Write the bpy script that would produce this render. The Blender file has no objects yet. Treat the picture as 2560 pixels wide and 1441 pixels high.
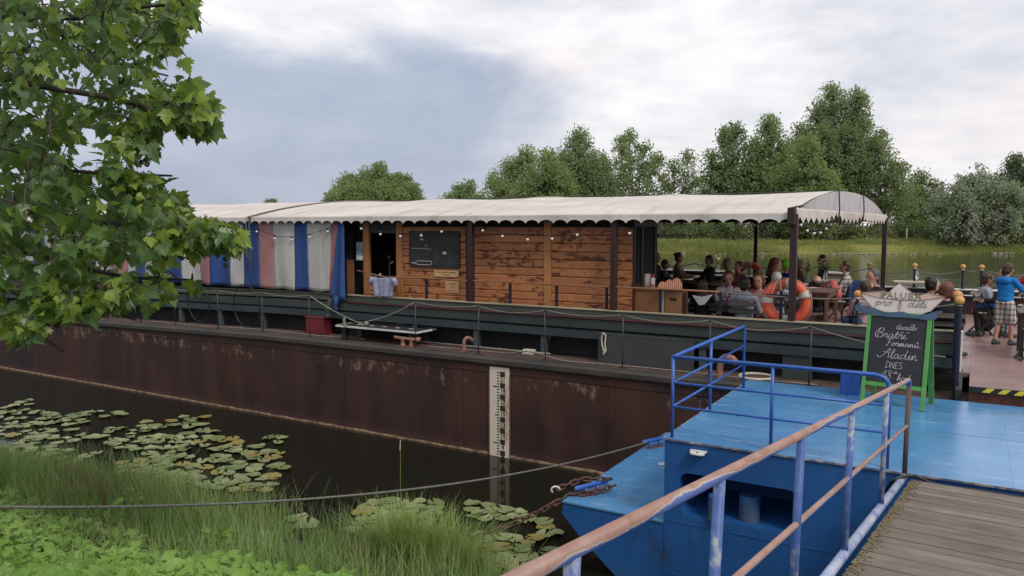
import bpy, bmesh, math, random
from mathutils import Vector, Matrix, noise as mnoise
random.seed(7)
scene = bpy.context.scene
COL = scene.collection
PI = math.pi
R = math.radians

# ------------------------------------------------------------------ camera, sky, sun, exposure
H = 4.02                                   # eye height above the water
F = 1950.0                                 # focal length in photograph pixels
PIT = math.atan(156.5 / F)
cam_d = bpy.data.cameras.new('camera'); cam = bpy.data.objects.new('camera', cam_d)
COL.objects.link(cam); scene.camera = cam
cam_d.sensor_width = 36; cam_d.sensor_fit = 'HORIZONTAL'; cam_d.lens = 36 * F / 2560
cam_d.clip_start = .05; cam_d.clip_end = 6000
cam.location = (0, 0, H); cam.rotation_euler = (PI / 2 - PIT, 0, 0)

scene.view_settings.view_transform = 'Standard'
scene.view_settings.look = 'None'
scene.view_settings.exposure = 0.28
scene.view_settings.gamma = 1.0
scene.view_settings.use_curve_mapping = False
scene.render.resolution_x = 1024; scene.render.resolution_y = 576

SUN_EL, SUN_AZ = R(48), R(150)             # azimuth clockwise from +Y (view direction)
sun_d = bpy.data.lights.new('sun', 'SUN'); sun = bpy.data.objects.new('sun', sun_d); COL.objects.link(sun)
sun_d.energy = 1.5; sun_d.angle = R(14); sun_d.color = (1, .95, .88)
_sd = Vector((math.sin(SUN_AZ) * math.cos(SUN_EL), math.cos(SUN_AZ) * math.cos(SUN_EL), math.sin(SUN_EL)))
sun.rotation_euler = _sd.to_track_quat('Z', 'Y').to_euler()

world = bpy.data.worlds.new('World'); scene.world = world; world.use_nodes = True


class NT:
    """tiny node-tree writer"""
    def __init__(s, tree):
        s.t = tree; s.t.nodes.clear(); s._co = None
    def n(s, typ, **kw):
        nd = s.t.nodes.new(typ)
        for k, v in kw.items(): setattr(nd, k, v)
        return nd
    def put(s, sock, v):
        if v is None: return
        if isinstance(v, bpy.types.NodeSocket): s.t.links.new(v, sock)
        elif isinstance(v, (tuple, list)) and len(v) == 3 and sock.type == 'RGBA': sock.default_value = (*v, 1)
        else: sock.default_value = v
    def co(s, kind='Object'):
        if s._co is None: s._co = s.n('ShaderNodeTexCoord')
        return s._co.outputs[kind]
    def mapping(s, vec, scale=(1, 1, 1), loc=(0, 0, 0), rot=(0, 0, 0)):
        m = s.n('ShaderNodeMapping'); s.put(m.inputs['Vector'], vec)
        m.inputs['Scale'].default_value = scale; m.inputs['Rotation'].default_value = rot
        s.put(m.inputs['Location'], loc)
        return m.outputs[0]
    def noise(s, scale=5, detail=4, rough=.55, vec=None, dist=0):
        m = s.n('ShaderNodeTexNoise'); s.put(m.inputs['Vector'], vec if vec is not None else s.co())
        m.inputs['Scale'].default_value = scale; m.inputs['Detail'].default_value = detail
        m.inputs['Roughness'].default_value = rough; m.inputs['Distortion'].default_value = dist
        return m.outputs['Fac']
    def ramp(s, fac, stops):
        r = s.n('ShaderNodeValToRGB'); s.put(r.inputs[0], fac); e = r.color_ramp.elements
        while len(e) < len(stops): e.new(.5)
        for el, (p, c) in zip(e, stops):
            el.position = p; el.color = (*c, 1) if isinstance(c, tuple) else (c, c, c, 1)
        return r.outputs[0]
    def mix(s, fac, a, b, blend='MIX'):
        m = s.n('ShaderNodeMix', data_type='RGBA', blend_type=blend)
        s.put(m.inputs[0], fac); s.put(m.inputs[6], a); s.put(m.inputs[7], b)
        return m.outputs[2]
    def math(s, op, a, b=None, c=None, clamp=False):
        m = s.n('ShaderNodeMath', operation=op, use_clamp=clamp)
        s.put(m.inputs[0], a); s.put(m.inputs[1], b)
        if c is not None: s.put(m.inputs[2], c)
        return m.outputs[0]
    def step(s, x, a, b):
        m = s.n('ShaderNodeMapRange', interpolation_type='SMOOTHSTEP'); s.put(m.inputs[0], x)
        m.inputs[1].default_value = a; m.inputs[2].default_value = b
        return m.outputs[0]
    def sep(s, vec):
        x = s.n('ShaderNodeSeparateXYZ'); s.put(x.inputs[0], vec); return x.outputs
    def comb(s, x, y, z):
        c = s.n('ShaderNodeCombineXYZ')
        for i, v in enumerate((x, y, z)): s.put(c.inputs[i], v)
        return c.outputs[0]
    def rnd(s):
        return s.n('ShaderNodeObjectInfo').outputs['Random']
    def bump(s, h, strength=.3, dist=.01):
        b = s.n('ShaderNodeBump'); s.put(b.inputs['Height'], h)
        b.inputs['Strength'].default_value = strength; b.inputs['Distance'].default_value = dist
        return b.outputs[0]


# sky: a bank of blue-grey rain cloud to the left, thin bright cloud elsewhere
w = NT(world.node_tree)
d = w.co('Generated'); dx, dy, dz = w.sep(d)
n1 = w.noise(1.35, 8, .54, w.mapping(d, (2.2, 2.2, 5.2), (3.1, 1.7, .4)), .3)
n2 = w.noise(2.2, 3, .5, w.mapping(d, (1.6, 1.6, 4.5), (7.3, 2.2, 0)))
n3 = w.noise(3.6, 8, .60, w.mapping(d, (2.0, 2.0, 6.0), (1.3, 9.2, 2.2)), .35)
az_ = w.math('DIVIDE', dx, w.math('ADD', w.math('ABSOLUTE', dy), .25))        # tan of azimuth, left negative
bank = w.step(w.math('ADD', az_, w.math('MULTIPLY', w.math('SUBTRACT', n1, .5), .55)), -.12, .10)    # 0 in the rain cloud, 1 outside
hi = w.step(w.math('ADD', dz, w.math('MULTIPLY', w.math('SUBTRACT', n1, .5), .22)), .15, .24)
cov = w.math('ADD', w.math('MULTIPLY', w.math('MAXIMUM', bank, hi), .42), w.math('MULTIPLY', w.math('SUBTRACT', n1, .5), .75))
cov = w.math('ADD', w.math('ADD', cov, .22), w.math('MULTIPLY', w.math('SUBTRACT', n3, .5), .55))
c_cloud = w.ramp(cov, [(.05, (.355, .405, .52)), (.27, (.43, .475, .585)), (.46, (.565, .59, .675)), (.62, (.75, .74, .78)), (.80, (.96, .94, .945))])
warm = w.math('MULTIPLY', w.step(n2, .48, .66), w.math('MULTIPLY', bank, w.math('SUBTRACT', 1, w.step(dz, .1, .3))))
c_cloud = w.mix(w.math('MULTIPLY', warm, .6), c_cloud, (1.0, .87, .83))
sky = w.n('ShaderNodeTexSky', sky_type='NISHITA'); sky.sun_disc = False
sky.sun_elevation = SUN_EL; sky.sun_rotation = SUN_AZ; sky.air_density = 1.4; sky.dust_density = 2
skyc = w.mix(1.0, sky.outputs[0], (.1, .1, .1), 'MULTIPLY')
col = w.mix(.92, skyc, c_cloud)
bg = w.n('ShaderNodeBackground'); w.put(bg.inputs[0], col); bg.inputs[1].default_value = .98
out = w.n('ShaderNodeOutputWorld'); w.put(out.inputs[0], bg.outputs[0])

# ------------------------------------------------------------------ frames: s along the barge (right +), n away from the bank, z up from the water
PHI = R(30.8); CP, SP = math.cos(PHI), math.sin(PHI)
cpt, spt = math.cos(PIT), math.sin(PIT)
def W(s, n, z=0): return Vector((s * CP + n * SP, -s * SP + n * CP, z))
def SN(v): return (v.x * CP - v.y * SP, v.x * SP + v.y * CP)
def ray(x, y):
    a = (x - 1280) / F; b = (720.5 - y) / F
    return Vector((a, cpt + b * spt, b * cpt - spt))
def AZ(x, y, z):                           # where the line of sight meets height z
    r = ray(x, y); t = (z - H) / r.z; s, n = SN(r * t); return s, n
def AN(x, y, n):                           # where it meets the upright plane n
    r = ray(x, y); q = SN(r); t = n / q[1]; return q[0] * t, H + r.z * t
def AY(x, y, Y):                           # where it meets the upright plane at distance Y
    r = ray(x, y); return Vector((0, 0, H)) + r * (Y / r.y)


# ------------------------------------------------------------------ mesh helpers
class MB:
    def __init__(s): s.v = []; s.f = []; s.m = []; s.cur = 0
    def add(s, vs, fs):
        b = len(s.v); s.v += [tuple(v) for v in vs]
        for f in fs: s.f.append(tuple(b + i for i in f)); s.m.append(s.cur)
        return s
    def box(s, c, d, rot=None, taper=1):
        hx, hy, hz = d[0] / 2, d[1] / 2, d[2] / 2
        vs = [Vector((x * hx * (taper if z > 0 else 1), y * hy * (taper if z > 0 else 1), z * hz)) for z in (-1, 1) for y in (-1, 1) for x in (-1, 1)]
        if rot is not None: vs = [rot @ v for v in vs]
        c = Vector(c); vs = [v + c for v in vs]
        return s.add(vs, [(0, 2, 3, 1), (4, 5, 7, 6), (0, 1, 5, 4), (2, 6, 7, 3), (0, 4, 6, 2), (1, 3, 7, 5)])
    def bb(s, x0, x1, y0, y1, z0, z1): return s.box(((x0 + x1) / 2, (y0 + y1) / 2, (z0 + z1) / 2), (x1 - x0, y1 - y0, z1 - z0))
    def bar(s, a, b, wx, wz, up=(0, 0, 1)):
        a, b = Vector(a), Vector(b); dv = b - a; L = dv.length; dv.normalize(); up = Vector(up)
        if abs(dv.dot(up)) > .98: up = Vector((0, 1, 0))
        x = dv.cross(up).normalized(); z = x.cross(dv)
        vs = []
        for p in (a, b):
            for i, j in ((-1, -1), (1, -1), (1, 1), (-1, 1)): vs.append(p + x * (i * wx / 2) + z * (j * wz / 2))
        return s.add(vs, [(0, 1, 2, 3), (7, 6, 5, 4), (0, 4, 5, 1), (1, 5, 6, 2), (2, 6, 7, 3), (3, 7, 4, 0)])
    def tube(s, pts, r, seg=8, cap=True, closed=False):
        pts = [Vector(p) for p in pts]; n = len(pts)
        rs = r if isinstance(r, (list, tuple)) else [r] * n
        b = len(s.v); prev = None
        for i, p in enumerate(pts):
            if closed: t = pts[(i + 1) % n] - pts[i - 1]
            else: t = pts[min(i + 1, n - 1)] - pts[max(i - 1, 0)]
            t = t.normalized() if t.length > 1e-9 else Vector((0, 0, 1))
            if prev is None:
                a = Vector((0, 0, 1)) if abs(t.z) < .9 else Vector((1, 0, 0)); x = t.cross(a).normalized()
            else:
                x = prev - t * prev.dot(t)
                x = x.normalized() if x.length > 1e-6 else t.orthogonal().normalized()
            prev = x; y = t.cross(x)
            for k in range(seg):
                a = 2 * PI * k / seg; s.v.append(tuple(p + (x * math.cos(a) + y * math.sin(a)) * rs[i]))
        m = n if closed else n - 1
        for i in range(m):
            for k in range(seg):
                i2 = (i + 1) % n
                s.f.append((b + i * seg + k, b + i * seg + (k + 1) % seg, b + i2 * seg + (k + 1) % seg, b + i2 * seg + k)); s.m.append(s.cur)
        if cap and not closed:
            s.f.append(tuple(b + k for k in reversed(range(seg)))); s.m.append(s.cur)
            s.f.append(tuple(b + (n - 1) * seg + k for k in range(seg))); s.m.append(s.cur)
        return s
    def caps(s, a, b, ra, rb=None, seg=10):             # rounded capsule
        rb = ra if rb is None else rb; a, b = Vector(a), Vector(b); d = (b - a); L = d.length
        d = d.normalized() if L > 1e-6 else Vector((0, 0, 1))
        pts = []; rs = []
        for t in (-.98, -.8, -.5, 0): pts.append(a + d * (t * ra)); rs.append(ra * math.sqrt(max(0, 1 - t * t)))
        for t in (0, .5, .8, .98): pts.append(b + d * (t * rb)); rs.append(rb * math.sqrt(max(0, 1 - t * t)))
        return s.tube(pts, rs, seg)
    def lathe(s, prof, seg=16, c=(0, 0, 0)):
        b = len(s.v); n = len(prof)
        for r, z in prof:
            for k in range(seg):
                a = 2 * PI * k / seg; s.v.append((c[0] + r * math.cos(a), c[1] + r * math.sin(a), c[2] + z))
        for i in range(n - 1):
            for k in range(seg):
                s.f.append((b + i * seg + k, b + i * seg + (k + 1) % seg, b + (i + 1) * seg + (k + 1) % seg, b + (i + 1) * seg + k)); s.m.append(s.cur)
        if prof[0][0] > 1e-4: s.f.append(tuple(b + k for k in reversed(range(seg)))); s.m.append(s.cur)
        if prof[-1][0] > 1e-4: s.f.append(tuple(b + (n - 1) * seg + k for k in range(seg))); s.m.append(s.cur)
        return s
    def ball(s, c, r, seg=12, rings=8, rot=None):
        r = r if isinstance(r, (tuple, list)) else (r, r, r); b = len(s.v); c = Vector(c)
        for i in range(rings + 1):
            th = PI * i / rings
            for k in range(seg):
                a = 2 * PI * k / seg
                p = Vector((r[0] * math.sin(th) * math.cos(a), r[1] * math.sin(th) * math.sin(a), r[2] * math.cos(th)))
                if rot is not None: p = rot @ p
                s.v.append(tuple(c + p))
        for i in range(rings):
            for k in range(seg):
                s.f.append((b + i * seg + k, b + (i + 1) * seg + k, b + (i + 1) * seg + (k + 1) % seg, b + i * seg + (k + 1) % seg)); s.m.append(s.cur)
        return s
    def prism(s, poly, d, axis='y', o=0):               # 2D outline (x,z) extruded along y, or (x,y) along z
        n = len(poly)
        if axis == 'y': A = [(p[0], o, p[1]) for p in poly]; B = [(p[0], o + d, p[1]) for p in poly]
        elif axis == 'x': A = [(o, p[0], p[1]) for p in poly]; B = [(o + d, p[0], p[1]) for p in poly]
        else: A = [(p[0], p[1], o) for p in poly]; B = [(p[0], p[1], o + d) for p in poly]
        return s.add(A + B, [tuple(range(n)), tuple(range(2 * n - 1, n - 1, -1))] + [(i, i + n, (i + 1) % n + n, (i + 1) % n) for i in range(n)])
    def grid(s, fn, nu, nv):
        b = len(s.v)
        for i in range(nu + 1):
            for j in range(nv + 1): s.v.append(tuple(fn(i / nu, j / nv)))
        for i in range(nu):
            for j in range(nv):
                a = b + i * (nv + 1) + j; s.f.append((a, a + nv + 1, a + nv + 2, a + 1)); s.m.append(s.cur)
        return s
    def mesh(s, name, mats, smooth=False, fix=True):
        me = bpy.data.meshes.new(name); me.from_pydata(s.v, [], s.f)
        for m in (mats if isinstance(mats, (list, tuple)) else [mats]): me.materials.append(m)
        if any(s.m): me.polygons.foreach_set('material_index', s.m)
        if smooth: me.polygons.foreach_set('use_smooth', [True] * len(me.polygons))
        if fix and len(s.f) < 20000:
            bm = bmesh.new(); bm.from_mesh(me); bmesh.ops.recalc_face_normals(bm, faces=bm.faces); bm.to_mesh(me); bm.free()
        me.update(); return me
    def obj(s, name, mats, parent=None, smooth=False, bevel=0, fix=True, kind=None):
        me = s.mesh(name, mats, smooth, fix)
        return link(name, me, parent, bevel, kind)


def link(name, me, parent=None, bevel=0, kind=None):
    o = bpy.data.objects.new(name, me); COL.objects.link(o)
    if parent is not None: o.parent = parent
    if bevel:
        m = o.modifiers.new('bevel', 'BEVEL'); m.width = bevel; m.segments = 2; m.limit_method = 'ANGLE'
    if kind: o['kind'] = kind
    return o
def tag(o, label, cat, group=None):
    o['label'] = label; o['category'] = cat
    if group: o['group'] = group
    return o
def thing(name, label, cat, snz=(0, 0, 0), rz=0, group=None, world=False):
    o = bpy.data.objects.new(name, None); COL.objects.link(o); o.empty_display_size = .2
    o.location = Vector(snz) if world else W(*snz)
    o.rotation_euler = (0, 0, (0 if world else -PHI) + rz)
    return tag(o, label, cat, group)
def dup(root, loc=None, rz=None, label=None, parent=None):
    c = root.copy(); COL.objects.link(c); c.parent = parent
    if loc is not None: c.location = loc
    if rz is not None: c.rotation_euler = (0, 0, rz)
    if label: c['label'] = label
    for ch in root.children: dup(ch, parent=c)
    return c
def sag(a, b, d, n=10):
    a, b = Vector(a), Vector(b)
    return [a.lerp(b, i / n) - Vector((0, 0, 4 * d * (i / n) * (1 - i / n))) for i in range(n + 1)]
def catmull(pts, k=5):
    P = [Vector(p) for p in pts]
    if len(P) < 3: return P
    o = []
    for i in range(len(P) - 1):
        p0, p1, p2, p3 = P[max(i - 1, 0)], P[i], P[i + 1], P[min(i + 2, len(P) - 1)]
        for j in range(k):
            t = j / k
            o.append(.5 * ((2 * p1) + (p2 - p0) * t + (2 * p0 - 5 * p1 + 4 * p2 - p3) * t * t + (3 * p1 - p0 - 3 * p2 + p3) * t ** 3))
    return o + [P[-1]]
def text_mesh(body, size, mat, extrude=.001, align='CENTER', space=1.0, shear=0, bold=0):
    cu = bpy.data.curves.new('t', 'FONT'); cu.body = body; cu.size = size; cu.extrude = extrude
    cu.align_x = align; cu.align_y = 'CENTER'; cu.space_character = space; cu.shear = shear; cu.resolution_u = 3; cu.offset = bold
    o = bpy.data.objects.new('t', cu); COL.objects.link(o)
    dg = bpy.context.evaluated_depsgraph_get(); me = bpy.data.meshes.new_from_object(o.evaluated_get(dg))
    bpy.data.objects.remove(o); bpy.data.curves.remove(cu)
    me.materials.clear(); me.materials.append(mat); me.name = 'lettering'
    return me
UPRIGHT = Matrix(((1, 0, 0), (0, 0, -1), (0, 1, 0))).to_4x4()    # text in xy -> standing in xz, read from -y


# ------------------------------------------------------------------ materials
def surf(name, fn, **kw):
    m = bpy.data.materials.new(name); m.use_nodes = True; t = NT(m.node_tree)
    p = t.n('ShaderNodeBsdfPrincipled'); o = t.n('ShaderNodeOutputMaterial'); t.put(o.inputs[0], p.outputs[0])
    r = fn(t) or {}
    for k, v in {**kw, **r}.items():
        key = {'c': 'Base Color', 'r': 'Roughness', 'nrm': 'Normal', 'metal': 'Metallic', 'spec': 'Specular IOR Level', 'alpha': 'Alpha', 'ior': 'IOR', 'trans': 'Transmission Weight', 'sheen': 'Sheen Weight'}[k]
        t.put(p.inputs[key], v)
    return m
def pbr(name, c1, c2=None, scale=6, rough=.6, bump=.15, bscale=None, stretch=(1, 1, 1), metal=0, lo=.35, hi=.65, spec=.4, bd=.004, per=0):
    c2 = c2 or tuple(x * .8 for x in c1)
    def fn(t):
        v = t.co()
        if per: v = t.mapping(v, stretch, t.comb(t.math('MULTIPLY', t.rnd(), 37), t.math('MULTIPLY', t.rnd(), 11), 0))
        else: v = t.mapping(v, stretch)
        f = t.noise(scale, 5, .6, v)
        c = t.ramp(f, [(lo, c1), (hi, c2)])
        if per: c = t.mix(1, c, t.ramp(t.rnd(), [(0, 1 - per), (1, 1 + per * .0)]), 'MULTIPLY')
        d = {'c': c, 'r': t.math('ADD', t.math('MULTIPLY', f, .25), rough - .12)}
        if bump: d['nrm'] = t.bump(t.noise(bscale or scale * 4, 4, .6, v), bump, bd)
        return d
    return surf(name, fn, metal=metal, spec=spec)
def leafmat(name, c1, c2, c3=None, scale=1.5, trans=.35, rough=.5, spec=.35, rnd=False):
    m = bpy.data.materials.new(name); m.use_nodes = True; t = NT(m.node_tree)
    v = t.co()
    f = t.rnd() if rnd else t.math('ADD', t.math('MULTIPLY', t.noise(scale, 3, .6, v), .75), t.math('MULTIPLY', t.noise(scale * 14, 2, .5, v), .3))
    c = t.ramp(f, [(.32, c1), (.52, c2), (.72, c3 or c2)] if not rnd else [(0, c1), (.5, c2), (1, c3 or c2)])
    p = t.n('ShaderNodeBsdfPrincipled'); t.put(p.inputs['Base Color'], c); p.inputs['Roughness'].default_value = rough
    p.inputs['Specular IOR Level'].default_value = spec
    tr = t.n('ShaderNodeBsdfTranslucent'); t.put(tr.inputs[0], t.mix(.5, c, (.30, .42, .05)))
    mx = t.n('ShaderNodeMixShader'); mx.inputs[0].default_value = trans
    t.put(mx.inputs[1], p.outputs[0]); t.put(mx.inputs[2], tr.outputs[0])
    o = t.n('ShaderNodeOutputMaterial'); t.put(o.inputs[0], mx.outputs[0])
    return m

MT = {}
def hull_fn(t):
    v = t.co(); x, y, z = t.sep(v)
    streak = t.noise(1, 5, .62, t.mapping(v, (2.2, 1, .16)))
    blot = t.noise(.9, 5, .6, t.mapping(v, (1, 1, 1.2)))
    c = t.ramp(t.math('ADD', t.math('MULTIPLY', streak, .6), t.math('MULTIPLY', blot, .4)), [(.30, (.018, .012, .012)), (.46, (.036, .019, .019)), (.56, (.050, .023, .020)), (.70, (.070, .034, .026))])
    rust = t.step(t.noise(.55, 4, .6, t.mapping(v, (1, 1, .5), (4, 0, 0))), .52, .68)
    c = t.mix(t.math('MULTIPLY', rust, .55), c, (.095, .038, .022))
    grime = t.step(t.noise(1, 4, .6, t.mapping(v, (1.3, 1, .12), (9, 0, 0))), .52, .66)
    c = t.mix(t.math('MULTIPLY', grime, .55), c, (.022, .020, .018))
    # worn pale undercoat, scraped in a belt under the strake
    fl = t.noise(5.5, 7, .72, t.mapping(v, (1, 1, .55)))
    belt = t.math('MULTIPLY', t.step(z, .95, 1.32), t.math('SUBTRACT', 1, t.step(z, 1.44, 1.47)))
    area = t.noise(.85, 3, .6, t.mapping(v, (1, 1, .6), (2, 0, 0)))
    k = t.step(t.math('ADD', t.math('ADD', fl, t.math('MULTIPLY', belt, .19)), t.math('MULTIPLY', area, .45)), .93, 1.06)
    k = t.math('MULTIPLY', k, t.step(z, .3, .9))
    c = t.mix(t.math('MULTIPLY', k, .62), c, t.ramp(fl, [(.4, (.20, .10, .075)), (.65, (.30, .20, .15))]))
    wl = t.math('SUBTRACT', 1, t.step(t.math('ADD', z, t.math('MULTIPLY', t.math('SUBTRACT', fl, .5), .25)), .03, .22))
    c = t.mix(t.math('MULTIPLY', wl, .35), c, (.12, .06, .05))
    return {'c': c, 'r': t.math('ADD', .42, t.math('MULTIPLY', streak, .3)), 'nrm': t.bump(t.math('ADD', fl, t.math('MULTIPLY', streak, .6)), .25, .006)}
MT['hull'] = surf('hull_paint', hull_fn, spec=.35)
MT['scum'] = pbr('waterline_scum', (.30, .20, .12), (.09, .05, .035), 9, .85, .4)
MT['gunwale'] = pbr('gunwale_iron', (.035, .034, .032), (.07, .055, .045), 4, .6, .3, stretch=(.4, 1, 1))
MT['sidedeck'] = pbr('side_deck_rust', (.13, .075, .06), (.06, .045, .042), 3, .7, .3)
MT['green'] = pbr('coaming_green', (.026, .038, .043), (.043, .058, .063), 3, .5, .2, stretch=(.3, 1, 1))
MT['greendk'] = pbr('coaming_dark_green', (.026, .034, .034), (.045, .055, .052), 3, .6, .2, stretch=(.3, 1, 1))
MT['greenpost'] = pbr('coaming_post_green', (.062, .085, .095), (.040, .055, .062), 7, .55, .2)
MT['board'] = pbr('bulwark_board', (.075, .080, .065), (.045, .05, .045), 5, .6, .2, stretch=(.15, 1, 1))
MT['trim'] = pbr('pale_trim', (.42, .37, .25), (.28, .24, .15), 6, .6, .2, stretch=(.2, 1, 1))
MT['redstrip'] = pbr('maroon_strip', (.075, .014, .016), (.04, .012, .013), 5, .5, .1)
MT['dark'] = pbr('dark_hold', (.010, .011, .012), (.018, .018, .018), 2, .8, .1)
MT['black'] = pbr('black_paint', (.012, .012, .013), (.022, .021, .02), 6, .5, .1)
MT['iron'] = pbr('dark_iron', (.045, .048, .05), (.08, .075, .07), 12, .5, .2, metal=.4)
MT['rust'] = pbr('rusty_iron', (.20, .085, .055), (.10, .045, .035), 14, .8, .4)
MT['peach'] = pbr('flaked_peach_iron', (.36, .18, .13), (.16, .075, .055), 16, .7, .4)
MT['navy'] = pbr('navy_paint', (.009, .011, .026), (.014, .017, .036), 6, .4, .1)
MT['floor'] = pbr('red_deck_floor', (.27, .165, .145), (.20, .12, .105), 2.2, .38, .08, bscale=60)
MT['maroon'] = pbr('maroon_wood', (.042, .016, .017), (.028, .013, .014), 5, .5, .15, stretch=(3, 3, .4))
MT['white'] = pbr('white_paint', (.72, .71, .68), (.60, .58, .55), 8, .5, .1)
MT['rope'] = pbr('hemp_rope', (.20, .18, .145), (.11, .10, .085), 40, .9, .6, bscale=90)
MT['ropew'] = pbr('pale_rope', (.58, .53, .45), (.42, .38, .32), 30, .9, .5, bscale=90)
MT['cable'] = pbr('steel_cable', (.20, .20, .18), (.10, .10, .09), 60, .6, .7, bscale=120, metal=.3)
MT['ballwood'] = pbr('varnished_ball', (.58, .30, .09), (.50, .23, .06), 5, .35, .05)
MT['glass_bulb'] = surf('milky_bulb', lambda t: {'c': (.82, .80, .77)}, r=.15, spec=.6)
MT['socket'] = surf('black_socket', lambda t: {'c': (.012, .012, .013)}, r=.45)

def wood_fn(base, light, stain, amt):
    def fn(t):
        rn = t.rnd(); v = t.mapping(t.co(), (1, 1, 1), t.comb(t.math('MULTIPLY', rn, 43), 0, t.math('MULTIPLY', rn, 17)))
        g = t.noise(3, 6, .6, t.mapping(v, (.8, 1, 9)), .5)
        fine = t.noise(9, 4, .6, t.mapping(v, (.6, 1, 14)))
        c = t.mix(t.step(g, .3, .7), base, light)
        c = t.mix(t.math('MULTIPLY', t.step(fine, .55, .7), .4), c, tuple(x * .55 for x in base))
        st = t.noise(4.2, 6, .68, t.mapping(v, (1, 1, 2.3)), .6)
        big = t.noise(1.1, 2, .5, v)
        k = t.step(t.math('ADD', st, t.math('MULTIPLY', big, .35)), amt, amt + .07)
        c = t.mix(t.math('MULTIPLY', k, .88), c, stain)
        c = t.mix(1, c, t.ramp(rn, [(0, .72), (1, 1.0)]), 'MULTIPLY')
        return {'c': c, 'r': .5, 'nrm': t.bump(t.math('ADD', fine, k), .25, .004)}
    return fn
MT['plank'] = surf('peeling_varnished_plank', wood_fn((.40, .148, .058), (.50, .208, .084), (.090, .020, .015), .715), spec=.35)
MT['batten'] = surf('varnished_batten', wood_fn((.42, .17, .062), (.50, .23, .09), (.12, .03, .02), .82), spec=.35)
MT['lightwood'] = surf('light_counter_wood', wood_fn((.27, .12, .052), (.34, .165, .075), (.14, .05, .03), .92), spec=.35)
MT['tablewood'] = surf('brown_table_wood', wood_fn((.135, .062, .040), (.19, .09, .06), (.05, .022, .016), .92), spec=.4)
MT['slat'] = surf('pale_chair_slat', wood_fn((.40, .33, .25), (.50, .43, .34), (.22, .17, .12), .95), spec=.3)

def cloth_fn(t):
    v = t.co(); x, y, z = t.sep(v)
    f = t.noise(1.2, 5, .6, t.mapping(v, (.5, 1.4, 1)))
    st = t.noise(2.2, 5, .6, t.mapping(v, (2.2, .25, .25)))
    c = t.mix(t.step(f, .35, .7), (.60, .555, .51), (.50, .46, .415))
    c = t.mix(t.math('MULTIPLY', t.step(st, .48, .70), .6), c, (.40, .36, .30))
    sp = t.step(t.noise(7, 3, .7, v), .70, .74)
    c = t.mix(t.math('MULTIPLY', sp, .35), c, (.30, .27, .22))
    return {'c': c, 'nrm': t.bump(t.math('ADD', t.noise(2.4, 3, .5, t.mapping(v, (1, .5, 1))), t.math('MULTIPLY', t.noise(90, 2, .5, v), .05)), .35, .05)}
MT['canvas'] = surf('cream_canvas', cloth_fn, r=.75, spec=.25)
MT['gable'] = surf('grey_gable_sheet', lambda t: {'c': t.mix(t.step(t.noise(1, 4, .6, t.mapping(t.co(), (1, 6, .4))), .4, .65), (.56, .54, .545), (.49, .47, .475))}, r=.7, spec=.25)
def curtain_mat(name, c1, c2):
    return surf(name, lambda t: {'c': t.mix(t.step(t.noise(1.3, 5, .65, t.mapping(t.co(), (2.5, 1, .5))), .35, .7), c1, c2), 'nrm': t.bump(t.noise(5, 4, .55, t.mapping(t.co(), (2, 1, .6))), .3, .03)}, r=.85, spec=.2)
MT['cblue'] = curtain_mat('blue_tarpaulin', (.036, .080, .245), (.026, .056, .170))
MT['cwhite'] = curtain_mat('grey_white_tarpaulin', (.46, .445, .43), (.34, .33, .32))
MT['cpink'] = curtain_mat('faded_pink_tarpaulin', (.36, .185, .185), (.26, .135, .14))
MT['slate'] = pbr('slate_board', (.020, .021, .024), (.032, .033, .036), 5, .7, .1)
MT['chalk'] = surf('chalk', lambda t: {'c': t.ramp(t.noise(120, 2, .5), [(.4, (.60, .52, .54)), (.6, (.38, .33, .35))])}, r=.95)
MT['chalkdim'] = surf('faint_chalk', lambda t: {'c': (.16, .17, .18)}, r=.95)
MT['hose'] = pbr('greyed_hose', (.26, .24, .21), (.16, .15, .13), 12, .6, .1)
# ------------------------------------------------------------------ setting: water, near bank, far bank
def water_fn(t):
    v = t.co(); x, y, z = t.sep(v)
    far = t.step(y, 16, 60)
    h1 = t.noise(1.3, 3, .5, t.mapping(v, (1, 1.6, 1)))
    h2 = t.noise(.55, 3, .55, t.mapping(v, (.8, 1.8, 1)))
    h = t.math('ADD', t.math('MULTIPLY', h1, t.math('ADD', .004, t.math('MULTIPLY', far, .02))), t.math('MULTIPLY', t.math('MULTIPLY', h2, far), .065))
    b = t.n('ShaderNodeBump'); t.put(b.inputs['Height'], h); b.inputs['Strength'].default_value = 1; b.inputs['Distance'].default_value = 1
    return {'c': t.mix(far, (.010, .010, .006), (.022, .026, .012)), 'nrm': b.outputs[0], 'r': .035}
MT['water'] = surf('river_water', water_fn, ior=1.33, spec=.5)
mb = MB(); mb.add([(-900, -60, 0), (900, -60, 0), (900, 140, 0), (-900, 140, 0)], [(0, 1, 2, 3)])
mb.obj('water', MT['water'], kind='structure')

MT['soil'] = pbr('bank_soil', (.045, .038, .022), (.03, .04, .015), 3, .9, .5)
SHORE = 6.95
def gz(s, n):
    w_ = mnoise.noise(Vector((s * .35, n * .2, 1.3))) * .5 + mnoise.noise(Vector((s * 1.1, n * .9, 4))) * .14
    q = n + w_
    base = 2.34 - max(0, min(q, 12) - 1.5) * .431
    return base + mnoise.noise(Vector((s * 2, n * 2, 0))) * .05
mb = MB()
def gfn(u, v):
    s = -60 + 100 * u; n = -40 + 49 * v ** .6
    p = W(s, n); return (p.x, p.y, gz(s, n))
mb.grid(gfn, 200, 90)
mb.obj('near_bank_ground', MT['soil'], smooth=True, kind='structure', fix=False)

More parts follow.
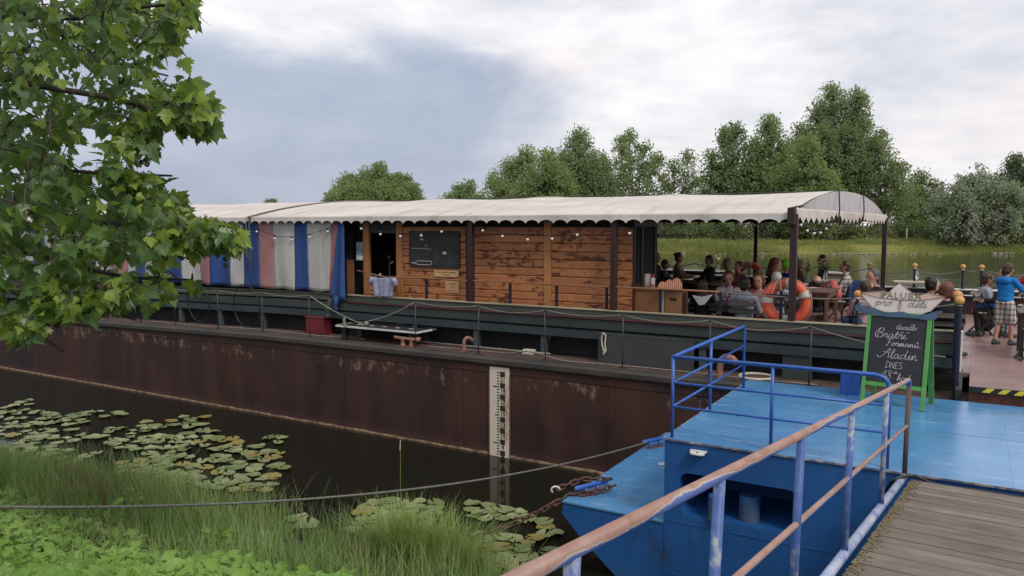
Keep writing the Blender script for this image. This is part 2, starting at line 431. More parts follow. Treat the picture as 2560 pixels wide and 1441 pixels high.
YF = 110.0                                 # far waterline distance
def farg_fn(t):
    v = t.co()
    return {'c': t.ramp(t.noise(.12, 5, .6, t.mapping(v, (.5, 2, 1))), [(.35, (.10, .125, .03)), (.5, (.17, .175, .05)), (.68, (.22, .20, .075))]), 'r': .9}
MT['meadow'] = surf('far_meadow', farg_fn, spec=.1)
mb = MB()
def ffn(u, v):
    x = -1500 + 3000 * u
    y = YF + (v ** 3) * 2600
    sh = mnoise.noise(Vector((x * .03, 0, 0))) * 3 + mnoise.noise(Vector((x * .2, 5, 0))) * .8
    z = -.4 + 1.9 * min(1, max(0, (y - YF) / 7)) + .3 * mnoise.noise(Vector((x * .1, y * .1, 0)))
    return (x, y + sh * (1 - min(1, v * 2)), z if v < .98 else 1.8)
mb.grid(ffn, 400, 40)
mb.obj('far_bank_ground', MT['meadow'], smooth=True, kind='structure', fix=False)

# ------------------------------------------------------------------ the barge
HN = 11.36                                 # outer hull face
def sheer(s): return 0 if s > -13 else (s + 13) * .0165
SL, SR = -36.0, 9.0
FLZ = 1.97
barge = thing('barge', 'long rusty dark river barge with green coaming moored behind the blue pontoon', 'barge', (0, 0, 0))
def sline(fn, step=1.0, a=SL, b=SR):
    n = int((b - a) / step); return [fn(a + (b - a) * i / n) for i in range(n + 1)]
def strip(mb, prof, a=SL, b=SR, step=1.0, jit=0):
    """extrude an (n,z) outline along the barge, following the sheer"""
    n = int((b - a) / step); k = len(prof); base = len(mb.v)
    for i in range(n + 1):
        s = a + (b - a) * i / n; dz = sheer(s)
        for (q, z) in prof: mb.v.append((s, q + (random.uniform(-jit, jit) if jit else 0), z + dz))
    for i in range(n):
        for j in range(k):
            A = base + i * k + j; B = base + i * k + (j + 1) % k
            mb.f.append((A, B, B + k, A + k)); mb.m.append(mb.cur)
    mb.f.append(tuple(base + j for j in range(k))); mb.m.append(mb.cur)
    mb.f.append(tuple(base + n * k + j for j in range(k))); mb.m.append(mb.cur)
    return mb
# shell plates, one by one, with a slightly proud top strake
x = SL
while x < SR - .1:
    L = 2.82; x1 = min(x + L, SR)
    mb = MB(); strip(mb, [(HN, -1.2), (HN, 1.462), (HN + .14, 1.462), (HN + .14, -1.2)], x + .004, x1 - .004, .7); mb.obj('hull_plate', MT['hull'], barge)
    x = x1
x = SL - 1.0
while x < SR - .1:
    x0 = max(x, SL); x1 = min(x + 5.64, SR)
    mb = MB(); strip(mb, [(HN - .012, 1.466), (HN - .012, 1.60), (HN + .15, 1.60), (HN + .15, 1.466)], x0 + .004, x1 - .004, .7); mb.obj('hull_strake', MT['hull'], barge)
    x += 5.64
mb = MB(); strip(mb, [(HN + .1, -1.2), (HN + .1, 1.6), (21.2, 1.6), (21.2, -1.2)]); mb.obj('hull_body', MT['dark'], barge)
mb = MB(); strip(mb, [(HN - .012, -.05), (HN - .018, .012), (HN - .012, .03), (HN + .01, .045), (HN + .01, -.05)], step=.12, jit=.004); 
for i, v in enumerate(mb.v): mb.v[i] = (v[0], v[1], (v[2] - sheer(v[0])) + (random.uniform(-.008, .012) if v[2] > 0 else 0))
mb.obj('waterline_crust', MT['scum'], barge)
mb = MB(); strip(mb, [(HN - .05, 1.605), (HN - .065, 1.63), (HN - .065, 1.70), (HN - .04, 1.735), (HN + .05, 1.742), (HN + .16, 1.742), (HN + .16, 1.605)]); mb.obj('gunwale', MT['gunwale'], barge)
mb = MB(); strip(mb, [(HN + .165, 1.61), (HN + .165, 1.712), (12.42, 1.712), (12.42, 1.61)]); mb.obj('side_deck', MT['sidedeck'], barge)
# coaming: two long green beams with a dark joint, a board on top, posts below, dark hold behind
CN = 12.06
mb = MB(); strip(mb, [(CN + .28, 1.72), (CN + .28, 2.40), (CN + .40, 2.40), (CN + .40, 1.72)], b=-.2); mb.obj('hold_side', MT['dark'], barge)
mb = MB(); strip(mb, [(CN, 2.085), (CN, 2.225), (CN + .10, 2.235), (CN + .10, 2.085)], b=-.2); mb.obj('coaming_beam', MT['green'], barge)
mb = MB(); strip(mb, [(CN + .035, 2.237), (CN + .035, 2.262), (CN + .2, 2.262), (CN + .2, 2.237)], b=-.2); mb.obj('coaming_joint', MT['black'], barge)
mb = MB(); strip(mb, [(CN - .02, 2.264), (CN - .02, 2.42), (CN + .12, 2.42), (CN + .12, 2.264)], b=-.2); mb.obj('coaming_beam', MT['greendk'], barge)
mb = MB(); strip(mb, [(CN - .03, 2.422), (CN - .05, 2.437), (CN - .03, 2.453), (CN + .1, 2.453), (CN + .1, 2.422)], a=-11.1, b=-.25); mb.obj('maroon_rubbing_strip', MT['redstrip'], barge)
mb = MB(); strip(mb, [(CN, 2.456), (CN, 2.578), (CN + .05, 2.578), (CN + .05, 2.456)], b=-.2); mb.obj('bulwark_board', MT['board'], barge)
mb = MB(); strip(mb, [(CN - .02, 2.58), (CN - .02, 2.597), (CN + .07, 2.60), (CN + .07, 2.58)], a=-11.15, b=-.2); mb.obj('bulwark_trim', MT['trim'], barge)
mb = MB(); strip(mb, [(CN - .02, 2.58), (CN - .02, 2.60), (CN + .07, 2.60), (CN + .07, 2.58)], b=-11.16); mb.obj('bulwark_trim', MT['gunwale'], barge)
s = -35.3
i = 0
while s < -.4:
    wd = .115
    if s > -2.4: wd = .42 if s < -1.9 else .14
    mb = MB(); mb.bb(s - wd / 2, s + wd / 2, CN + .03, CN + .12, 1.714 + sheer(s), 2.083 + sheer(s)); mb.obj('coaming_post', MT['greenpost'] if s < -3 else MT['greendk'], barge, bevel=.006)
    s += 1.437
# deck floor, right-hand platform, far bulwark
mb = MB(); mb.bb(-30, -.02, CN + .405, 21.0, FLZ - .06, FLZ); mb.bb(-.018, SR, 11.40, 21.0, FLZ - .06, FLZ); mb.obj('deck_floor', MT['floor'], barge)
mb = MB(); mb.bb(-.018, SR, 11.44, 11.6, 1.746, FLZ - .062); mb.obj('platform_fascia', MT['rust'], barge)
mb = MB(); mb.bb(-.02, SR, 11.372, 11.397, FLZ - .055, FLZ + .012); mb.obj('platform_edge', MT['black'], barge)
MT['yellow'] = pbr('hazard_yellow', (.72, .60, .04), (.60, .50, .05), 9, .5, .1)
s = .12
while s < 2.2:
    mb = MB(); mb.prism([(s, FLZ - .05), (s + .085, FLZ - .05), (s + .145, FLZ + .008), (s + .06, FLZ + .008)], .004, 'y', 11.367); mb.obj('hazard_stripe', MT['yellow'], barge)
    s += .17
mb = MB(); mb.bb(-.20, -.12, CN - .02, CN + .1, 1.75, 2.60); mb.obj('bulwark_end_post', MT['white'], barge, bevel=.005)
mb = MB(); mb.prism([(11.50, 1.72), (12.2, 1.72), (12.2, 2.06), (11.9, 2.03), (11.50, 1.90)], .07, 'x', -.17); mb.obj('end_bracket', MT['greendk'], barge)
FN = 20.75
mb = MB(); mb.bb(-30, SR, FN, FN + .1, FLZ, 2.40); mb.obj('far_bulwark_wall', MT['maroon'], barge)
mb = MB(); mb.bb(-30, SR, FN - .06, FN + .14, 2.402, 2.53); mb.obj('far_bulwark_rail', MT['navy'], barge)
mb = MB(); mb.bb(-30, SR, FN - .075, FN - .062, 2.405, 2.43); mb.obj('far_bulwark_stripe', MT['white'], barge)
mb = MB(); mb.bb(-30, SR, FN - .07, FN + .16, 2.532, 2.555); mb.obj('far_bulwark_cap', MT['white'], barge)

# draught scale
MT['gauge'] = surf('gauge_paint', lambda t: {'c': t.mix(t.step(t.noise(4, 6, .65, t.mapping(t.co(), (1, 1, .5))), .52, .72), (.62, .56, .46), (.34, .26, .17))}, r=.6)
MT['mark'] = pbr('gauge_black', (.018, .014, .013), (.05, .03, .025), 14, .6, .1)
gs0, _ = AN(1226, 1030, HN); gs1, _ = AN(1275, 1030, HN)
gp = MB().bb(gs0, gs1, HN - .022, HN - .0145, -.3, 1.575).obj('draught_scale', MT['gauge'], barge)
zt = 1.0; _, z21 = AN(1256, 950, HN); _, z9 = AN(1256, 1119, HN); dm = (z21 - z9) / 12
gc = gs0 + (gs1 - gs0) * .66; wd = (gs1 - gs0)
tk = MB()
for d10 in range(5, 23):
    z = z9 + (d10 - 9) * dm
    if d10 % 2:
        me = text_mesh(str(d10), dm * 1.25, MT['mark'], .0012, bold=.003); me.transform(UPRIGHT); me.transform(Matrix.Translation((gc + .005, HN - .0235, z)) @ Matrix.Scale(.8, 4, (1, 0, 0)))
        link('numeral', me, gp)
    else: MB().bb(gc - wd * .125, gc + wd * .125, HN - .0245, HN - .0222, z - dm * .46, z + dm * .46).obj('draught_mark', MT['mark'], gp)
    for q in range(2):
        zz_ = z + (q - .5) * dm * .5; L = .11
        if (d10, q) in ((20, 0), (10, 0)): L = .32
        if (d10, q) == (15, 0): L = .2
        tk.bb(gc - wd * .17 - wd * L, gc - wd * .17, HN - .0245, HN - .0222, zz_ - dm * .10, zz_ + dm * .10)
tk.obj('tick_marks', MT['mark'], gp, kind='stuff')
MB().bb(gs0 - .02, gs0 - .002, HN - .03, HN - .0125, -.3, 1.46).obj('scale_edge', MT['rust'], gp)
MB().bb(gs1 + .002, gs1 + .02, HN - .03, HN - .0125, -.3, 1.46).obj('scale_edge', MT['rust'], gp)

# stanchions along the gunwale and their slack rope
stn = [-18.65, -17.3, -16.0, -14.5, -13.05, -11.68, -8.95, -7.55, -6.20, -4.80, -3.40, -1.97]
names = {-18.65: 'farthest left in view, among the plane leaves', -17.3: 'second in view from the left, behind the plane leaves', -16.0: 'third in view from the left, beside the plane leaves', -14.5: 'under the blue curtain stripes, right of the plane leaves',
 -13.05: 'inside the big black hose loop', -11.68: 'just left of the red box', -8.95: 'right of the low black deck table', -7.55: 'between the rusty horn and the pale block', -6.20: 'right of the pale block', -4.80: 'in front of the grey hatch panel', -3.40: 'behind the blue pontoon rail', -1.97: 'left of the green chalkboard stand'}
SNN = HN + .14
for s in stn:
    z0 = 1.743 + sheer(s)
    t = thing('stanchion', 'thin grey gunwale stanchion ' + names[s], 'stanchion', (s, SNN, z0), 0, 'rope stanchions on the gunwale')
    MB().tube([(0, 0, 0), (random.uniform(-.012, .012), 0, .42), (random.uniform(-.02, .02), 0, .835)], .011, 8).obj('rod', MT['iron'], t, smooth=True)
    MB().lathe([(.008, .835), (.02, .845), (.02, .865), (.008, .875)], 10).obj('eye', MT['iron'], t, smooth=True)
    MB().add([(-.09, -.01, .0), (.09, -.01, 0), (0, -.01, .045), (-.09, .01, 0), (.09, .01, 0), (0, .01, .045)], [(0, 1, 2), (5, 4, 3), (0, 2, 5, 3), (1, 4, 5, 2), (0, 3, 4, 1)]).obj('foot_bracket', MT['gunwale'], t)
mb = MB()
for a, b in zip(stn[:-1], stn[1:]):
    if a == -11.68:
        tag(mb.obj('slack_rope', MT['rope'], smooth=True), 'grey slack rope strung between the gunwale stanchions below the striped curtain', 'rope'); mb = MB(); continue
    mb.tube([W(p.x, p.y, p.z) for p in sag((a, SNN, 2.60 + sheer(a)), (b, SNN, 2.60 + sheer(b)), random.uniform(.03, .07) if a < -9 else random.uniform(.05, .1), 12)], .011, 6)
mb.tube([W(p.x, p.y, p.z) for p in sag((-1.97, SNN, 2.6), (-.3, SNN + .1, 2.30), .05, 8)], .011, 6)
tag(mb.obj('slack_rope', MT['rope'], smooth=True), 'grey slack rope strung between the gunwale stanchions right of the deck table', 'rope')
mb = MB()
pts = [W(p.x, p.y, p.z) for p in sag((-11.68, SNN, 2.60), (-10.35, SNN, 2.12), .04, 8)]
mb.tube(pts, .011, 6)
mb.tube([W(p.x, p.y, p.z) for p in sag((-10.35, SNN, 2.12), (-8.95, SNN, 2.60), .07, 8)], .011, 6)
mb.ball(W(-10.15, SNN, 2.11), (.05, .05, .05)); mb.caps(W(-10.35, SNN, 2.12), W(-10.2, SNN, 2.07), .02)
mb.caps(W(-10.72, SNN, 2.20), W(-10.73, SNN, 2.06), .016, .035); mb.caps(W(-10.75, SNN, 2.15), W(-10.70, SNN, 2.02), .02, .03)
tag(mb.obj('knotted_rope', MT['hose'], smooth=True), 'pale knotted rope with a tassel dipping over the low deck table', 'rope')

# white hose and pipes on the side deck
mb = MB(); pts = []
for i in range(60):
    s = -17.5 + i * .118; pts.append(W(s, 11.86 + .05 * math.sin(s * 1.7), 1.728 + sheer(s)))
mb.tube(pts, .011, 6); tag(mb.obj('white_hose', MT['hose'], smooth=True), 'thin white hose lying along the left side deck below the striped curtain', 'hose')
mb = MB(); pts = [(-8.9, 11.80, 1.73), (-8.2, 11.83, 1.73), (-7.4, 11.85, 1.735), (-7.1, 11.8, 1.75), (-6.7, 11.75, 1.82), (-6.3, 11.72, 1.78), (-5.9, 11.7, 1.73), (-5.2, 11.75, 1.73), (-4.4, 11.8, 1.73), (-3.0, 11.75, 1.73), (-1.9, 11.78, 1.73)]
mb.tube([W(*p) for p in catmull(pts, 5)], .011, 6); tag(mb.obj('deck_cable', MT['hose'], smooth=True), 'pale cable running along the side deck past the grey hatch panel', 'cable')
mb = MB().tube([W(-9.3, 12.05, 1.76), W(-6.4, 12.05, 1.76)], .016, 8); tag(mb.obj('white_pipe', MT['hose'], smooth=True), 'straight white pipe on the side deck behind the rusty horn', 'pipe')

# low black deck table
a0 = AZ(795, 822, 2.02); a1 = AZ(1037, 832, 2.02)
t = thing('deck_table', 'low black deck table with five pale marks along its top', 'table', (-10.05, 11.93, 1.714))
MB().bb(-1.02, 1.02, -.30, .30, .27, .30).obj('table_top', MT['slate'], t)
for a, b, c, e in ((-1.03, 1.03, -.315, -.302), (-1.03, 1.03, .302, .315), (-1.035, -1.022, -.30, .30), (1.022, 1.035, -.30, .30)): MB().bb(a, b, c, e, .268, .304).obj('edge_strip', MT['white'], t)
for sx in (-1, 1):
    for sy in (-1, 1): MB().bb(sx * .85 - .05, sx * .85 + .05, sy * .22 - .04, sy * .22 + .04, 0, .268).obj('leg', MT['black'], t)
for i in range(5): MB().bb(-.7 + i * .33, -.60 + i * .33, -.04, .0, .301, .304).obj('pale_mark', MT['white'], t)
# mooring bitts, horn, block, panel, red box, hose loops, ring, white rope loop
s, n = AZ(965, 862, 1.74)
t = thing('mooring_cleat', 'peach rusty double mooring cleat under the low deck table edge', 'cleat', (-9.18, 11.53, 1.743))
for q in (-.10, .10): MB().lathe([(.06, 0), (.045, .03), (.035, .08), (.042, .11), (.055, .13)], 12, (q, 0, 0)).obj('bitt', MT['peach'], t, smooth=True)
MB().tube([(-.30, 0, .15), (-.18, 0, .145), (0, 0, .14), (.2, 0, .145), (.30, 0, .15)], [.035, .03, .03, .035, .05], 10).obj('horn_bar', MT['peach'], t, smooth=True)
MB().bb(-.2, .2, -.07, .07, -.002, .012).obj('base_plate', MT['rust'], t)
def horn(sn, label, k, rz):
    t = thing('fairlead_horn', label, 'mooring horn', (*sn, 1.715), rz)
    MB().tube(catmull([(0, 0, 0), (0, 0, .18 * k), (.02 * k, 0, .27 * k), (.09 * k, 0, .32 * k), (.19 * k, 0, .30 * k), (.25 * k, 0, .24 * k)], 4), .045 * k, 10).obj('horn', MT['peach'], t, smooth=True)
    MB().lathe([(.12 * k, 0), (.12 * k, .012), (.06 * k, .02)], 14).obj('base', MT['rust'], t)
horn(AZ(1160, 878, 1.72), 'small rusty peach mooring horn left of the draught scale', .75, R(70))
horn(AZ(1800, 948, 1.72), 'large rusty peach mooring horn seen through the blue pontoon rail', 1.1, R(-15))
s, n = AZ(1323, 886, 1.714); t = MB().box((0, 0, .045), (.22, .12, .085)).obj('pale_block', MT['ropew'], bevel=.008); t.location = W(s, n, 1.714); t.rotation_euler = (0, 0, -PHI + .15)
tag(t, 'pale wooden block lying on the side deck above the draught scale', 'block')
s0, _ = AN(1498, 860, CN - .03); s1, _ = AN(1736, 900, CN - .03)
t = thing('hatch_panel', 'plain dark grey hatch panel leaning against the green coaming', 'panel', ((s0 + s1) / 2, CN - .05, 1.714))
MT['grey'] = pbr('dark_grey_panel', (.055, .057, .06), (.042, .044, .047), 2, .6, .1)
MB().bb(-(s1 - s0) / 2, (s1 - s0) / 2, -.025, 0, 0, .50).obj('panel', MT['grey'], t, bevel=.004)
MB().bb(-(s1 - s0) / 2, (s1 - s0) / 2, -.03, -.027, .47, .50).obj('panel_edge', MT['board'], t)
s, z = AN(1508, 860, CN - .1); mb = MB(); mb.tube(catmull([(0, 0, 0), (.04, 0, -.05), (.03, 0, -.2), (.05, 0, -.3), (.02, 0, -.33), (-.02, 0, -.2), (-.03, 0, -.08), (0, 0, 0)], 4), .013, 6)
mb.caps((.04, 0, -.28), (.01, 0, -.36), .018)
o = mb.obj('rope_loop', MT['ropew'], smooth=True); o.location = W(s, CN - .10, 2.22); o.rotation_euler = (0, 0, -PHI); tag(o, 'short white rope loop hanging at the corner of the grey hatch panel', 'rope')
s0, _ = AN(778, 800, 12.15); t = thing('red_box', 'dull red box standing under the coaming left of the deck table', 'box', (s0 + .28, 12.10, 1.714)); MT['redbox'] = pbr('dull_red_plastic', (.17, .018, .026), (.12, .014, .02), 4, .5, .1)
MB().bb(-.27, .27, -.13, .13, 0, .34).obj('body', MT['redbox'], t, bevel=.02); MB().bb(-.285, .285, -.145, .145, .342, .375).obj('lid', MT['redbox'], t, bevel=.01)
for i, (px, rr, lab) in enumerate(((620, .5, 'black hose loop hanging over the coaming beside the red box stanchions'), (500, .46, 'black hose loop half hidden behind the plane leaves'))):
    s, _ = AN(px, 770, CN - .06); mb = MB(); mb.tube([(math.cos(a) * rr * .85, -.04 * math.sin(a), math.sin(a) * rr) for a in [2 * PI * k / 36 for k in range(36)]], .014, 6, closed=True)
    o = mb.obj('hose_loop', MT['socket'], smooth=True); o.location = W(s, CN - .10, 2.20); o.rotation_euler = (0, 0, -PHI); tag(o, lab, 'hose')
s, n = AZ(1890, 944, 1.72); mb = MB(); mb.tube([(math.cos(a) * .24, math.sin(a) * .24, 0) for a in [2 * PI * k / 30 for k in range(30)]], .022, 8, closed=True); o = mb.obj('pale_ring', MT['ropew'], smooth=True); o.location = W(s, n, 1.735); tag(o, 'flat pale ring lying on the side deck behind the pontoon', 'ring')

# ------------------------------------------------------------------ railing on the bulwark (cabin side)
RN = CN + .06
rail = thing('bulwark_railing', 'low black posts and wooden handrail in front of the plank cabin', 'railing', (0, 0, 0))
rp = [AN(x, y, RN)[0] for x, y in ((1066, 740), (1168, 750), (1275, 760), (1391, 770), (1516, 780), (1650, 790), (1800, 800))]
for s in rp: MB().bb(s - .02, s + .02, RN - .015, RN + .025, 2.602, 2.985).obj('post', MT['navy'], rail); MB().bar((s, RN - .07, 2.45), (s, RN, 2.6), .03, .03).obj('strut', MT['black'], rail)
rz_ = [2.99] * len(rp)
MB().tube([(rp[0] - 1.75, RN - .02, 3.1), (rp[0] - 1.0, RN - .02, 2.98), (rp[0], RN - .02, 3.0)] + [(s, RN - .02, 2.985 + .004 * math.sin(i * 2)) for i, s in enumerate(rp[1:])], .016, 8).obj('handrail', MT['lightwood'], rail, smooth=True)
pr = [AN(x, y, RN)[0] for x, y in ((1800, 800), (2140, 735))]
mb = MB(); mb.tube([W(p.x, p.y, p.z) for p in sag((rp[-1], RN - .02, 2.985), (-2.36, RN - .02, 2.95), .01, 8)] + [W(p.x, p.y, p.z) for p in sag((-2.30, RN - .02, 2.95), (-1.47, RN, 2.98), .02, 6)] + [W(p.x, p.y, p.z) for p in sag((-1.43, RN, 2.98), (-.20, RN, 2.96), .09, 8)], .012, 6)
tag(mb.obj('rail_rope', MT['rope'], smooth=True), 'taut hemp rope along the terrace edge in front of the guests', 'rope')
# ball-topped posts
def ball_post(sn, z0, zb, label, r=.055, w=.05):
    t = thing('ball_post', label, 'post', (*sn, z0), 0, 'posts with wooden ball tops')
    MB().lathe([(w / 2 + .03, 0), (w / 2 + .03, .015), (w / 2, .02), (w / 2, zb - z0 - r * .8)], 10).obj('shaft', MT['navy'], t, smooth=False)
    MB().ball((0, 0, zb - z0), r, 16, 10).obj('wooden_ball', MT['ballwood'], t, smooth=True)
    MB().lathe([(.03, zb - z0 - r * 1.35), (.036, zb - z0 - r * 1.1), (.03, zb - z0 - r * .75)], 10).obj('collar', MT['ropew'], t)
ball_post((-1.45, RN), 2.602, 3.04, 'short ball-topped post left of the paper-boat sign')
ball_post((-.17, 11.62), 1.755, 3.05, 'nearest tall navy post with wooden ball right of the sign', .060, .07)
ball_post((-.20, 11.98), FLZ, 3.09, 'second ball-topped post just behind the nearest tall navy post', .062, .06)
fb = []
for x, lab in ((2455, 'far ball-topped post beside the seated boy'), (2408, 'far ball-topped post behind the red-haired guest'), (2287, 'far ball-topped post behind the slatted white table'), (2174, 'far ball-topped post beside the right canopy post'), (1873, 'far ball-topped post above the distant lifebuoy')):
    s, z = AN(x, 664, FN + .05); fb.append(s); ball_post((s, FN + .05), 2.556, 3.07, lab, .058, .05)
mb = MB(); xs = [fb[0] + 2.2] + fb[:4] + [-3.4, fb[4], -6.6, -8.2]
for a, b in zip(xs[:-1], xs[1:]): mb.tube([W(p.x, p.y, p.z) for p in sag((a, FN + .05, 2.99), (b, FN + .05, 2.99), .11 if abs(a - b) > .6 else .03, 10)], .014, 6)
tag(mb.obj('far_rope', MT['rope'], smooth=True), 'hemp rope hanging between the far ball-topped posts over the river', 'rope')
# ------------------------------------------------------------------ canopy
CE, CR = 12.02, 20.75                      # near and far eave
CL = -31.0
def c_end(t): return -2.36 + .42 * t       # right end, slightly skewed
EZ, RZ = 4.205, 4.66
def arch(t): return EZ + (RZ - EZ) * (1 - abs(2 * t - 1) ** 2.3)
canopy = thing('canopy', 'long arched cream canvas canopy with scalloped edge over the barge', 'canopy', (0, 0, 0))
SEAM = -13.95
def roof(a0, a1, nu, bulge):
    mb = MB()
    def fn(u, v):
        end = c_end(v) if a1 is None else a1
        s = a0 + (end - a0) * u
        z = arch(v) - .035 * abs(math.sin((s + 2.36) / 2.9 * PI)) * math.sin(PI * v) + .016 * mnoise.noise(Vector((s * .8, v * 7, 2)))
        if bulge: z += .03 * math.sin(min(1, (SEAM - s) / 3) * PI) * math.sin(PI * v) if s > SEAM - 3 else 0
        return (s, CE + (CR - CE) * v, z)
    mb.grid(fn, nu, 28); return mb
roof(CL, SEAM - .02, 60, True).obj('roof_sheet', MT['canvas'], canopy, smooth=True, fix=False)
roof(SEAM + .02, None, 60, False).obj('roof_sheet', MT['canvas'], canopy, smooth=True, fix=False)
# near valance: pointed scallops
def valance(a, b, n0, w, name, rough_):
    mb = MB(); s = a; i = 0; prev = None
    while s < b - .01:
        k = 8; wi = w * random.uniform(.95, 1.05)
        for j in range(k + (1 if s + wi >= b else 0)):
            t = j / k; q = s + wi * t
            if q > b: break
            bot = 4.055 + .062 * math.sin(PI * t) ** .6
            lift = rough_ * .05 * max(0, mnoise.noise(Vector((q * 1.3, 0, 5))))
            off = .02 * mnoise.noise(Vector((q * 1.5, 3, 0))) * (1 + 2 * rough_)
            mb.v += [(q, n0, EZ + .006), (q, n0 - .016, EZ - .012), (q, n0 - .018 + off * .5, EZ - .08), (q, n0 - .02 + off, bot + lift)]
        s += wi
    m = len(mb.v) // 4
    for i in range(m - 1):
        for j in range(3): mb.f.append((i * 4 + j, i * 4 + 4 + j, i * 4 + 5 + j, i * 4 + 1 + j)); mb.m.append(0)
    o = mb.obj(name, MT['canvas'], canopy, smooth=False)
    sol = o.modifiers.new('thick', 'SOLIDIFY'); sol.thickness = .006
valance(CL, SEAM - .03, CE, .272, 'valance', 1); valance(SEAM + .03, -2.40, CE, .272, 'valance', 0)
# right gable: fan sheet and zigzag flap
mb = MB()
def gf(u, v):
    t = u; top = arch(t) - .005; n = CE + (CR - CE) * t
    return (c_end(t) + .02 - .05 * v, n, top + (4.20 - top) * v)
mb.grid(gf, 30, 6); mb.obj('gable_sheet', MT['gable'], canopy, smooth=True, fix=False)
mb = MB(); nz = 23
for i in range(nz * 2 + 1):
    t = i / (nz * 2); n = CE + .12 + (CR - CE - .12) * t
    bot = 4.05 if i % 2 == 0 else 4.15
    bot += .09 * math.exp(-((t - .33) / .06) ** 2) + .08 * math.exp(-((t - .62) / .05) ** 2)
    o_ = .014 * mnoise.noise(Vector((t * 12, 1, 0)))
    mb.v += [(c_end(t) + .024, n, 4.275), (c_end(t) + .034 + o_ * .5, n, 4.255), (c_end(t) + .036 + o_, n, bot)]
for i in range(nz * 2):
    for j in range(2): mb.f.append((i * 3 + j, i * 3 + 3 + j, i * 3 + 4 + j, i * 3 + 1 + j)); mb.m.append(0)
o = mb.obj('gable_flap', MT['canvas'], canopy, smooth=False); sol = o.modifiers.new('thick', 'SOLIDIFY'); sol.thickness = .004
for t in (.34, .62):
    mb = MB(); mb.tube([(c_end(t) + .06, CE + (CR - CE) * t, arch(t) + .01), (c_end(t) + .08, CE + (CR - CE) * t, 4.33), (c_end(t) + .07, CE + (CR - CE) * t, 4.13)], .014, 6); mb.obj('tie_strap', MT['iron'], canopy)
# timber corner and frame
MB().bb(-2.42, -2.31, CE - .07, CE + .04, 4.03, 4.28).obj('corner_block', MT['maroon'], canopy, bevel=.01)
MB().bar((-2.40, CE - .05, 4.27), (-2.24, CE + .08, 4.31), .10, .02).obj('corner_cap', MT['maroon'], canopy)
posts = [(-2.34, CN + .03, 2.602, .10), (-2.34 + .42, CR - .1, FLZ, .10)]
for x in (1535, 1178): s, z = AN(x, 650, CN + .04); posts.append((s, CN + .04, 2.602, .10))
s, z = AN(1890, 600, CR - .1); posts.append((s, CR - .1, FLZ, .09)); 
for s in (-10.3, -13.9, -17.5): posts.append((s, CR - .1, FLZ, .09))
for s, n, z0, wd in posts: MB().bb(s - wd / 2, s + wd / 2, n - wd / 2, n + wd / 2, z0, 4.18).obj('post', MT['maroon'], canopy, bevel=.008)
MB().bb(CL, -2.3, CE + .02, CE + .10, 4.105, 4.195).obj('eave_beam', MT['maroon'], canopy)
MB().bb(CL, -2.0, CR - .14, CR - .06, 4.105, 4.195).obj('eave_beam', MT['maroon'], canopy)
MB().bar((-2.44, CE + .06, 4.15), (-2.02, CR - .1, 4.15), .07, .10).obj('end_beam', MT['maroon'], canopy)
for s in (-4.9, -8.1, -11.2, -14.2, -17.3):
    mb = MB(); mb.tube([(s, CE + .06 + (CR - CE - .16) * t / 12, arch(t / 12) - .06) for t in range(13)], .025, 6); mb.obj('roof_hoop', MT['iron'], canopy, smooth=True)
for s in (-5.3, -8.2, -11.1, -16.9, -19.8, -22.7):
    mb = MB(); mb.tube([(s, CE + (CR - CE) * t / 16, arch(t / 16) + .004) for t in range(17)], .007, 5); mb.obj('roof_seam', MT['canvas'], canopy, smooth=True)
# lashing ropes over the seam
for ds in (-.05, .07):
    mb = MB(); pts = [(SEAM + ds, CE - .08, 3.0 if ds < 0 else 2.7), (SEAM + ds * .8, CE - .10, 4.05), (SEAM + ds, CE - .07, EZ + .0)] + [(SEAM + ds + (.35 if ds > 0 else .2) * t / 10, CE + (CR - CE) * t / 20, arch(t / 20) + .015) for t in range(1, 12)]
    mb.tube(pts, .010, 6); mb.obj('lashing_rope', MT['rope'], canopy, smooth=True)
mb = MB(); mb.tube([(SEAM + .3 + (11.3 * i / 20), (CE + CR) / 2 - .3 + .1 * math.sin(i), RZ + .012) for i in range(21)], .012, 6); mb.obj('ridge_rope', MT['iron'], canopy, smooth=True)

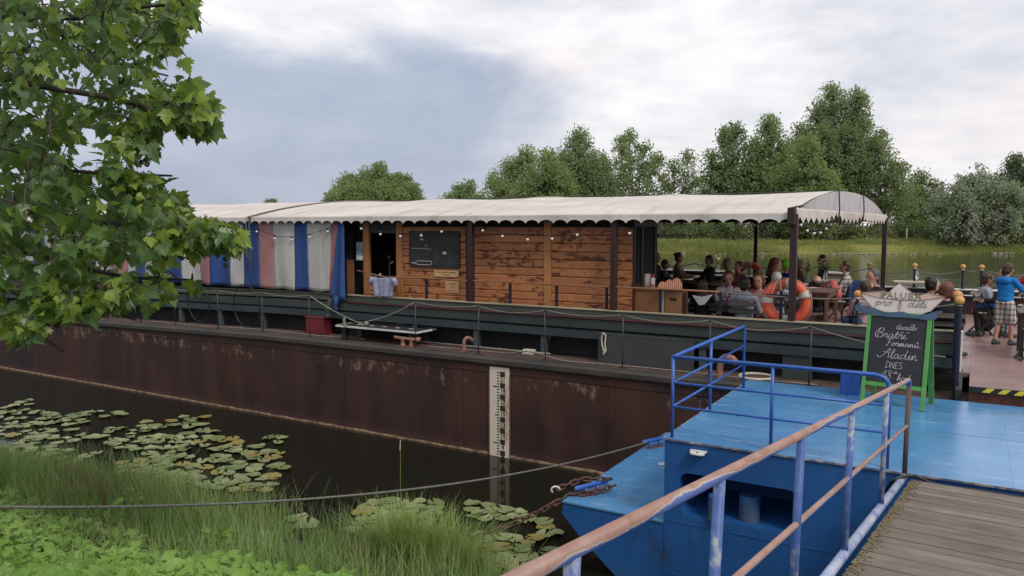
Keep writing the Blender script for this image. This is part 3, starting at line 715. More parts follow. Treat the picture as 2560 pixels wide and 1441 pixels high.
# ------------------------------------------------------------------ striped curtain, one strip of tarpaulin after another
curtain = thing('striped_curtain', 'blue, white and faded pink striped tarpaulin curtain closing the left half of the terrace', 'curtain', (0, 0, 0))
KN = CN + .05
edges = [(-24.2, 'w'), (-23.2, 'b'), (-22.5, 'w'), (-21.6, 'p'), (-21.1, 'b'), (-20.1, 'w'), (-19.3, 'p'), (-18.7, 'w')]
for x, c in ((338, 'b'), (360, 'w'), (415, 'b'), (455, 'w'), (500, 'p'), (525, 'b'), (577, 'w'), (607, 'b'), (650, 'p'), (683, 'w'), (737, 'b'), (768, 'w'), (806, 'w'), (829, 'p'), (851, 'b')):
    edges.append((AN(x, 650, KN)[0], c))
edges.append((AN(866, 650, KN)[0], None))
cm = {'b': 'cblue', 'w': 'cwhite', 'p': 'cpink'}
for i in range(len(edges) - 1):
    a, c = edges[i]; b = edges[i + 1][0]; last = i == len(edges) - 2; pn = i >= len(edges) - 4
    zb = 2.625 + .0 * i
    if i in (len(edges) - 3,): zb = 2.60
    mb = MB()
    def cf(u, v):
        z = 4.13 + (zb - 4.13) * v
        flare = 0
        s0, s1 = a, b
        if last: s0 = a - .22 * v; s1 = b + .10 * v; z = 4.13 + (2.50 - 4.13) * v
        if i == len(edges) - 3: s1 = b - .22 * v; s0 = a - .10 * v
        if i == len(edges) - 4: s1 = b - .10 * v
        s = s0 + (s1 - s0) * u
        fold = .018 * math.sin(s * 7 + 1.2 * math.sin(v * 3)) * (.4 + v) + .03 * mnoise.noise(Vector((s * 1.2, v * 2, 0)))
        if last or i == len(edges) - 3: fold += .05 * math.sin(u * 6) * (.3 + v)
        return (s, KN - (.05 if last else 0) + fold - (.06 * v if last else 0) + .002 * (i % 2), z + .012 * math.sin(s * 9) * v)
    mb.grid(cf, 10, 18)
    o = mb.obj('curtain_strip', MT[cm[c]], curtain, smooth=True, fix=False)
    sol = o.modifiers.new('thick', 'SOLIDIFY'); sol.thickness = .004; sol.offset = 1
mb = MB(); sx = edges[-2][0]
mb.tube(catmull([(sx - .02, CN - .06, 2.55), (sx + .0, CN - .09, 2.44), (sx - .03, CN - .09, 2.34), (sx + .0, CN - .08, 2.26)], 5), [.075, .07, .066, .062, .058, .055, .052, .05, .047, .044, .04, .037, .034, .03, .025, .02], 10)
mb.obj('gathered_end', MT['cblue'], curtain, smooth=True)
mb = MB(); mb.tube(catmull([(sx - .12, CN - .13, 2.50), (sx - .16, CN - .15, 2.35), (sx - .22, CN - .14, 2.2), (sx - .2, CN - .13, 2.1)], 4), [.05] * 12 + [.03], 8); mb.obj('grey_tail', MT['board'], curtain, smooth=True)
for k in range(12):
    s = -17 + k * .5; MB().lathe([(.006, 0), (.014, .0), (.014, .006), (.006, .006)], 8, (s, KN - .03, 2.66)).obj('eyelet', MT['iron'], curtain)
mb = MB(); mb.bb(-25, -11.3, KN + .25, KN + .35, FLZ, 4.1); tag(mb.obj('dark_partition', MT['dark']), 'dark partition behind the striped curtain', 'partition'); bpy.data.objects['dark_partition'].rotation_euler = (0, 0, -PHI)

# ------------------------------------------------------------------ plank cabin with the bar window
BN = 12.36; BD = 1.15
cab = thing('bar_cabin', 'varnished orange plank bar cabin with peeling stain under the canopy', 'cabin', (0, 0, 0))
def sx_(x): return AN(x, 680, BN)[0]
S = {k: sx_(k) for k in (868, 912, 926, 994, 1009, 1166, 1186, 1362, 1379, 1527, 1543, 1580)}
ph = .148; z0 = 2.22
plank_cache = {}
def plank(a, b, z, part='plank'):
    key = round(b - a, 2)
    if key not in plank_cache:
        L = b - a
        mb = MB(); mb.prism([(-.008, .003), (-.018, .009), (-.022, .016), (-.022, ph - .016), (-.018, ph - .009), (-.008, ph - .003), (.03, ph - .003), (.03, .003)], L, 'x', 0)
        plank_cache[key] = mb.mesh('plank', MT['plank'])
    o = link(part, plank_cache[key], cab); o.location = (a, BN, z); return o
for a, b, ztop in ((S[1009], S[1166], 99), (S[1186], S[1362], 99), (S[1379], S[1527], 99), (S[1543], S[1580], 99), (S[926], S[994], 2.9)):
    z = z0
    while z + ph < min(4.13, ztop):
        if (b - a) > .9 and random.random() < .28:
            m = a + (b - a) * random.uniform(.3, .7); plank(a + .002, m - .002, z); plank(m + .002, b - .002, z)
        else: plank(a + .002, b - .002, z)
        z += ph
MB().bb(S[926], S[1580], BN + .034, BN + .05, FLZ, 3.0).obj('backing', MT['dark'], cab)
MB().bb(S[1009], S[1580], BN + .034, BN + .05, 3.0, 4.12).obj('backing', MT['dark'], cab)
for a, b, m in ((912, 926, 'batten'), (994, 1009, 'batten'), (1362, 1379, 'batten')): MB().bb(S[a], S[b], BN - .045, BN + .03, FLZ, 4.10).obj('upright', MT[m], cab, bevel=.008)
for a, b in ((1166, 1186), (1527, 1543)): MB().bb(S[a] + .003, S[b] - .003, BN - .012, BN + .03, FLZ, 4.10).obj('dark_upright', MT['maroon'], cab)
# interior, end wall, back wall
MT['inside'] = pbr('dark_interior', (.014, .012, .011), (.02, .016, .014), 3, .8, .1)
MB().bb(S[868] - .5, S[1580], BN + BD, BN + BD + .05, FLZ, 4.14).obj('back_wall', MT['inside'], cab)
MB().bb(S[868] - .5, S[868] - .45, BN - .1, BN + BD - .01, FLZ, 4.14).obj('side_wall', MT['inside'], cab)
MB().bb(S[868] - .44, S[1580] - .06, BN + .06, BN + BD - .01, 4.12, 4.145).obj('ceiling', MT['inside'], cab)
e0 = S[1580]
MB().bb(e0 - .045, e0 - .002, BN + .06, BN + BD - .01, FLZ, 3.02).obj('end_wall', MT['maroon'], cab)
MB().bb(e0 - .035, e0 - .012, BN + .06, BN + BD - .01, 3.022, 4.10).obj('end_window', MT['dark'], cab)
for q in (BN + .08, BN + .45, BN + BD - .06): MB().bb(e0 - .05, e0 + .012, q - .03, q + .03, FLZ, 4.11).obj('end_upright', MT['maroon'], cab)
MB().bb(e0 - .05, e0 + .01, BN + .112, BN + BD - .092, 4.0, 4.09).obj('end_lintel', MT['maroon'], cab)
# bar window: dark lintel board, counter, tap, small sign, bottle
MB().bb(S[926] + .002, S[994] - .002, BN + .0, BN + .02, 3.86, 4.10).obj('lintel_board', MT['slate'], cab)
MB().bb(S[926] + .002, S[994] - .002, BN + .05, BN + .4, 2.86, 2.90).obj('bar_counter', MT['batten'], cab)
MB().bb(S[868] + .02, S[912] - .002, BN + .18, BN + .22, FLZ, 4.10).obj('door', MT['inside'], cab)
MB().bb(S[868] + .02, S[868] + .20, BN - .03, BN - .005, 2.2, 3.30).obj('side_board', MT['lightwood'], cab)
MT['poster'] = surf('pale_blue_poster', lambda t: {'c': t.ramp(t.noise(6, 3, .6), [(.4, (.10, .14, .19)), (.6, (.24, .29, .34))])}, r=.5)
s, z = AN(911, 628, BN + .1); p = thing('poster', 'small blue-grey poster at the cabin door left of the bar window', 'poster', (s, BN - .052, z))
MB().bb(-.09, .09, 0, .004, -.19, .19).obj('sheet', MT['poster'], p); MB().bb(-.085, .085, -.002, -.0005, -.18, -.09).obj('pale_block', MT['white'], p)
s, _ = AN(958, 640, BN); tap = thing('beer_tap', 'shiny chrome beer tap standing in the bar window', 'beer tap', (s, BN + .2, 2.905))
MT['chrome'] = surf('chrome', lambda t: {'c': (.6, .6, .6)}, r=.2, metal=1)
MB().lathe([(.05, 0), (.05, .01), (.022, .02), (.022, .32)], 12).obj('column', MT['chrome'], tap, smooth=True)
MB().caps((0, 0, .34), (.10, -.02, .36), .018).obj('spout', MT['chrome'], tap, smooth=True); MB().lathe([(.012, .36), (.02, .44), (.06, .47), (.06, .49)], 12).obj('handle', MT['iron'], tap, smooth=True)
s, _ = AN(941, 690, BN); b = thing('white_bottle', 'small white squeeze bottle on the bar window ledge', 'bottle', (s, BN + .12, 2.905)); MB().lathe([(.028, 0), (.03, .09), (.014, .12)], 12).obj('body', MT['white'], b, smooth=True); MB().lathe([(.012, .12), (.006, .17)], 8).obj('nozzle', MT['iron'], b)

# stroke lettering
GL = {
 'd': ([[(.8, .85), (.45, 1), (.1, .6), (.25, .05), (.7, .3), (.95, 1.1), (1.05, 2), (.93, .8), (.97, .1), (1.2, 0), (1.4, .25)]], 1.35),
 'i': ([[(0, .2), (.3, 1), (.25, .2), (.45, 0), (.7, .3)], [(.36, 1.36), (.38, 1.48)]], .62),
 'v': ([[(0, .7), (.2, 1), (.4, .1), (.55, 0), (.95, 1), (1.15, .85)]], 1.05),
 'a': ([[(.8, .85), (.45, 1), (.1, .5), (.3, 0), (.75, .5), (.85, 1), (.8, .2), (1, 0), (1.2, .3)]], 1.15),
 'l': ([[(0, .2), (.5, 1.5), (.45, 2.05), (.25, 1.6), (.2, .3), (.4, 0), (.65, .3)]], .62),
 'o': ([[(.5, 1), (.1, .6), (.25, 0), (.7, .2), (.75, .8), (.5, 1), (.75, .85), (1.05, .9)]], .95),
 'B': ([[(.35, 2.2), (.18, 1), (.05, 0)], [(-.35, 1.1), (.2, 2.2), (.9, 2.3), (1, 1.6), (.35, 1.2), (1, 1), (.95, .1), (.2, 0), (-.25, .3), (-.35, 1.1)]], 1.25),
 'r': ([[(0, .2), (.25, 1.1), (.4, .9), (.65, .95), (.6, .2), (.8, 0), (1, .3)]], .85),
 't': ([[(0, .2), (.45, 1.8), (.3, .3), (.5, 0), (.75, .3)], [(.1, 1.15), (.78, 1.25)]], .68),
 'ř': ([[(0, .2), (.25, 1.1), (.4, .9), (.65, .95), (.6, .2), (.8, 0), (1, .3)], [(.3, 1.7), (.48, 1.42), (.75, 1.75)]], .85),
 'í': ([[(0, .2), (.3, 1), (.25, .2), (.45, 0), (.9, .3)], [(.35, 1.45), (1, 1.75)]], .7),
 'F': ([[(.4, 2.1), (.25, 1), (0, 0), (-.3, .1)], [(-.2, 1.8), (.3, 2.25), (1.1, 2.1)], [(0, 1.1), (.8, 1.2)]], 1.0),
 'm': ([[(0, .2), (.2, 1), (.2, 0), (.3, .7), (.55, 1), (.6, 0), (.7, .7), (.95, 1), (1, .2), (1.2, 0), (1.4, .3)]], 1.35),
 'n': ([[(0, .2), (.2, 1), (.2, 0), (.35, .75), (.65, 1), (.7, .2), (.9, 0), (1.15, .3)]], 1.08),
 'ů': ([[(0, .3), (.2, 1), (.2, .2), (.5, 0), (.8, .6), (.85, 1), (.8, .2), (1, 0), (1.5, .35)], [(.55, 1.4), (.7, 1.55), (.55, 1.7), (.4, 1.55), (.55, 1.4)]], 1.2),
 'A': ([[(-1.2, .5), (-.8, 0), (-.1, .6), (.8, 2.2), (.78, 1.2), (.85, 0)], [(-.3, 1.3), (1, 1.2)]], 1.15),
 'D': ([[(.1, 1.6), (0, 0)], [(0, 1.6), (.8, 1.3), (.9, .5), (0, 0)]], 1.15), 'N': ([[(0, 0), (.1, 1.5)], [(.1, 1.5), (.85, 0)], [(.85, 0), (.95, 1.55)]], 1.2),
 'E': ([[(.05, 1.5), (0, 0)], [(.05, 1.5), (.7, 1.5)], [(0, .8), (.6, .8)], [(0, 0), (.7, 0)]], .95), 'S': ([[(.7, 1.4), (.3, 1.55), (.05, 1.2), (.6, .6), (.5, .05), (0, .15)]], .9),
 '1': ([[(-.3, .9), (.5, 2)], [(.5, 2), (.35, 0)]], .85), '8': ([[(.6, 1.2), (.9, 1.7), (.5, 2), (.2, 1.6), (.7, 1), (.8, .3), (.3, 0), (.1, .5), (.6, 1.2)]], 1.1),
 '0': ([[(.25, 1.4), (.05, 1.65), (.25, 1.9), (.45, 1.65), (.25, 1.4)]], .5), 'h': ([[(0, .2), (.5, 1.6), (.4, 2.05), (.25, 1.5), (.15, 0), (.4, .8), (.7, .9), (.7, .2), (1, .2)]], 1.0),
 'p': ([[(-.3, .4), (.2, 1), (-.15, -1)], [(.1, .6), (.5, 1), (.75, .6), (.4, .05), (.05, .2)]], .95), 'e': ([[(0, .3), (.6, .6), (.5, 1), (.2, .8), (.2, .1), (.6, 0), (.9, .3)]], .82),
 'ě': ([[(0, .3), (.6, .6), (.5, 1), (.2, .8), (.2, .1), (.6, 0), (.9, .3)], [(.3, 1.6), (.45, 1.35), (.7, 1.65)]], .82),
 'O': ([[(.4, 0), (0, 1), (.4, 2), (.8, 1), (.4, 0)]], 1.0), 'K': ([[(0, 0), (.05, 2)], [(.75, 2), (.05, .95)], [(.05, .95), (.8, 0)]], 1.0), 'Y': ([[(0, 2), (.4, 1)], [(.8, 2), (.3, 0)], [(.5, 2.2), (.8, 2.5)]], .95), ' ': ([], .6)}
def strokes(txt, h, r, slant=.12, track=1.0):
    """handwriting in the xz plane, pen radius r; returns MB starting at x=0 and its width"""
    mb = MB(); x = 0
    for ch in txt:
        st, adv = GL[ch]
        for p in st:
            q = [(x + (a + b * slant) * h, 0, b * h) for a, b in p]
            q = catmull(q, 4) if len(q) > 2 else [Vector(a) for a in q]
            mb.tube(q, r, 4)
        x += adv * h * track
    return mb, x
def write(txt, h, r, at, parent, mat, name='writing', center=True, slant=.12, track=1.0):
    mb, wd = strokes(txt, h, r, slant, track); o = mb.obj(name, mat, parent, kind='stuff', fix=False)
    o.location = (at[0] - (wd / 2 if center else 0), at[1], at[2]); return o
lx = (S[926] + S[994]) / 2
write('OKYNKO', .105, .004, (lx, BN - .006, 3.875), cab, MT['chalkdim'], track=.98)

# menu chalkboard and plaques
s0, zt_ = AN(1027, 580, BN - .03); s1, zb_ = AN(1148, 669, BN - .03)
menu = thing('menu_board', 'large black chalk menu board hung on the plank cabin', 'menu board', ((s0 + s1) / 2, BN - .05, zb_)); mw = s1 - s0; mh = zt_ - zb_
MB().bb(-mw / 2, mw / 2, 0, .018, 0, mh).obj('board', MT['slate'], menu)
for a in ((-mw / 2 - .012, mw / 2 + .012, -.008, .02, -.02, -.001), (-mw / 2 - .012, mw / 2 + .012, -.008, .02, mh + .001, mh + .02), (-mw / 2 - .02, -mw / 2 - .001, -.008, .02, -.0, mh), (mw / 2 + .001, mw / 2 + .02, -.008, .02, 0, mh)): MB().bb(*a).obj('frame', MT['black'], menu)
mb = MB(); rr = random.Random(4)
for cx0, cx1, zc0, zc1 in ((-.44, -.10, .08, .36), (-.44, -.1, .40, .60), (-.04, .18, .1, .6), (.26, .42, .08, .6)):
    z = zc0
    while z < zc1:
        x = cx0 * mw / .92
        while x < cx1 * mw / .92 - .05:
            L = rr.uniform(.03, .09); mb.tube([(x + L * k / 6, -.003, z * mh / .66 + rr.uniform(-.007, .007)) for k in range(7)], .0022, 3); x += L + rr.uniform(.015, .04)
        z += .048
mb.obj('chalk_lines', MT['chalkdim'], menu, kind='stuff', fix=False)
mb = MB(); mb.tube([(-mw * .48, -.003, mh * .52), (-mw * .06, -.003, mh * .505)], .005, 4); mb.obj('ruled_line', MT['chalk'], menu)
mb = MB(); mb.tube([(mw * .03, -.003, .03), (mw * .03, -.003, mh * .45)], .0025, 4); mb.tube([(mw * .32, -.003, .03), (mw * .32, -.003, mh * .8)], .002, 4); mb.obj('column_lines', MT['chalkdim'], menu, kind='stuff')
mb = MB(); ol = [(-.44, .055), (-.37, .055), (-.31, .09), (-.06, .09), (-.045, .075), (-.045, .035), (-.06, .02), (-.31, .02), (-.37, .045), (-.44, .045), (-.44, .055)]
mb.tube([(a * mw / .92, -.004, b * mh / .66 + .01) for a, b in ol], .007, 4, closed=False); mb.obj('drawn_bottle', MT['chalk'], menu)
mb = MB(); mb.bb(.18 * mw, .26 * mw, -.004, -.001, mh * .36, mh * .44); mb.obj('drawn_cup', MT['chalk'], menu); MB().bb(-.28 * mw, -.22 * mw, -.004, -.001, mh * .76, mh * .80).obj('drawn_mark', MT['chalk'], menu); mb = MB(); mb.tube([(-.17 * mw, -.004, mh * .53), (-.17 * mw, -.004, mh * .58)], .004, 4); mb.tube([(-.19 * mw, -.004, mh * .60), (-.15 * mw, -.004, mh * .60)], .007, 4); mb.obj('drawn_glass', MT['chalk'], menu, kind='stuff')
MT['plaque'] = surf('pale_plaque_wood', wood_fn((.60, .36, .17), (.68, .44, .23), (.4, .2, .1), 1.1), spec=.3)
MT['ink'] = surf('burnt_lettering', lambda t: {'c': (.10, .03, .02)}, r=.8)
def plaque(x0, y0, x1, y1, lines, label):
    a, zt = AN(x0, y0, BN - .03); b, zb = AN(x1, y1, BN - .03); w_, h_ = b - a, zt - zb
    p = thing('plaque', label, 'sign', ((a + b) / 2, BN - .04, zb)); MB().bb(-w_ / 2, w_ / 2, 0, .012, 0, h_).obj('board', MT['plaque'], p, bevel=.004)
    for tx, size, z in lines:
        me = text_mesh(tx, size, MT['ink'], .0008); me.transform(UPRIGHT); me.transform(Matrix.Translation((0, -.0015, h_ * z))); link('lettering', me, p)
plaque(1086, 675, 1147, 694, [('K baru prosíme vstupujte', .046, .72), ('s rouškou', .046, .33)], 'wide pale wooden plaque below the menu board asking for masks')
plaque(1114, 704, 1147, 733, [('UDRŽUJTE', .043, .8), ('2 m', .085, .5), ('ROZESTUPY', .043, .17)], 'square pale wooden plaque reading two metres below the wider plaque')

# striped shirt drying on the rail
MT['stripes'] = surf('striped_jersey', lambda t: {'c': t.mix(t.step(t.math('FRACT', t.math('MULTIPLY', t.sep(t.co())[2], 42)), .42, .5), (.50, .50, .56), (.06, .075, .24))}, r=.85)
s, z = AN(963, 694, RN - .04)
sh = thing('striped_shirt', 'blue and white striped shirt hanging on the rail below the bar window', 'shirt', (s, RN - .075, 3.0))
mb = MB()
def shf(u, v):
    wd = .29 - .09 * min(1, v * 1.1) + .02 * v; x = (u - .5) * 2 * wd
    zc = .0 - .40 * v - (.045 * (1 - abs(2 * u - 1)) if v < .01 else 0)
    return (x, -.02 - .02 * math.sin(u * 11 + v * 2) * (.3 + v) - .012 * math.sin(u * 23), zc)
mb.grid(shf, 22, 16); o = mb.obj('shirt_body', MT['stripes'], sh, smooth=True, fix=False); so = o.modifiers.new('thick', 'SOLIDIFY'); so.thickness = .006
for q in (-1, 1):
    mb = MB(); mb.tube([(q * .26, -.025, -.03), (q * .31, -.03, -.09), (q * .33, -.03, -.17)], [.055, .05, .045], 10); mb.obj('sleeve', MT['stripes'], sh, smooth=True)

# ------------------------------------------------------------------ string lights
def light_string(pts, bulbs, label, r=.006, nm='light_string'):
    t = thing(nm, label, 'string lights', (0, 0, 0), 0, 'bulb strings under the canopy')
    mb = MB(); mb.tube([Vector(p) for p in catmull(pts, 6)], r, 5); mb.obj('wire', MT['socket'], t, smooth=True)
    for b in bulbs:
        k = MB().lathe([(.016, .0), (.019, -.02), (.017, -.045)], 8); o = k.obj('socket', MT['socket'], t, smooth=True); o.location = b
        k = MB().ball((0, 0, -.064), .026, 10, 8); g = k.obj('bulb', MT['glass_bulb'], o, smooth=True)
LN = CE + .03
bp = [(642, 572), (686, 589), (729, 592), (774, 585), (819, 571), (903, 564), (951, 578), (1001, 583), (1053, 581), (1104, 571), (1207, 568), (1256, 582), (1319, 590), (1380, 588), (1443, 578), (1574, 574)]
pp = [(AN(x, y, LN)[0], LN, AN(x, y, LN)[1]) for x, y in bp]
full = []
for i, p in enumerate(pp):
    full.append(p)
    if i + 1 < len(pp) and i in (4, 9, 14): full.append(((p[0] + pp[i + 1][0]) / 2, LN, 4.1))
light_string(full, pp, 'string of milky bulbs along the eave in front of the cabin and curtain')
def string_px(px, n0, n1, label, extra=None):
    m = len(px); P = []
    for i, (x, y) in enumerate(px):
        n = n0 + (n1 - n0) * i / max(1, m - 1); s, z = AN(x, y, n); P.append((s, n, z))
    light_string([P[0]] + P[1:] if not extra else extra + P, P, label)
string_px([(1608, 583), (1645, 588), (1726, 589), (1806, 575), (1888, 556)], 16.5, 16.5, 'string of bulbs sagging across the open terrace left of the far canopy post')
string_px([(1660, 556), (1704, 556), (1748, 555), (1793, 556), (1840, 555)], 15.0, 15.0, 'short row of bulbs under the eave above the terrace guests')
string_px([(2002, 552), (2018, 567), (2035, 574), (2051, 573), (2065, 563), (2076, 553)], 12.5, 15.2, 'string of bulbs sagging below the gable beside the corner post')
string_px([(2086, 550), (2092, 552), (2101, 557), (2111, 551), (2120, 550)], 15.5, 17.2, 'cluster of bulbs below the middle of the gable flap')
string_px([(2140, 557), (2150, 553), (2157, 558), (2169, 560), (2177, 558), (2185, 552)], 17.8, 20.2, 'string of bulbs below the right part of the gable flap')

# ------------------------------------------------------------------ service counter, crate, hand-made stand, bottles
cs0, _ = AN(1580, 760, 12.55); cs1, _ = AN(1690, 760, 12.4)
ct = thing('service_counter', 'wooden service counter with a pale upright beside the cabin end', 'counter', (cs0 + .02, 12.48, FLZ)); cw = cs1 - cs0
MB().bb(.0, cw * .62, 0, .03, .04, .96).obj('front_panel', MT['lightwood'], ct); MB().bb(cw * .62 + .002, cw * .70, -.02, .05, 0, .96).obj('upright', MT['slat'], ct)
MB().bb(-.02, cw * .74, -.03, .38, .962, .995).obj('counter_top', MT['batten'], ct, bevel=.004); MB().bb(0, .04, .032, .36, 0, .96).obj('side_panel', MT['lightwood'], ct)
cr = thing('wooden_crate', 'upright wooden crate with hand slots at the counter end', 'crate', (cs0 + cw * .74, 12.46, FLZ))
for k, z in enumerate((.03, .50)):
    for a in ((0, .30, 0, .015), (0, .30, .285, .30), (0, .015, .016, .284), (.285, .30, .016, .284)): MB().bb(a[0], a[1], a[2], a[3], z, z + .44).obj('side', MT['lightwood'] if k else MT['slat'], cr)
    MB().bb(.09, .21, -.004, -.001, z + .30, z + .345).obj('hand_slot', MT['socket'], cr); MB().bb(.32, .36, -.01, .05, z, z + .44).obj('corner_strip', MT['maroon'], cr)
MT['papertowel'] = pbr('paper_roll', (.58, .50, .44), (.5, .43, .38), 8, .8, .1)
s, z = AN(1619, 700, 12.6); o = MB().lathe([(.055, 0), (.055, .23), (.02, .23), (.02, .2)], 16).obj('paper_roll', MT['papertowel'], smooth=True); o.location = W(s, 12.6, FLZ + .996); tag(o, 'beige paper towel roll on the service counter', 'paper roll')
s, z = AN(1630, 700, 12.55); b = thing('sauce_bottle', 'white squeeze bottle with red cap on the service counter', 'bottle', (s + .02, 12.55, FLZ + .996)); MB().lathe([(.034, 0), (.034, .15), (.022, .175)], 14).obj('body', MT['white'], b, smooth=True); MT['redcap'] = surf('red_plastic', lambda t: {'c': (.45, .02, .02)}, r=.4); MB().lathe([(.024, .176), (.024, .215), (.01, .24)], 12).obj('cap', MT['redcap'], b, smooth=True); MB().lathe([(.0345, .03), (.0345, .05)], 14).obj('band', MT['redcap'], b)
MT['wafer'] = surf('striped_cone_card', lambda t: {'c': t.mix(t.step(t.math('FRACT', t.math('MULTIPLY', t.sep(t.co())[0], 30)), .4, .6), (.66, .40, .20), (.40, .10, .08))}, r=.7)
s, z = AN(1676, 705, 12.42)
hs = thing('card_stand', 'scalloped card stand with three striped humps on the counter rail', 'stand', (s, 12.36, 2.965))
mb = MB()
for i, (cx, hh, ww) in enumerate(((-.12, .13, .07), (0, .165, .085), (.125, .20, .085))):
    prof = [(cx - ww, 0), (cx - ww * 1.0, hh * .5), (cx - ww * .6, hh * .85), (cx, hh), (cx + ww * .6, hh * .85), (cx + ww, hh * .5), (cx + ww, 0)]
    MB().prism(prof, .02, 'y', i * .004).obj('striped_hump', MT['wafer'], hs)

# ------------------------------------------------------------------ lifebuoys
MT['orange'] = surf('lifebuoy_orange', lambda t: {'c': t.ramp(t.noise(4, 4, .6), [(.35, (.62, .085, .035)), (.7, (.72, .13, .06))])}, r=.42, spec=.4)
MT['buoytape'] = surf('lifebuoy_tape', lambda t: {'c': (.50, .47, .43)}, r=.5)
def lifebuoy(snz, rz, label, R0=.285, r=.085):
    t = thing('lifebuoy', label, 'lifebuoy', snz, rz, 'lifebuoys on the barge'); mb = MB()
    ring = [(math.cos(a) * R0, 0, math.sin(a) * R0) for a in [2 * PI * k / 48 for k in range(48)]]
    mb.tube(ring, r, 14, closed=True); o = mb.obj('ring', MT['orange'], t, smooth=True); o.scale = (1, .8, 1)
    for a0 in (.30, 1.32, 2.9, 4.5):
        mb = MB(); mb.tube([(math.cos(a) * R0, 0, math.sin(a) * R0) for a in [a0 + .06 * k for k in range(6)]], r * 1.03, 14, cap=False); b = mb.obj('tape_band', MT['buoytape'], t, smooth=True); b.scale = (1, .82, 1)
    mb = MB(); pts = []
    for k in range(49):
        a = 2 * PI * k / 48; rr_ = R0 + r * (.92 + .22 * abs(math.sin(2 * a)) + .05 * math.sin(5 * a))
        pts.append((math.cos(a + .3) * rr_, -.04, math.sin(a + .3) * rr_))
    mb.tube(pts, .007, 6, closed=False); mb.obj('grab_rope', MT['hose'], t, smooth=True)
    mb = MB(); mb.tube(catmull([(-.22, -.08, .10), (-.10, -.10, .36), (-.05, -.10, .15), (.12, -.10, .06), (.30, -.09, .12)], 5), .010, 6); mb.obj('loose_rope', MT['ropew'], t, smooth=True)
    return t
s, z = AN(1967, 756, CN + .19); lifebuoy((s, CN + .19, z), 0, 'bright orange lifebuoy with rope at the near canopy corner post')
s, z = AN(1873, 690, FN - .2); lifebuoy((s, FN - .17, z), 0, 'darker red lifebuoy on the far railing behind the guests')
mb = MB(); mb.bb(-.02, .02, 0, .03, 0, .44); mb.bb(-.22, .22, -.002, .012, .34, .38); o = mb.obj('lifebuoy_bracket', MT['navy']); o.location = W(AN(1950, 752, CN)[0], CN + .06, 2.602); o.rotation_euler = (0, 0, -PHI); tag(o, 'dark cross-shaped bracket holding the near lifebuoy', 'bracket')
# ------------------------------------------------------------------ terrace furniture
TZ = FLZ
def table(sn, size, h, rz, mat, label, apron=.10, group='terrace tables', thin=False):
    t = thing('table', label, 'table', (*sn, TZ), rz, group); w_, d_ = size
    n = max(3, round(d_ / .14)); pd = d_ / n
    for i in range(n): MB().bb(-w_ / 2, w_ / 2, -d_ / 2 + i * pd + .002, -d_ / 2 + (i + 1) * pd - .002, h - .03, h).obj('top_board', mat, t)
    if apron:
        for q in (-1, 1):
            MB().bb(-w_ / 2 + .06, w_ / 2 - .06, q * (d_ / 2 - .05) - .01, q * (d_ / 2 - .05) + .01, h - .03 - apron, h - .031).obj('apron', mat, t); MB().bb(q * (w_ / 2 - .05) - .01, q * (w_ / 2 - .05) + .01, -d_ / 2 + .06, d_ / 2 - .06, h - .03 - apron, h - .031).obj('apron', mat, t)
    for q in (-1, 1):
        if thin:
            for p in (-1, 1): MB().bar((q * (w_ / 2 - .08), p * d_ * .4, h - .031), (q * (w_ / 2 - .08), -p * d_ * .4, 0), .016, .025, (1, 0, 0)).obj('crossed_leg', MT['black'], t)
            continue
        for p in (-1, 1): MB().bb(q * (w_ / 2 - .06) - .03, q * (w_ / 2 - .06) + .03, p * (d_ / 2 - .06) - .03, p * (d_ / 2 - .06) + .03, 0, h - .031).obj('leg', mat, t)
    return t
MT['darktable'] = pbr('dark_table', (.030, .022, .02), (.05, .035, .03), 5, .35, .1)
MT['paletable'] = pbr('pale_table_top', (.30, .25, .21), (.22, .18, .15), 5, .35, .1)
tA = AZ(2035, 724, TZ + .75); table(tA, (1.3, .8), .75, R(90), MT['tablewood'], 'brown wooden table with a flower vase right of the near lifebuoy')
tB = AZ(2078, 702, TZ + .75); table(tB, (1.3, .8), .75, R(90), MT['tablewood'], 'brown wooden table with daisies standing behind the nearest brown table')
tC = AZ(2085, 681, TZ + .75); table(tC, (1.0, .7), .75, R(90), MT['paletable'], 'pale-topped table farthest back among the flower tables')
tD = AZ(1742, 676, TZ + .75); table(tD, (2.0, .75), .75, 0, MT['darktable'], 'long dark table in front of the guests at the left edge')
tF = AZ(1858, 690, TZ + .75); table(tF, (1.6, .7), .75, 0, MT['darktable'], 'dark table below the far lifebuoy')
tE = (AZ(1858, 735, TZ + .75)[0], 13.25); table(tE, (1.5, .7), .74, 0, MT['darktable'], 'dark table between the hooded boy and the woman in the printed blouse')
tG = AZ(2290, 703, TZ + .75); table(tG, (.95, .6), .74, R(8), MT['slat'], 'slatted whitish table by the far railing', 0, thin=True)
tH = AZ(2600, 775, TZ + .72); table(tH, (.6, .9), .70, 0, MT['darktable'], 'dark children table at the right edge beside the standing boy', .06)

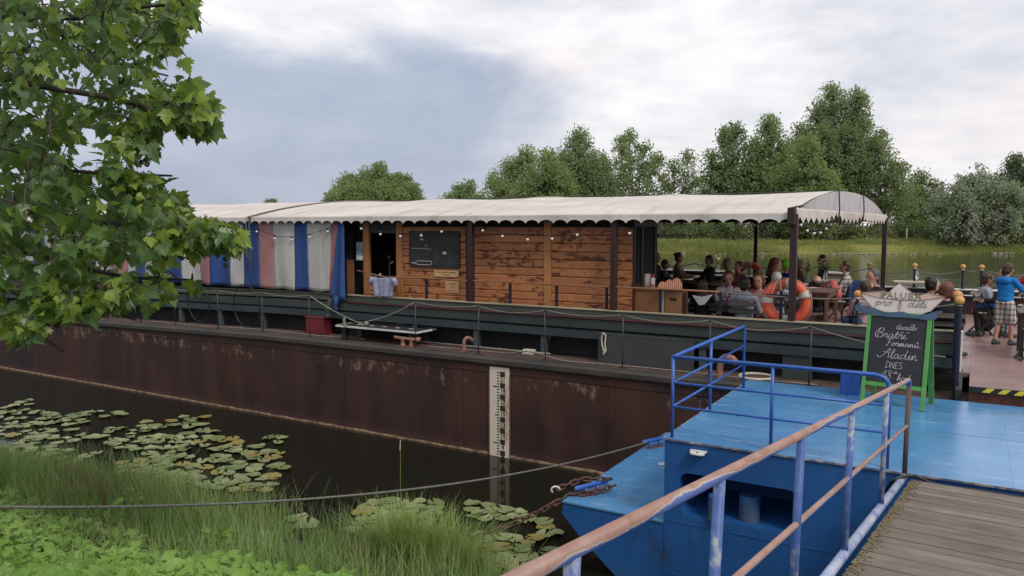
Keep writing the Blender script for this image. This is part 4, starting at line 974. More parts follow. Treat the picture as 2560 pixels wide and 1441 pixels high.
# folding chair
def make_chair(sm):
    t = thing('folding_chair', 'x', 'chair', (0, 0, 0))
    for q in (-1, 1):
        x = q * .20
        MB().bar((x, -.17, .84), (x, .20, .0), .016, .028, (0, 1, 0)).obj('back_leg', MT['black'], t); MB().bar((x - q * .025, .18, .45), (x - q * .025, -.26, 0), .016, .028, (0, 1, 0)).obj('front_leg', MT['black'], t)
    for i in range(5): MB().bb(-.19, .19, -.16 + i * .075, -.105 + i * .075, .445, .465).obj('seat_slat', sm, t)
    for q in (-1, 1): MB().bb(q * .165 - .01, q * .165 + .01, -.165, .20, .42, .443).obj('seat_rail', MT['black'], t)
    for z, y in ((.80, -.155), (.68, -.10)): MB().box((0, y - .022, z), (.42, .016, .07), Matrix.Rotation(R(-24), 3, 'X')).obj('back_slat', sm, t)
    MB().tube([(-.2, .2, .02), (.2, .2, .02)], .009, 6).obj('stretcher', MT['black'], t); MB().tube([(-.175, -.25, .02), (.175, -.25, .02)], .009, 6).obj('stretcher', MT['black'], t)
    return t
protos = {}
def chair(sn, rz, label, dark=False):
    if dark not in protos: c = protos[dark] = make_chair(MT['darktable'] if dark else MT['slat'])
    else: c = dup(protos[dark])
    c.location = W(*sn, TZ); c.rotation_euler = (0, 0, -PHI + rz); c['label'] = label; c['group'] = 'folding chairs on the terrace'
    return c

# vases
MT['glass'] = surf('pale_glass', lambda t: {'c': (.75, .80, .76)}, r=.06, trans=.85, ior=1.3)
MT['stem'] = leafmat('flower_stem', (.06, .10, .03), (.10, .15, .05))
MT['petal'] = pbr('cream_petal', (.70, .66, .50), (.60, .52, .30), 30, .8, 0)
def vase(sn, z, label, k=1.0, n=26, spread=.12):
    t = thing('flower_vase', label, 'vase', (*sn, z), 0, 'flower vases on the tables')
    MB().lathe([(.04 * k, 0), (.045 * k, .03 * k), (.04 * k, .13 * k), (.018 * k, .19 * k), (.02 * k, .24 * k)], 14).obj('bottle', MT['glass'], t, smooth=True)
    st = MB(); fl = MB(); rr = random.Random(n)
    for i in range(n):
        a = rr.uniform(0, 2 * PI); q = rr.uniform(.2, 1) * spread * k; hz = rr.uniform(.32, .52) * k
        p = Vector((math.cos(a) * q, math.sin(a) * q, hz)); st.tube([(0, 0, .02), (math.cos(a) * .012, math.sin(a) * .012, .22 * k), p], .003, 4)
        for j in range(2): fl.ball(p + Vector((rr.uniform(-.02, .02), rr.uniform(-.02, .02), rr.uniform(-.01, .02))), (.017, .017, .011), 6, 4)
        b = p * .75; L = .05; st.add([b, b + Vector((L * math.cos(a + 1), L * math.sin(a + 1), .02)), b + Vector((L * 1.6 * math.cos(a), L * 1.6 * math.sin(a), .03))], [(0, 1, 2)])
    st.obj('stems', MT['stem'], t, fix=False, kind='stuff'); fl.obj('blossoms', MT['petal'], t, fix=False, kind='stuff')
vA = AZ(2016, 712, TZ + .75); vase(vA, TZ + .751, 'leafy flower bottle on the nearest brown table', 1.1, 20, .10)
vB = AZ(2063, 702, TZ + .75); vase(vB, TZ + .751, 'bottle of cream daisies on the second brown table', 1.05, 34, .15)
vD = AZ(1795, 680, TZ + .75); vase(vD, TZ + .751, 'small flower bottle between the black shirt guest and the blonde guest', .95, 16, .08)
# helmet on the table, paper, glass bottle
s, n = AZ(2041, 711, TZ + .75); hm = thing('cycle_helmet', 'peach and dark cycle helmet lying on the nearest brown table', 'helmet', (s, n, TZ + .751))
MT['peachp'] = surf('peach_plastic', lambda t: {'c': (.62, .38, .28)}, r=.35); MT['dgrey'] = surf('dark_grey_plastic', lambda t: {'c': (.05, .05, .055)}, r=.4)
MB().lathe([(.115, .06), (.108, .10), (.085, .145), (.05, .175), (.01, .185)], 18).obj('shell', MT['peachp'], hm, smooth=True); MB().lathe([(.11, 0), (.122, .01), (.122, .055), (.114, .06)], 18).obj('rim', MT['dgrey'], hm, smooth=True)
s, n = AZ(2030, 720, TZ + .75); o = MB().bb(-.10, .10, -.07, .07, 0, .003).obj('paper_sheet', MT['white']); o.location = W(s, n, TZ + .752); o.rotation_euler = (0, 0, .3); tag(o, 'white sheet of paper on the nearest brown table', 'paper')
s, n = AZ(2292, 699, TZ + .75); o = MB().lathe([(.035, 0), (.037, .14), (.014, .2), (.014, .26)], 12).obj('water_bottle', MT['glass'], smooth=True); o.location = W(s, n, TZ + .742); tag(o, 'clear bottle on the slatted whitish table', 'bottle')

# ------------------------------------------------------------------ people
def bake(mb, name, mat, parent, voxel, smooth=2):
    me = bpy.data.meshes.new('tmp'); me.from_pydata(mb.v, [], mb.f)
    bm = bmesh.new(); bm.from_mesh(me); bmesh.ops.recalc_face_normals(bm, faces=bm.faces); bm.to_mesh(me); bm.free()
    o = bpy.data.objects.new('tmp', me); COL.objects.link(o)
    r = o.modifiers.new('r', 'REMESH'); r.mode = 'VOXEL'; r.voxel_size = voxel
    if smooth: sm = o.modifiers.new('s', 'SMOOTH'); sm.factor = .5; sm.iterations = smooth
    dg = bpy.context.evaluated_depsgraph_get(); nm = bpy.data.meshes.new_from_object(o.evaluated_get(dg))
    bpy.data.objects.remove(o); bpy.data.meshes.remove(me)
    nm.materials.clear(); nm.materials.append(mat); nm.name = name
    nm.polygons.foreach_set('use_smooth', [True] * len(nm.polygons))
    return link(name, nm, parent)
def cloth(name, c1, c2=None): return pbr(name, c1, c2 or tuple(x * .75 for x in c1), 9, .85, .25, bscale=14, bd=.012, spec=.15)
MT['skin'] = surf('skin', lambda t: {'c': t.ramp(t.noise(9, 3, .5), [(.35, (.50, .27, .19)), (.65, (.42, .21, .15))])}, r=.5, spec=.35)
MT['eye'] = surf('eye_dark', lambda t: {'c': (.02, .015, .012)}, r=.2); MT['lip'] = surf('lip', lambda t: {'c': (.33, .10, .09)}, r=.5)
def hairm(name, c): return surf(name, lambda t: {'c': t.mix(t.step(t.noise(14, 4, .6, t.mapping(t.co(), (3, 3, .6))), .35, .65), c, tuple(x * .5 for x in c)), 'nrm': t.bump(t.noise(30, 3, .6, t.mapping(t.co(), (3, 3, .5))), .5, .008)}, r=.5, spec=.35)
HB, HR, HBL, HW, HD, HG = hairm('brown_hair', (.075, .042, .024)), hairm('red_hair', (.16, .055, .026)), hairm('blond_hair', (.38, .27, .16)), hairm('white_hair', (.62, .60, .56)), hairm('dark_hair', (.016, .012, .011)), hairm('greying_hair', (.10, .095, .09))
def grid_mat(name, base, lines, k=22):
    def fn(t):
        x, y, z = t.sep(t.co()); a = t.step(t.math('FRACT', t.math('MULTIPLY', t.math('ADD', x, y), k)), .62, .7); b = t.step(t.math('FRACT', t.math('MULTIPLY', z, k)), .62, .7)
        return {'c': t.mix(t.math('MULTIPLY', t.math('ADD', a, b), .5), base, lines)}
    return surf(name, fn, r=.85, spec=.15)
def spot_mat(name, base, spots, k=16, th=.56):
    return surf(name, lambda t: {'c': t.mix(t.step(t.noise(k, 2, .5, None, 1.2), th, th + .03), base, spots)}, r=.8, spec=.15)

def person(label, hp, hz, face, shirt, trousers, hair, style='short', arms='table', k=None, seat=True, short=False, vox=.012, lean=.0, tilt=0, yaw=0, chairlab=None, feat=False, n_override=None, extra=None, shorts=False, snpos=None, shoes=None):
    base_hz = 1.20 if seat else 1.60
    k = hz / base_hz
    if snpos: s, n = snpos
    else:
        s, n = AZ(hp[0], hp[1], TZ + hz)
        if n_override: s, z = AN(hp[0], hp[1], n_override); n = n_override; k = (z - TZ) / base_hz
    f = R(face); ho = Vector((0, .03 + lean, 0)) * k
    s -= -math.sin(f) * ho.y; n -= math.cos(f) * ho.y
    t = thing('person', label, 'person', (s, n, TZ), f, 'guests on the barge terrace')
    V = lambda x, y, z: Vector((x, y, z)) * k
    if seat: P = dict(pel=V(0, 0, .53), ch=V(0, lean * .5 - .01, .82), nk=V(0, lean * .9 - .005, 1.03), hd=V(0, lean + .03, 1.20))
    else: P = dict(pel=V(0, 0, .92), ch=V(0, lean * .5, 1.21), nk=V(0, lean * .9 - .005, 1.43), hd=V(0, lean + .03, 1.60))
    zs = P['nk'].z / k - .055; yo = P['nk'].y / k
    A = {'table': ((.24, .14 + yo, zs - .26), (.13, .38 + yo, zs - .27)), 'lap': ((.25, .04 + yo, zs - .28), (.10, .25 + yo, zs - .40)), 'down': ((.25, -.02 + yo, zs - .28), (.24, .05 + yo, zs - .53)), 'face': ((.22, .22 + yo, zs - .24), (.06, .13 + yo, zs + .05)), 'reach': ((.24, .16 + yo, zs - .2), (.16, .42 + yo, zs - .20))}
    ar = [A[arms], A[arms]] if isinstance(arms, str) else [A[a] for a in arms]
    b = MB()                                                    # skin: head, neck, arms, hands, torso, legs
    rot = Matrix.Rotation(R(yaw), 3, 'Z') @ Matrix.Rotation(R(-tilt), 3, 'X'); hd = P['hd']
    hv = lambda x, y, z: hd + rot @ V(x, y, z)
    hk = 1.22 if k < .9 else 1.13
    b.ball(hv(0, -.005, .02), tuple(q * k * hk for q in (.074, .092, .098)), 18, 14, rot); b.ball(hv(0, .022, -.045), tuple(q * k * hk for q in (.056, .065, .075)), 14, 10, rot)
    b.ball(hv(0, .094 * hk, -.012), tuple(q * k for q in (.014, .02, .024)), 8, 6, rot); b.ball(hv(0, .068, -.095), tuple(q * k for q in (.025, .022, .02)), 8, 6, rot)
    for q in (-1, 1): b.ball(hv(q * .077 * hk, -.01, -.005), tuple(q2 * k for q2 in (.012, .022, .032)), 8, 6, rot)
    b.caps(P['nk'] - V(0, 0, .04), hd + V(0, -.02, -.05), .052 * k, .048 * k); b.ball(P['ch'], tuple(q * k for q in (.15, .095, .22)), 16, 10); b.ball(P['pel'], tuple(q * k for q in (.155, .11, .13)), 14, 10); b.caps(V(-.13, yo, zs), V(.13, yo, zs), .06 * k)
    sl = MB(); tr = MB()                                        # clothes
    sl.ball(P['ch'], tuple(q * k for q in (.175, .12, .245)), 16, 12); sl.ball((P['ch'] + P['pel']) / 2, tuple(q * k for q in (.165, .125, .20)), 16, 10); sl.ball(P['pel'] + V(0, 0, .05), tuple(q * k for q in (.172, .135, .10)), 16, 10); sl.caps(V(-.135, yo, zs), V(.135, yo, zs), .078 * k); sl.caps(P['nk'] - V(0, 0, .06), P['nk'] - V(0, 0, .01), .075 * k, .062 * k)
    for qi, q in enumerate((-1, 1)):
        e_, h_ = ar[qi]; sh = V(q * .175, yo, zs - .01); el = V(q * e_[0], e_[1], e_[2]); ha = V(q * h_[0], h_[1], h_[2]); dv = (ha - el).normalized()
        b.caps(sh, el, .046 * k, .036 * k); b.caps(el, ha, .036 * k, .025 * k)
        side = dv.cross(Vector((0, 0, 1))); side = side.normalized() if side.length > .1 else Vector((q, 0, 0)); up = side.cross(dv)
        b.ball(ha + dv * .045 * k, tuple(z * k for z in (.038, .045, .016)), 10, 6, Matrix((side, dv, up)).transposed())
        for fi, (off, L) in enumerate(((-.027, .062), (-.009, .072), (.009, .068), (.026, .055))):
            r0 = ha + dv * .08 * k + side * off * k; m_ = r0 + dv * L * .5 * k - up * .006 * k; b.tube([r0 - dv * .02 * k, m_, m_ + dv * L * .45 * k - up * .022 * k], [.0095 * k, .009 * k, .0075 * k], 6)
        th = ha + dv * .03 * k + side * (-q * .035) * k; b.tube([ha + dv * .01 * k, th, th + dv * .045 * k + side * (-q * .012) * k - up * .01 * k], [.012 * k, .011 * k, .009 * k], 6)
        if short: sl.caps(sh, sh.lerp(el, .62), .072 * k, .064 * k)
        else: sl.caps(sh, el, .070 * k, .058 * k); sl.caps(el, el.lerp(ha, .93), .058 * k, .044 * k)
        if seat: hip, kn, an, to = V(q * .09, .02, .50), V(q * .12, .44, .50), V(q * .12, .40, .09), V(q * .13, .54, .04)
        else: hip, kn, an, to = V(q * .09, 0, .88), V(q * .10, .03 + q * .05, .49), V(q * .11, -.02 + q * .10, .09), V(q * .12, .12 + q * .10, .035)
        b.caps(hip, kn, .075 * k, .05 * k); b.caps(kn, kn.lerp(an, .4), .05 * k, .053 * k); b.caps(kn.lerp(an, .4), an, .053 * k, .035 * k); b.caps(an - V(0, .02, .03), to, .034 * k, .026 * k)
        if shorts: tr.caps(hip, kn.lerp(hip, .08) , .115 * k, .105 * k)
        else: tr.caps(hip, kn, .092 * k, .070 * k); tr.caps(kn, an + V(0, 0, .03), .070 * k, .055 * k)
        so = MB(); so.caps(an + V(0, -.04, -.045), to + V(0, .02, 0), .046 * k, .038 * k); so.caps(an + V(0, -.02, -.02), an + V(0, .0, .01), .05 * k, .048 * k); bake(so, 'shoe', shoes or MT['shoe'], t, .014)
    tr.ball(P['pel'] - V(0, 0, .02), tuple(q * k for q in (.165, .128, .125)), 14, 10)
    bake(b, 'body', MT['skin'], t, vox); bake(sl, 'shirt', shirt, t, max(.015, vox * 1.25), 3); bake(tr, 'trousers', trousers, t, max(.016, vox * 1.3), 3)
    if style and style != 'helmet':
        hr = MB(); rr = random.Random(len(label))
        hr.ball(hv(0, -.026, .035), tuple(q * k * hk for q in (.086, .092, .098)), 16, 12, rot); hr.ball(hv(0, -.05, -.03), tuple(q * k * hk for q in (.074, .06, .075)), 14, 10, rot)
        for q in range(9): a = rr.uniform(0, 2 * PI); hr.ball(hv(math.cos(a) * .055, -.02 + math.sin(a) * .055, .10 + rr.uniform(-.015, .015)), .026 * k, 8, 6)
        if style in ('long', 'wavy'):
            for q in (-1, 1): hr.caps(hv(q * .072, -.02, .02), hv(q * .085, -.03, -.16), .034 * k, .03 * k)
            hr.caps(hv(0, -.07, 0), hv(0, -.085, -.19), .065 * k, .055 * k); hr.caps(hv(-.05, -.06, 0), hv(-.06, -.075, -.18), .04 * k, .04 * k); hr.caps(hv(.05, -.06, 0), hv(.06, -.075, -.18), .04 * k, .04 * k)
        if style == 'bob':
            for q in (-1, 1): hr.caps(hv(q * .075, -.01, .04), hv(q * .08, -.01, -.07), .034 * k, .028 * k)
            hr.caps(hv(-.05, -.06, -.02), hv(.05, -.06, -.02), .05 * k)
        if style == 'bun': hr.ball(hv(0, -.115, .075), .042 * k)
        if style == 'pony': hr.ball(hv(0, -.11, .06), .03 * k); hr.caps(hv(0, -.12, .06), hv(0, -.16, -.10), .035 * k, .018 * k)
        if style == 'curly':
            for q in range(16): a = rr.uniform(0, 2 * PI); e = rr.uniform(.2, 1.2); hr.ball(hv(math.cos(a) * .085 * math.cos(e), -.03 + math.sin(a) * .085 * math.cos(e), .03 + .09 * math.sin(e)), .028 * k, 8, 6)
        bake(hr, 'hair', hair, t, .012 * (1 if vox < .013 else 1.2), 2)
    if feat:
        for q in (-1, 1):
            MB().ball(hv(q * .032, .083 * hk, .008), tuple(z * k for z in (.012, .007, .008)), 8, 6, rot).obj('eye', MT['eye'], t, smooth=True); MB().caps(hv(q * .048, .078 * hk, .032), hv(q * .018, .088 * hk, .034), .004 * k).obj('eyebrow', hair or HB, t, smooth=True)
        MB().caps(hv(-.02, .083, -.062), hv(.02, .083, -.062), .006 * k).obj('mouth', MT['lip'], t, smooth=True)
    if chairlab: chair((s, n), f, chairlab, 'boy in the grey and' not in chairlab)
    t['k_'] = k; del t['k_']
    return t, P, hv, k, rot
MT['shoe'] = pbr('dark_shoe', (.03, .03, .032), (.06, .055, .05), 8, .6, .1)
C_black, C_dark, C_jean = cloth('black_cloth', (.014, .014, .016)), cloth('dark_cloth', (.030, .026, .026)), cloth('blue_denim', (.045, .075, .15))
C_plaid = grid_mat('dark_plaid', (.035, .04, .035), (.30, .30, .27), 16); C_plaidb = grid_mat('blue_white_plaid', (.11, .12, .15), (.50, .52, .55), 14); C_short = grid_mat('checked_cotton', (.52, .49, .45), (.07, .06, .065), 11)
C_floral = spot_mat('printed_blouse', (.55, .47, .47), (.15, .05, .10), 22, .53); C_night = spot_mat('dark_floral', (.025, .022, .025), (.50, .46, .44), 26, .62)
C_grey, C_pinkshirt, C_blue, C_tan, C_pink, C_white = cloth('grey_hoodie', (.23, .25, .30)), cloth('pink_shirt', (.38, .17, .16)), cloth('royal_blue_cotton', (.018, .045, .30)), cloth('tan_cloth', (.22, .16, .11)), cloth('pink_jacket', (.50, .34, .40)), cloth('pale_blouse', (.52, .42, .40))
C_sky, C_red = cloth('sky_blue_jacket', (.02, .19, .52)), cloth('red_cotton', (.42, .015, .03))
def two_fn(t):
    z = t.sep(t.co())[2]; return {'c': t.mix(t.step(z, .62, .66), t.mix(t.step(t.noise(9, 2, .5), .45, .5), (.05, .16, .50), (.03, .10, .36)), (.34, .36, .42))}
C_two = surf('grey_blue_hoodie', two_fn, r=.85, spec=.15)

person('guest in dark clothes half hidden behind the cabin end', (1641, 645), 1.25, -90, C_dark, C_jean, HD, 'short', vox=.016)
person('boy in a plaid shirt at the long dark table', (1664, 662), 1.07, -70, C_plaid, C_dark, HB, 'short', vox=.016)
person('guest with hair in a bun sitting upright by the river', (1698, 644), 1.22, -80, C_tan, C_dark, HB, 'bun', vox=.016)
person('guest in a black shirt with tousled brown hair looking down', (1772, 652), 1.18, 130, C_dark, C_dark, HB, 'curly', vox=.014, tilt=15)
person('blonde guest in a pale blouse leaning on the table', (1816, 660), 1.16, 110, C_white, C_jean, HBL, 'long', vox=.014, yaw=-10)
person('woman in a printed blouse facing the bank beside the hooded boy', (1822, 697), 1.12, 190, C_floral, C_jean, HR, 'bob', arms='table', short=True, vox=.010, tilt=12, feat=True, chairlab='folding chair of the woman in the printed blouse')
t, P, hv, k, rot = person('boy in a grey hoodie seen from behind beside the near lifebuoy', (1862, 713), 1.0, 5, C_grey, C_jean, HD, 'short', arms='table', vox=.010, tilt=8, n_override=12.72, chairlab='dark folding chair of the boy in the grey hoodie')
hd_ = MB(); hd_.ball(P['nk'] + Vector((0, -.09, -.05)) * k, tuple(q * k for q in (.14, .075, .10)), 14, 10); hd_.caps(P['nk'] + Vector((-.07, -.02, 0)) * k, P['nk'] + Vector((.07, -.02, 0)) * k, .06 * k); bake(hd_, 'hood', C_grey, t, .014)
person('red-faced woman in a pink shirt facing the bank', (1897, 703), 1.13, 172, C_pinkshirt, C_dark, HR, 'bob', arms='table', vox=.010, tilt=10, feat=True, chairlab='folding chair of the woman in the pink shirt')
t, P, hv, k, rot = person('guest in a dark jacket with white hood lining seen from behind', (1757, 718), 1.0, 15, C_black, C_dark, HB, 'long', arms='table', vox=.012, n_override=13.0)
hd_ = MB(); hd_.add([Vector(p) * k + P['nk'] for p in ((-.20, -.15, .02), (.21, -.15, .05), (.05, -.20, -.16), (-.06, -.20, -.18), (0, -.18, -.01))], [(0, 4, 3), (4, 1, 2), (4, 2, 3)]); o = hd_.obj('hood_lining', MT['white'], t); so = o.modifiers.new('t', 'SOLIDIFY'); so.thickness = .02
person('woman with long red hair in profile beside the green helmet', (1939, 664), 1.27, -80, C_dark, C_dark, HR, 'long', vox=.013, tilt=12, arms='lap')
t, P, hv, k, rot = person('child in a bright green helmet and blue shirt', (1967, 667), 1.15, -35, C_blue, C_jean, HB, 'helmet', vox=.013, tilt=12, arms='lap')
MT['lime'] = surf('lime_plastic', lambda t: {'c': (.22, .62, .03)}, r=.3)
hm = MB(); hm.ball(hv(0, -.012, .05), tuple(q * k for q in (.145, .165, .135)), 18, 12, rot); o = bake(hm, 'helmet_shell', MT['lime'], t, .012, 3); MB().tube([hv(-.09, 0, .0), hv(-.06, .02, -.09), hv(0, .04, -.125), hv(.06, .02, -.09), hv(.09, 0, 0)], .008 * k, 6).obj('chin_strap', MT['socket'], t)
MB().ball(hv(-.02, -.175, .09), .016 * k, 8, 6).obj('vent_hole', MT['socket'], t)
person('white-haired guest in a plaid shirt behind the near lifebuoy', (1942, 698), 1.12, -8, C_plaidb, C_dark, HW, 'short', vox=.010, arms='table', chairlab='folding chair of the white-haired guest')
person('fair-haired child in a tan top right of the canopy post', (2003, 662), 1.12, -60, C_tan, C_dark, HBL, 'bob', vox=.014)
person('guest in a dark flowered top behind the daisies', (2054, 650), 1.2, 110, C_night, C_dark, HD, 'short', vox=.014, arms='lap')
person('grey-haired man resting his face on his hand', (2182, 694), 1.2, 140, C_dark, C_jean, HG, 'short', arms=('face', 'table'), vox=.011, tilt=12, feat=True)
person('girl with a ponytail in a pale pink jacket left of the paper-boat sign', (2163, 722), 1.03, 25, C_pink, C_jean, HB, 'pony', vox=.011, arms='table', chairlab='folding chair of the girl in the pink jacket')
person('red-haired guest in a black jacket seen from behind the sign', (2366, 728), 1.13, 12, C_black, C_dark, HR, 'bob', vox=.011, arms='table', chairlab='folding chair of the red-haired guest in black')
person('boy in a grey and blue hoodie sitting sideways on a folding chair', (2470, 700), 1.05, -70, C_two, C_plaidb, HB, 'curly', vox=.010, arms='lap', tilt=15, feat=True, chairlab='folding chair of the boy in the grey and blue hoodie')
s, n = AZ(2512, 862, TZ)
t, P, hv, k, rot = person('boy in a sky blue jacket and checked shorts standing at the table', None, 1.29, -35, C_sky, C_short, HB, 'short', vox=.010, arms='reach', seat=False, tilt=22, feat=True, shorts=True, snpos=(s, n), lean=.03)
hd_ = MB(); hd_.ball(P['nk'] + Vector((0, -.09, -.06)) * k, tuple(q * k for q in (.15, .07, .09)), 14, 10); hd_.caps(P['nk'] + Vector((-.09, -.01, -.02)) * k, P['nk'] + Vector((.09, -.01, -.02)) * k, .055 * k); bake(hd_, 'hood', C_sky, t, .014)
person('dark-haired guest partly hidden behind the standing boy', (2511, 688), 1.15, 80, C_dark, C_dark, HD, 'long', vox=.015)
person('child in a red shirt at the right edge of the picture', (2572, 660), 1.10, 90, C_red, C_dark, HB, 'short', vox=.015)

person('dark-haired guest half hidden behind the near corner post', (1984, 650), 1.22, 60, C_tan, C_jean, HD, 'long', vox=.016)
person('guest in a checked shirt at the far brown table', (2112, 668), 1.15, 100, C_short, C_jean, HB, 'short', vox=.016)
person('guest in dark clothes beside the red-haired guest in black', (2332, 712), 1.12, -60, C_plaid, C_jean, HD, 'bob', vox=.014)
person('guest in a pink shirt behind the woman in the printed blouse', (1846, 668), 1.14, 150, C_pinkshirt, C_jean, HB, 'short', vox=.016)
# loose chairs, bags
s, n = AZ(2080, 806, TZ); n -= .1; ch = chair((s, n + .1), R(-60), 'folding chair carrying the coral backpack')
bp_ = thing('backpack', 'coral pink backpack on the folding chair beside the brown tables', 'backpack', (s, n + .1, TZ + .466), R(-60))
MT['coral'] = cloth('coral_nylon', (.58, .14, .12)); mb = MB(); mb.ball((0, -.02, .20), (.19, .13, .24), 16, 12); mb.ball((0, .10, .13), (.14, .08, .13), 12, 8); bake(mb, 'bag_body', MT['coral'], bp_, .014, 3)
for q in (-1, 1): MB().tube(catmull([(q * .07, -.10, .34), (q * .08, -.2, .30), (q * .09, -.2, .14), (q * .10, -.12, .03)], 4), .018, 8).obj('strap', MT['coral'], bp_, smooth=True)
MB().tube(catmull([(-.04, -.04, .37), (0, -.04, .43), (.04, -.04, .37)], 4), .008, 6).obj('grab_handle', MT['coral'], bp_, smooth=True)
s2, n2 = AZ(2118, 805, TZ); chair((s2 + .1, n2 + .25), R(30), 'folding chair with the blue jacket over its back')
jk = thing('blue_jacket', 'dark blue jacket hung over a folding chair back near the backpack', 'jacket', (s2 + .1, n2 + .25, TZ + .5), R(30)); mb = MB(); mb.ball((0, -.16, .25), (.20, .05, .14), 14, 10); mb.ball((0, -.15, .05), (.17, .04, .18), 14, 10); bake(mb, 'jacket_body', cloth('navy_blue_nylon', (.02, .045, .12)), jk, .015, 3)
for q in (-1, 1): MB().caps((q * .17, -.16, .28), (q * .19, -.17, -.02), .05, .04).obj('sleeve', C_jean, jk, smooth=True)
bg_ = thing('dark_bag', 'black bag under the chair of the seated boy', 'bag', (*AZ(2462, 828, TZ), TZ)); mb = MB(); mb.ball((0, 0, .14), (.16, .11, .15), 14, 10); bake(mb, 'bag_body', C_black, bg_, .016, 2); MB().tube(catmull([(-.1, 0, .26), (0, 0, .36), (.1, 0, .26)], 4), .01, 6).obj('handle', C_black, bg_, smooth=True)
s, n = AZ(2545, 820, TZ); chair((s + .15, n), R(-100), 'empty folding chair at the right edge behind the standing boy'); s, n = AZ(2572, 900, TZ); chair((s + .1, n), R(-80), 'nearest folding chair cut off by the right edge')
# ------------------------------------------------------------------ blue pontoon
def blue_fn(deck):
    def fn(t):
        v = t.co(); f = t.noise(1.1, 5, .6, v); g = t.noise(6, 6, .65, v)
        c = t.mix(t.step(f, .35, .7), (.060, .215, .43), (.090, .27, .51)) if deck else t.mix(t.step(f, .3, .7), (.010, .075, .25), (.016, .105, .33))  # one blue paint; the walls' shade is put into darker tones
        sc = t.noise(3, 7, .7, t.mapping(v, (.6, 5, 1) if deck else (1, 1, .3)))
        c = t.mix(t.math('MULTIPLY', t.step(sc, .56, .70), .65), c, (.40, .50, .58) if deck else (.02, .03, .05))
        c = t.mix(t.math('MULTIPLY', t.step(g, .60, .72), .35), c, (.05, .12, .25))
        if deck:
            dt = t.step(t.noise(1.7, 6, .7, t.mapping(v, (1, 1, 1), (5, 3, 0))), .54, .72); c = t.mix(t.math('MULTIPLY', dt, .45), c, (.13, .19, .24)); ch2 = t.step(t.noise(26, 3, .7, v), .68, .72); c = t.mix(t.math('MULTIPLY', ch2, .6), c, (.45, .42, .38))
        if not deck:
            ru = t.math('MULTIPLY', t.step(t.noise(3.5, 5, .7, t.mapping(v, (1, 1, .10), (2, 0, 0))), .60, .72), t.step(t.noise(1.3, 3, .6, v), .42, .6)); c = t.mix(t.math('MULTIPLY', ru, .6), c, (.075, .042, .022)); sc2 = t.step(t.noise(17, 5, .75, t.mapping(v, (1, 1, 1.6))), .67, .71); c = t.mix(t.math('MULTIPLY', sc2, .7), c, (.24, .26, .27))
            z = t.sep(v)[2]; k = t.math('SUBTRACT', 1, t.step(t.math('ADD', z, t.math('MULTIPLY', g, .25)), .15, .45)); c = t.mix(t.math('MULTIPLY', k, .6), c, (.10, .13, .10))
            rs = t.math('MULTIPLY', t.step(t.noise(8, 5, .7, v), .58, .66), t.step(z, 1.62, 1.80)); c = t.mix(t.math('MULTIPLY', rs, .7), c, (.09, .06, .03))
        return {'c': c, 'r': t.math('ADD', .13 if deck else .42, t.math('MULTIPLY', g, .25)), 'nrm': t.bump(t.math('ADD', g, t.math('MULTIPLY', t.noise(.8, 2, .5, v), 2)), .14, .01)}
    return fn
MT['bluedeck'] = surf('blue_deck_paint', blue_fn(True), spec=.85); MT['blueshaded'] = surf('shaded_blue_paint', blue_fn(False), spec=.45)
MT['bluepipe'] = pbr('blue_pipe_paint', (.020, .085, .36), (.03, .12, .44), 9, .35, .1, spec=.5)
MT['edge'] = pbr('scuffed_deck_edge', (.42, .36, .33), (.10, .13, .20), 11, .7, .3, lo=.4, hi=.55)
PZ, PN0, PN1, PS0 = 1.80, 7.72, 11.28, -2.735
BZ, BS0, BN1 = .90, -3.88, 11.15
pont = thing('pontoon', 'bright blue steel pontoon with a low bow between the bank and the barge', 'pontoon', (0, 0, 0))
def rrect(x0, x1, z0, z1, r, k=5):
    o = []
    for cx, cz, a0 in ((x1 - r, z1 - r, 0), (x0 + r, z1 - r, 90), (x0 + r, z0 + r, 180), (x1 - r, z0 + r, 270)):
        for i in range(k + 1): a = R(a0 + 90 * i / k); o.append((cx + r * math.cos(a), cz + r * math.sin(a)))
    return o
na, nzt = AN(1700, 1182, PN0); nb, nzb = AN(1992, 1340, PN0); _, nzb = AN(1860, 1318, PN0); _, nzt = AN(1700, 1180, PN0)
def boolean(a, b, name, mats, parent):
    oa = a.obj('tmpa', mats); ob = b.obj('tmpb', mats)
    m = oa.modifiers.new('b', 'BOOLEAN'); m.operation = 'DIFFERENCE'; m.solver = 'EXACT'; m.object = ob
    dg = bpy.context.evaluated_depsgraph_get(); me = bpy.data.meshes.new_from_object(oa.evaluated_get(dg)); me.name = name
    bpy.data.objects.remove(oa); bpy.data.objects.remove(ob); return link(name, me, parent)
boolean(MB().bb(PS0, 9, PN0, PN1, -.7, PZ - .02), MB().prism(rrect(na, nb, nzb, nzt, .10), 1.1, 'y', PN0 - .1), 'pontoon_hull', MT['blueshaded'], pont)
MB().bb(na + .05, nb - .05, PN0 + .02, PN0 + .98, nzb + .003, nzb + .012).obj('niche_floor', MT['blueshaded'], pont)
o = MB().bb(PS0 - .012, 9, PN0 - .012, PN1, PZ - .018, PZ).obj('main_deck', MT['bluedeck'], pont)
MB().bb(PS0 - .016, 9, PN0 - .018, PN0 - .0125, PZ - .017, PZ + .002).obj('deck_edge', MT['edge'], pont)
MB().bb(PS0 - .02, PS0 - .0125, PN0 - .018, PN1, PZ - .017, PZ + .002).obj('deck_edge', MT['edge'], pont)
q = [AN(1408, 1257, PN0), AN(1405, 1285, PN0), AN(1434, 1322, PN0), AN(1454, 1348, PN0), AN(1536, 1438, PN0)]
prof = [(PS0 - .003, BZ - .02), (q[0][0], BZ - .02)] + [(a, b) for a, b in q[1:]] + [(q[-1][0] + .55, -.5), (PS0 - .003, -.6)]
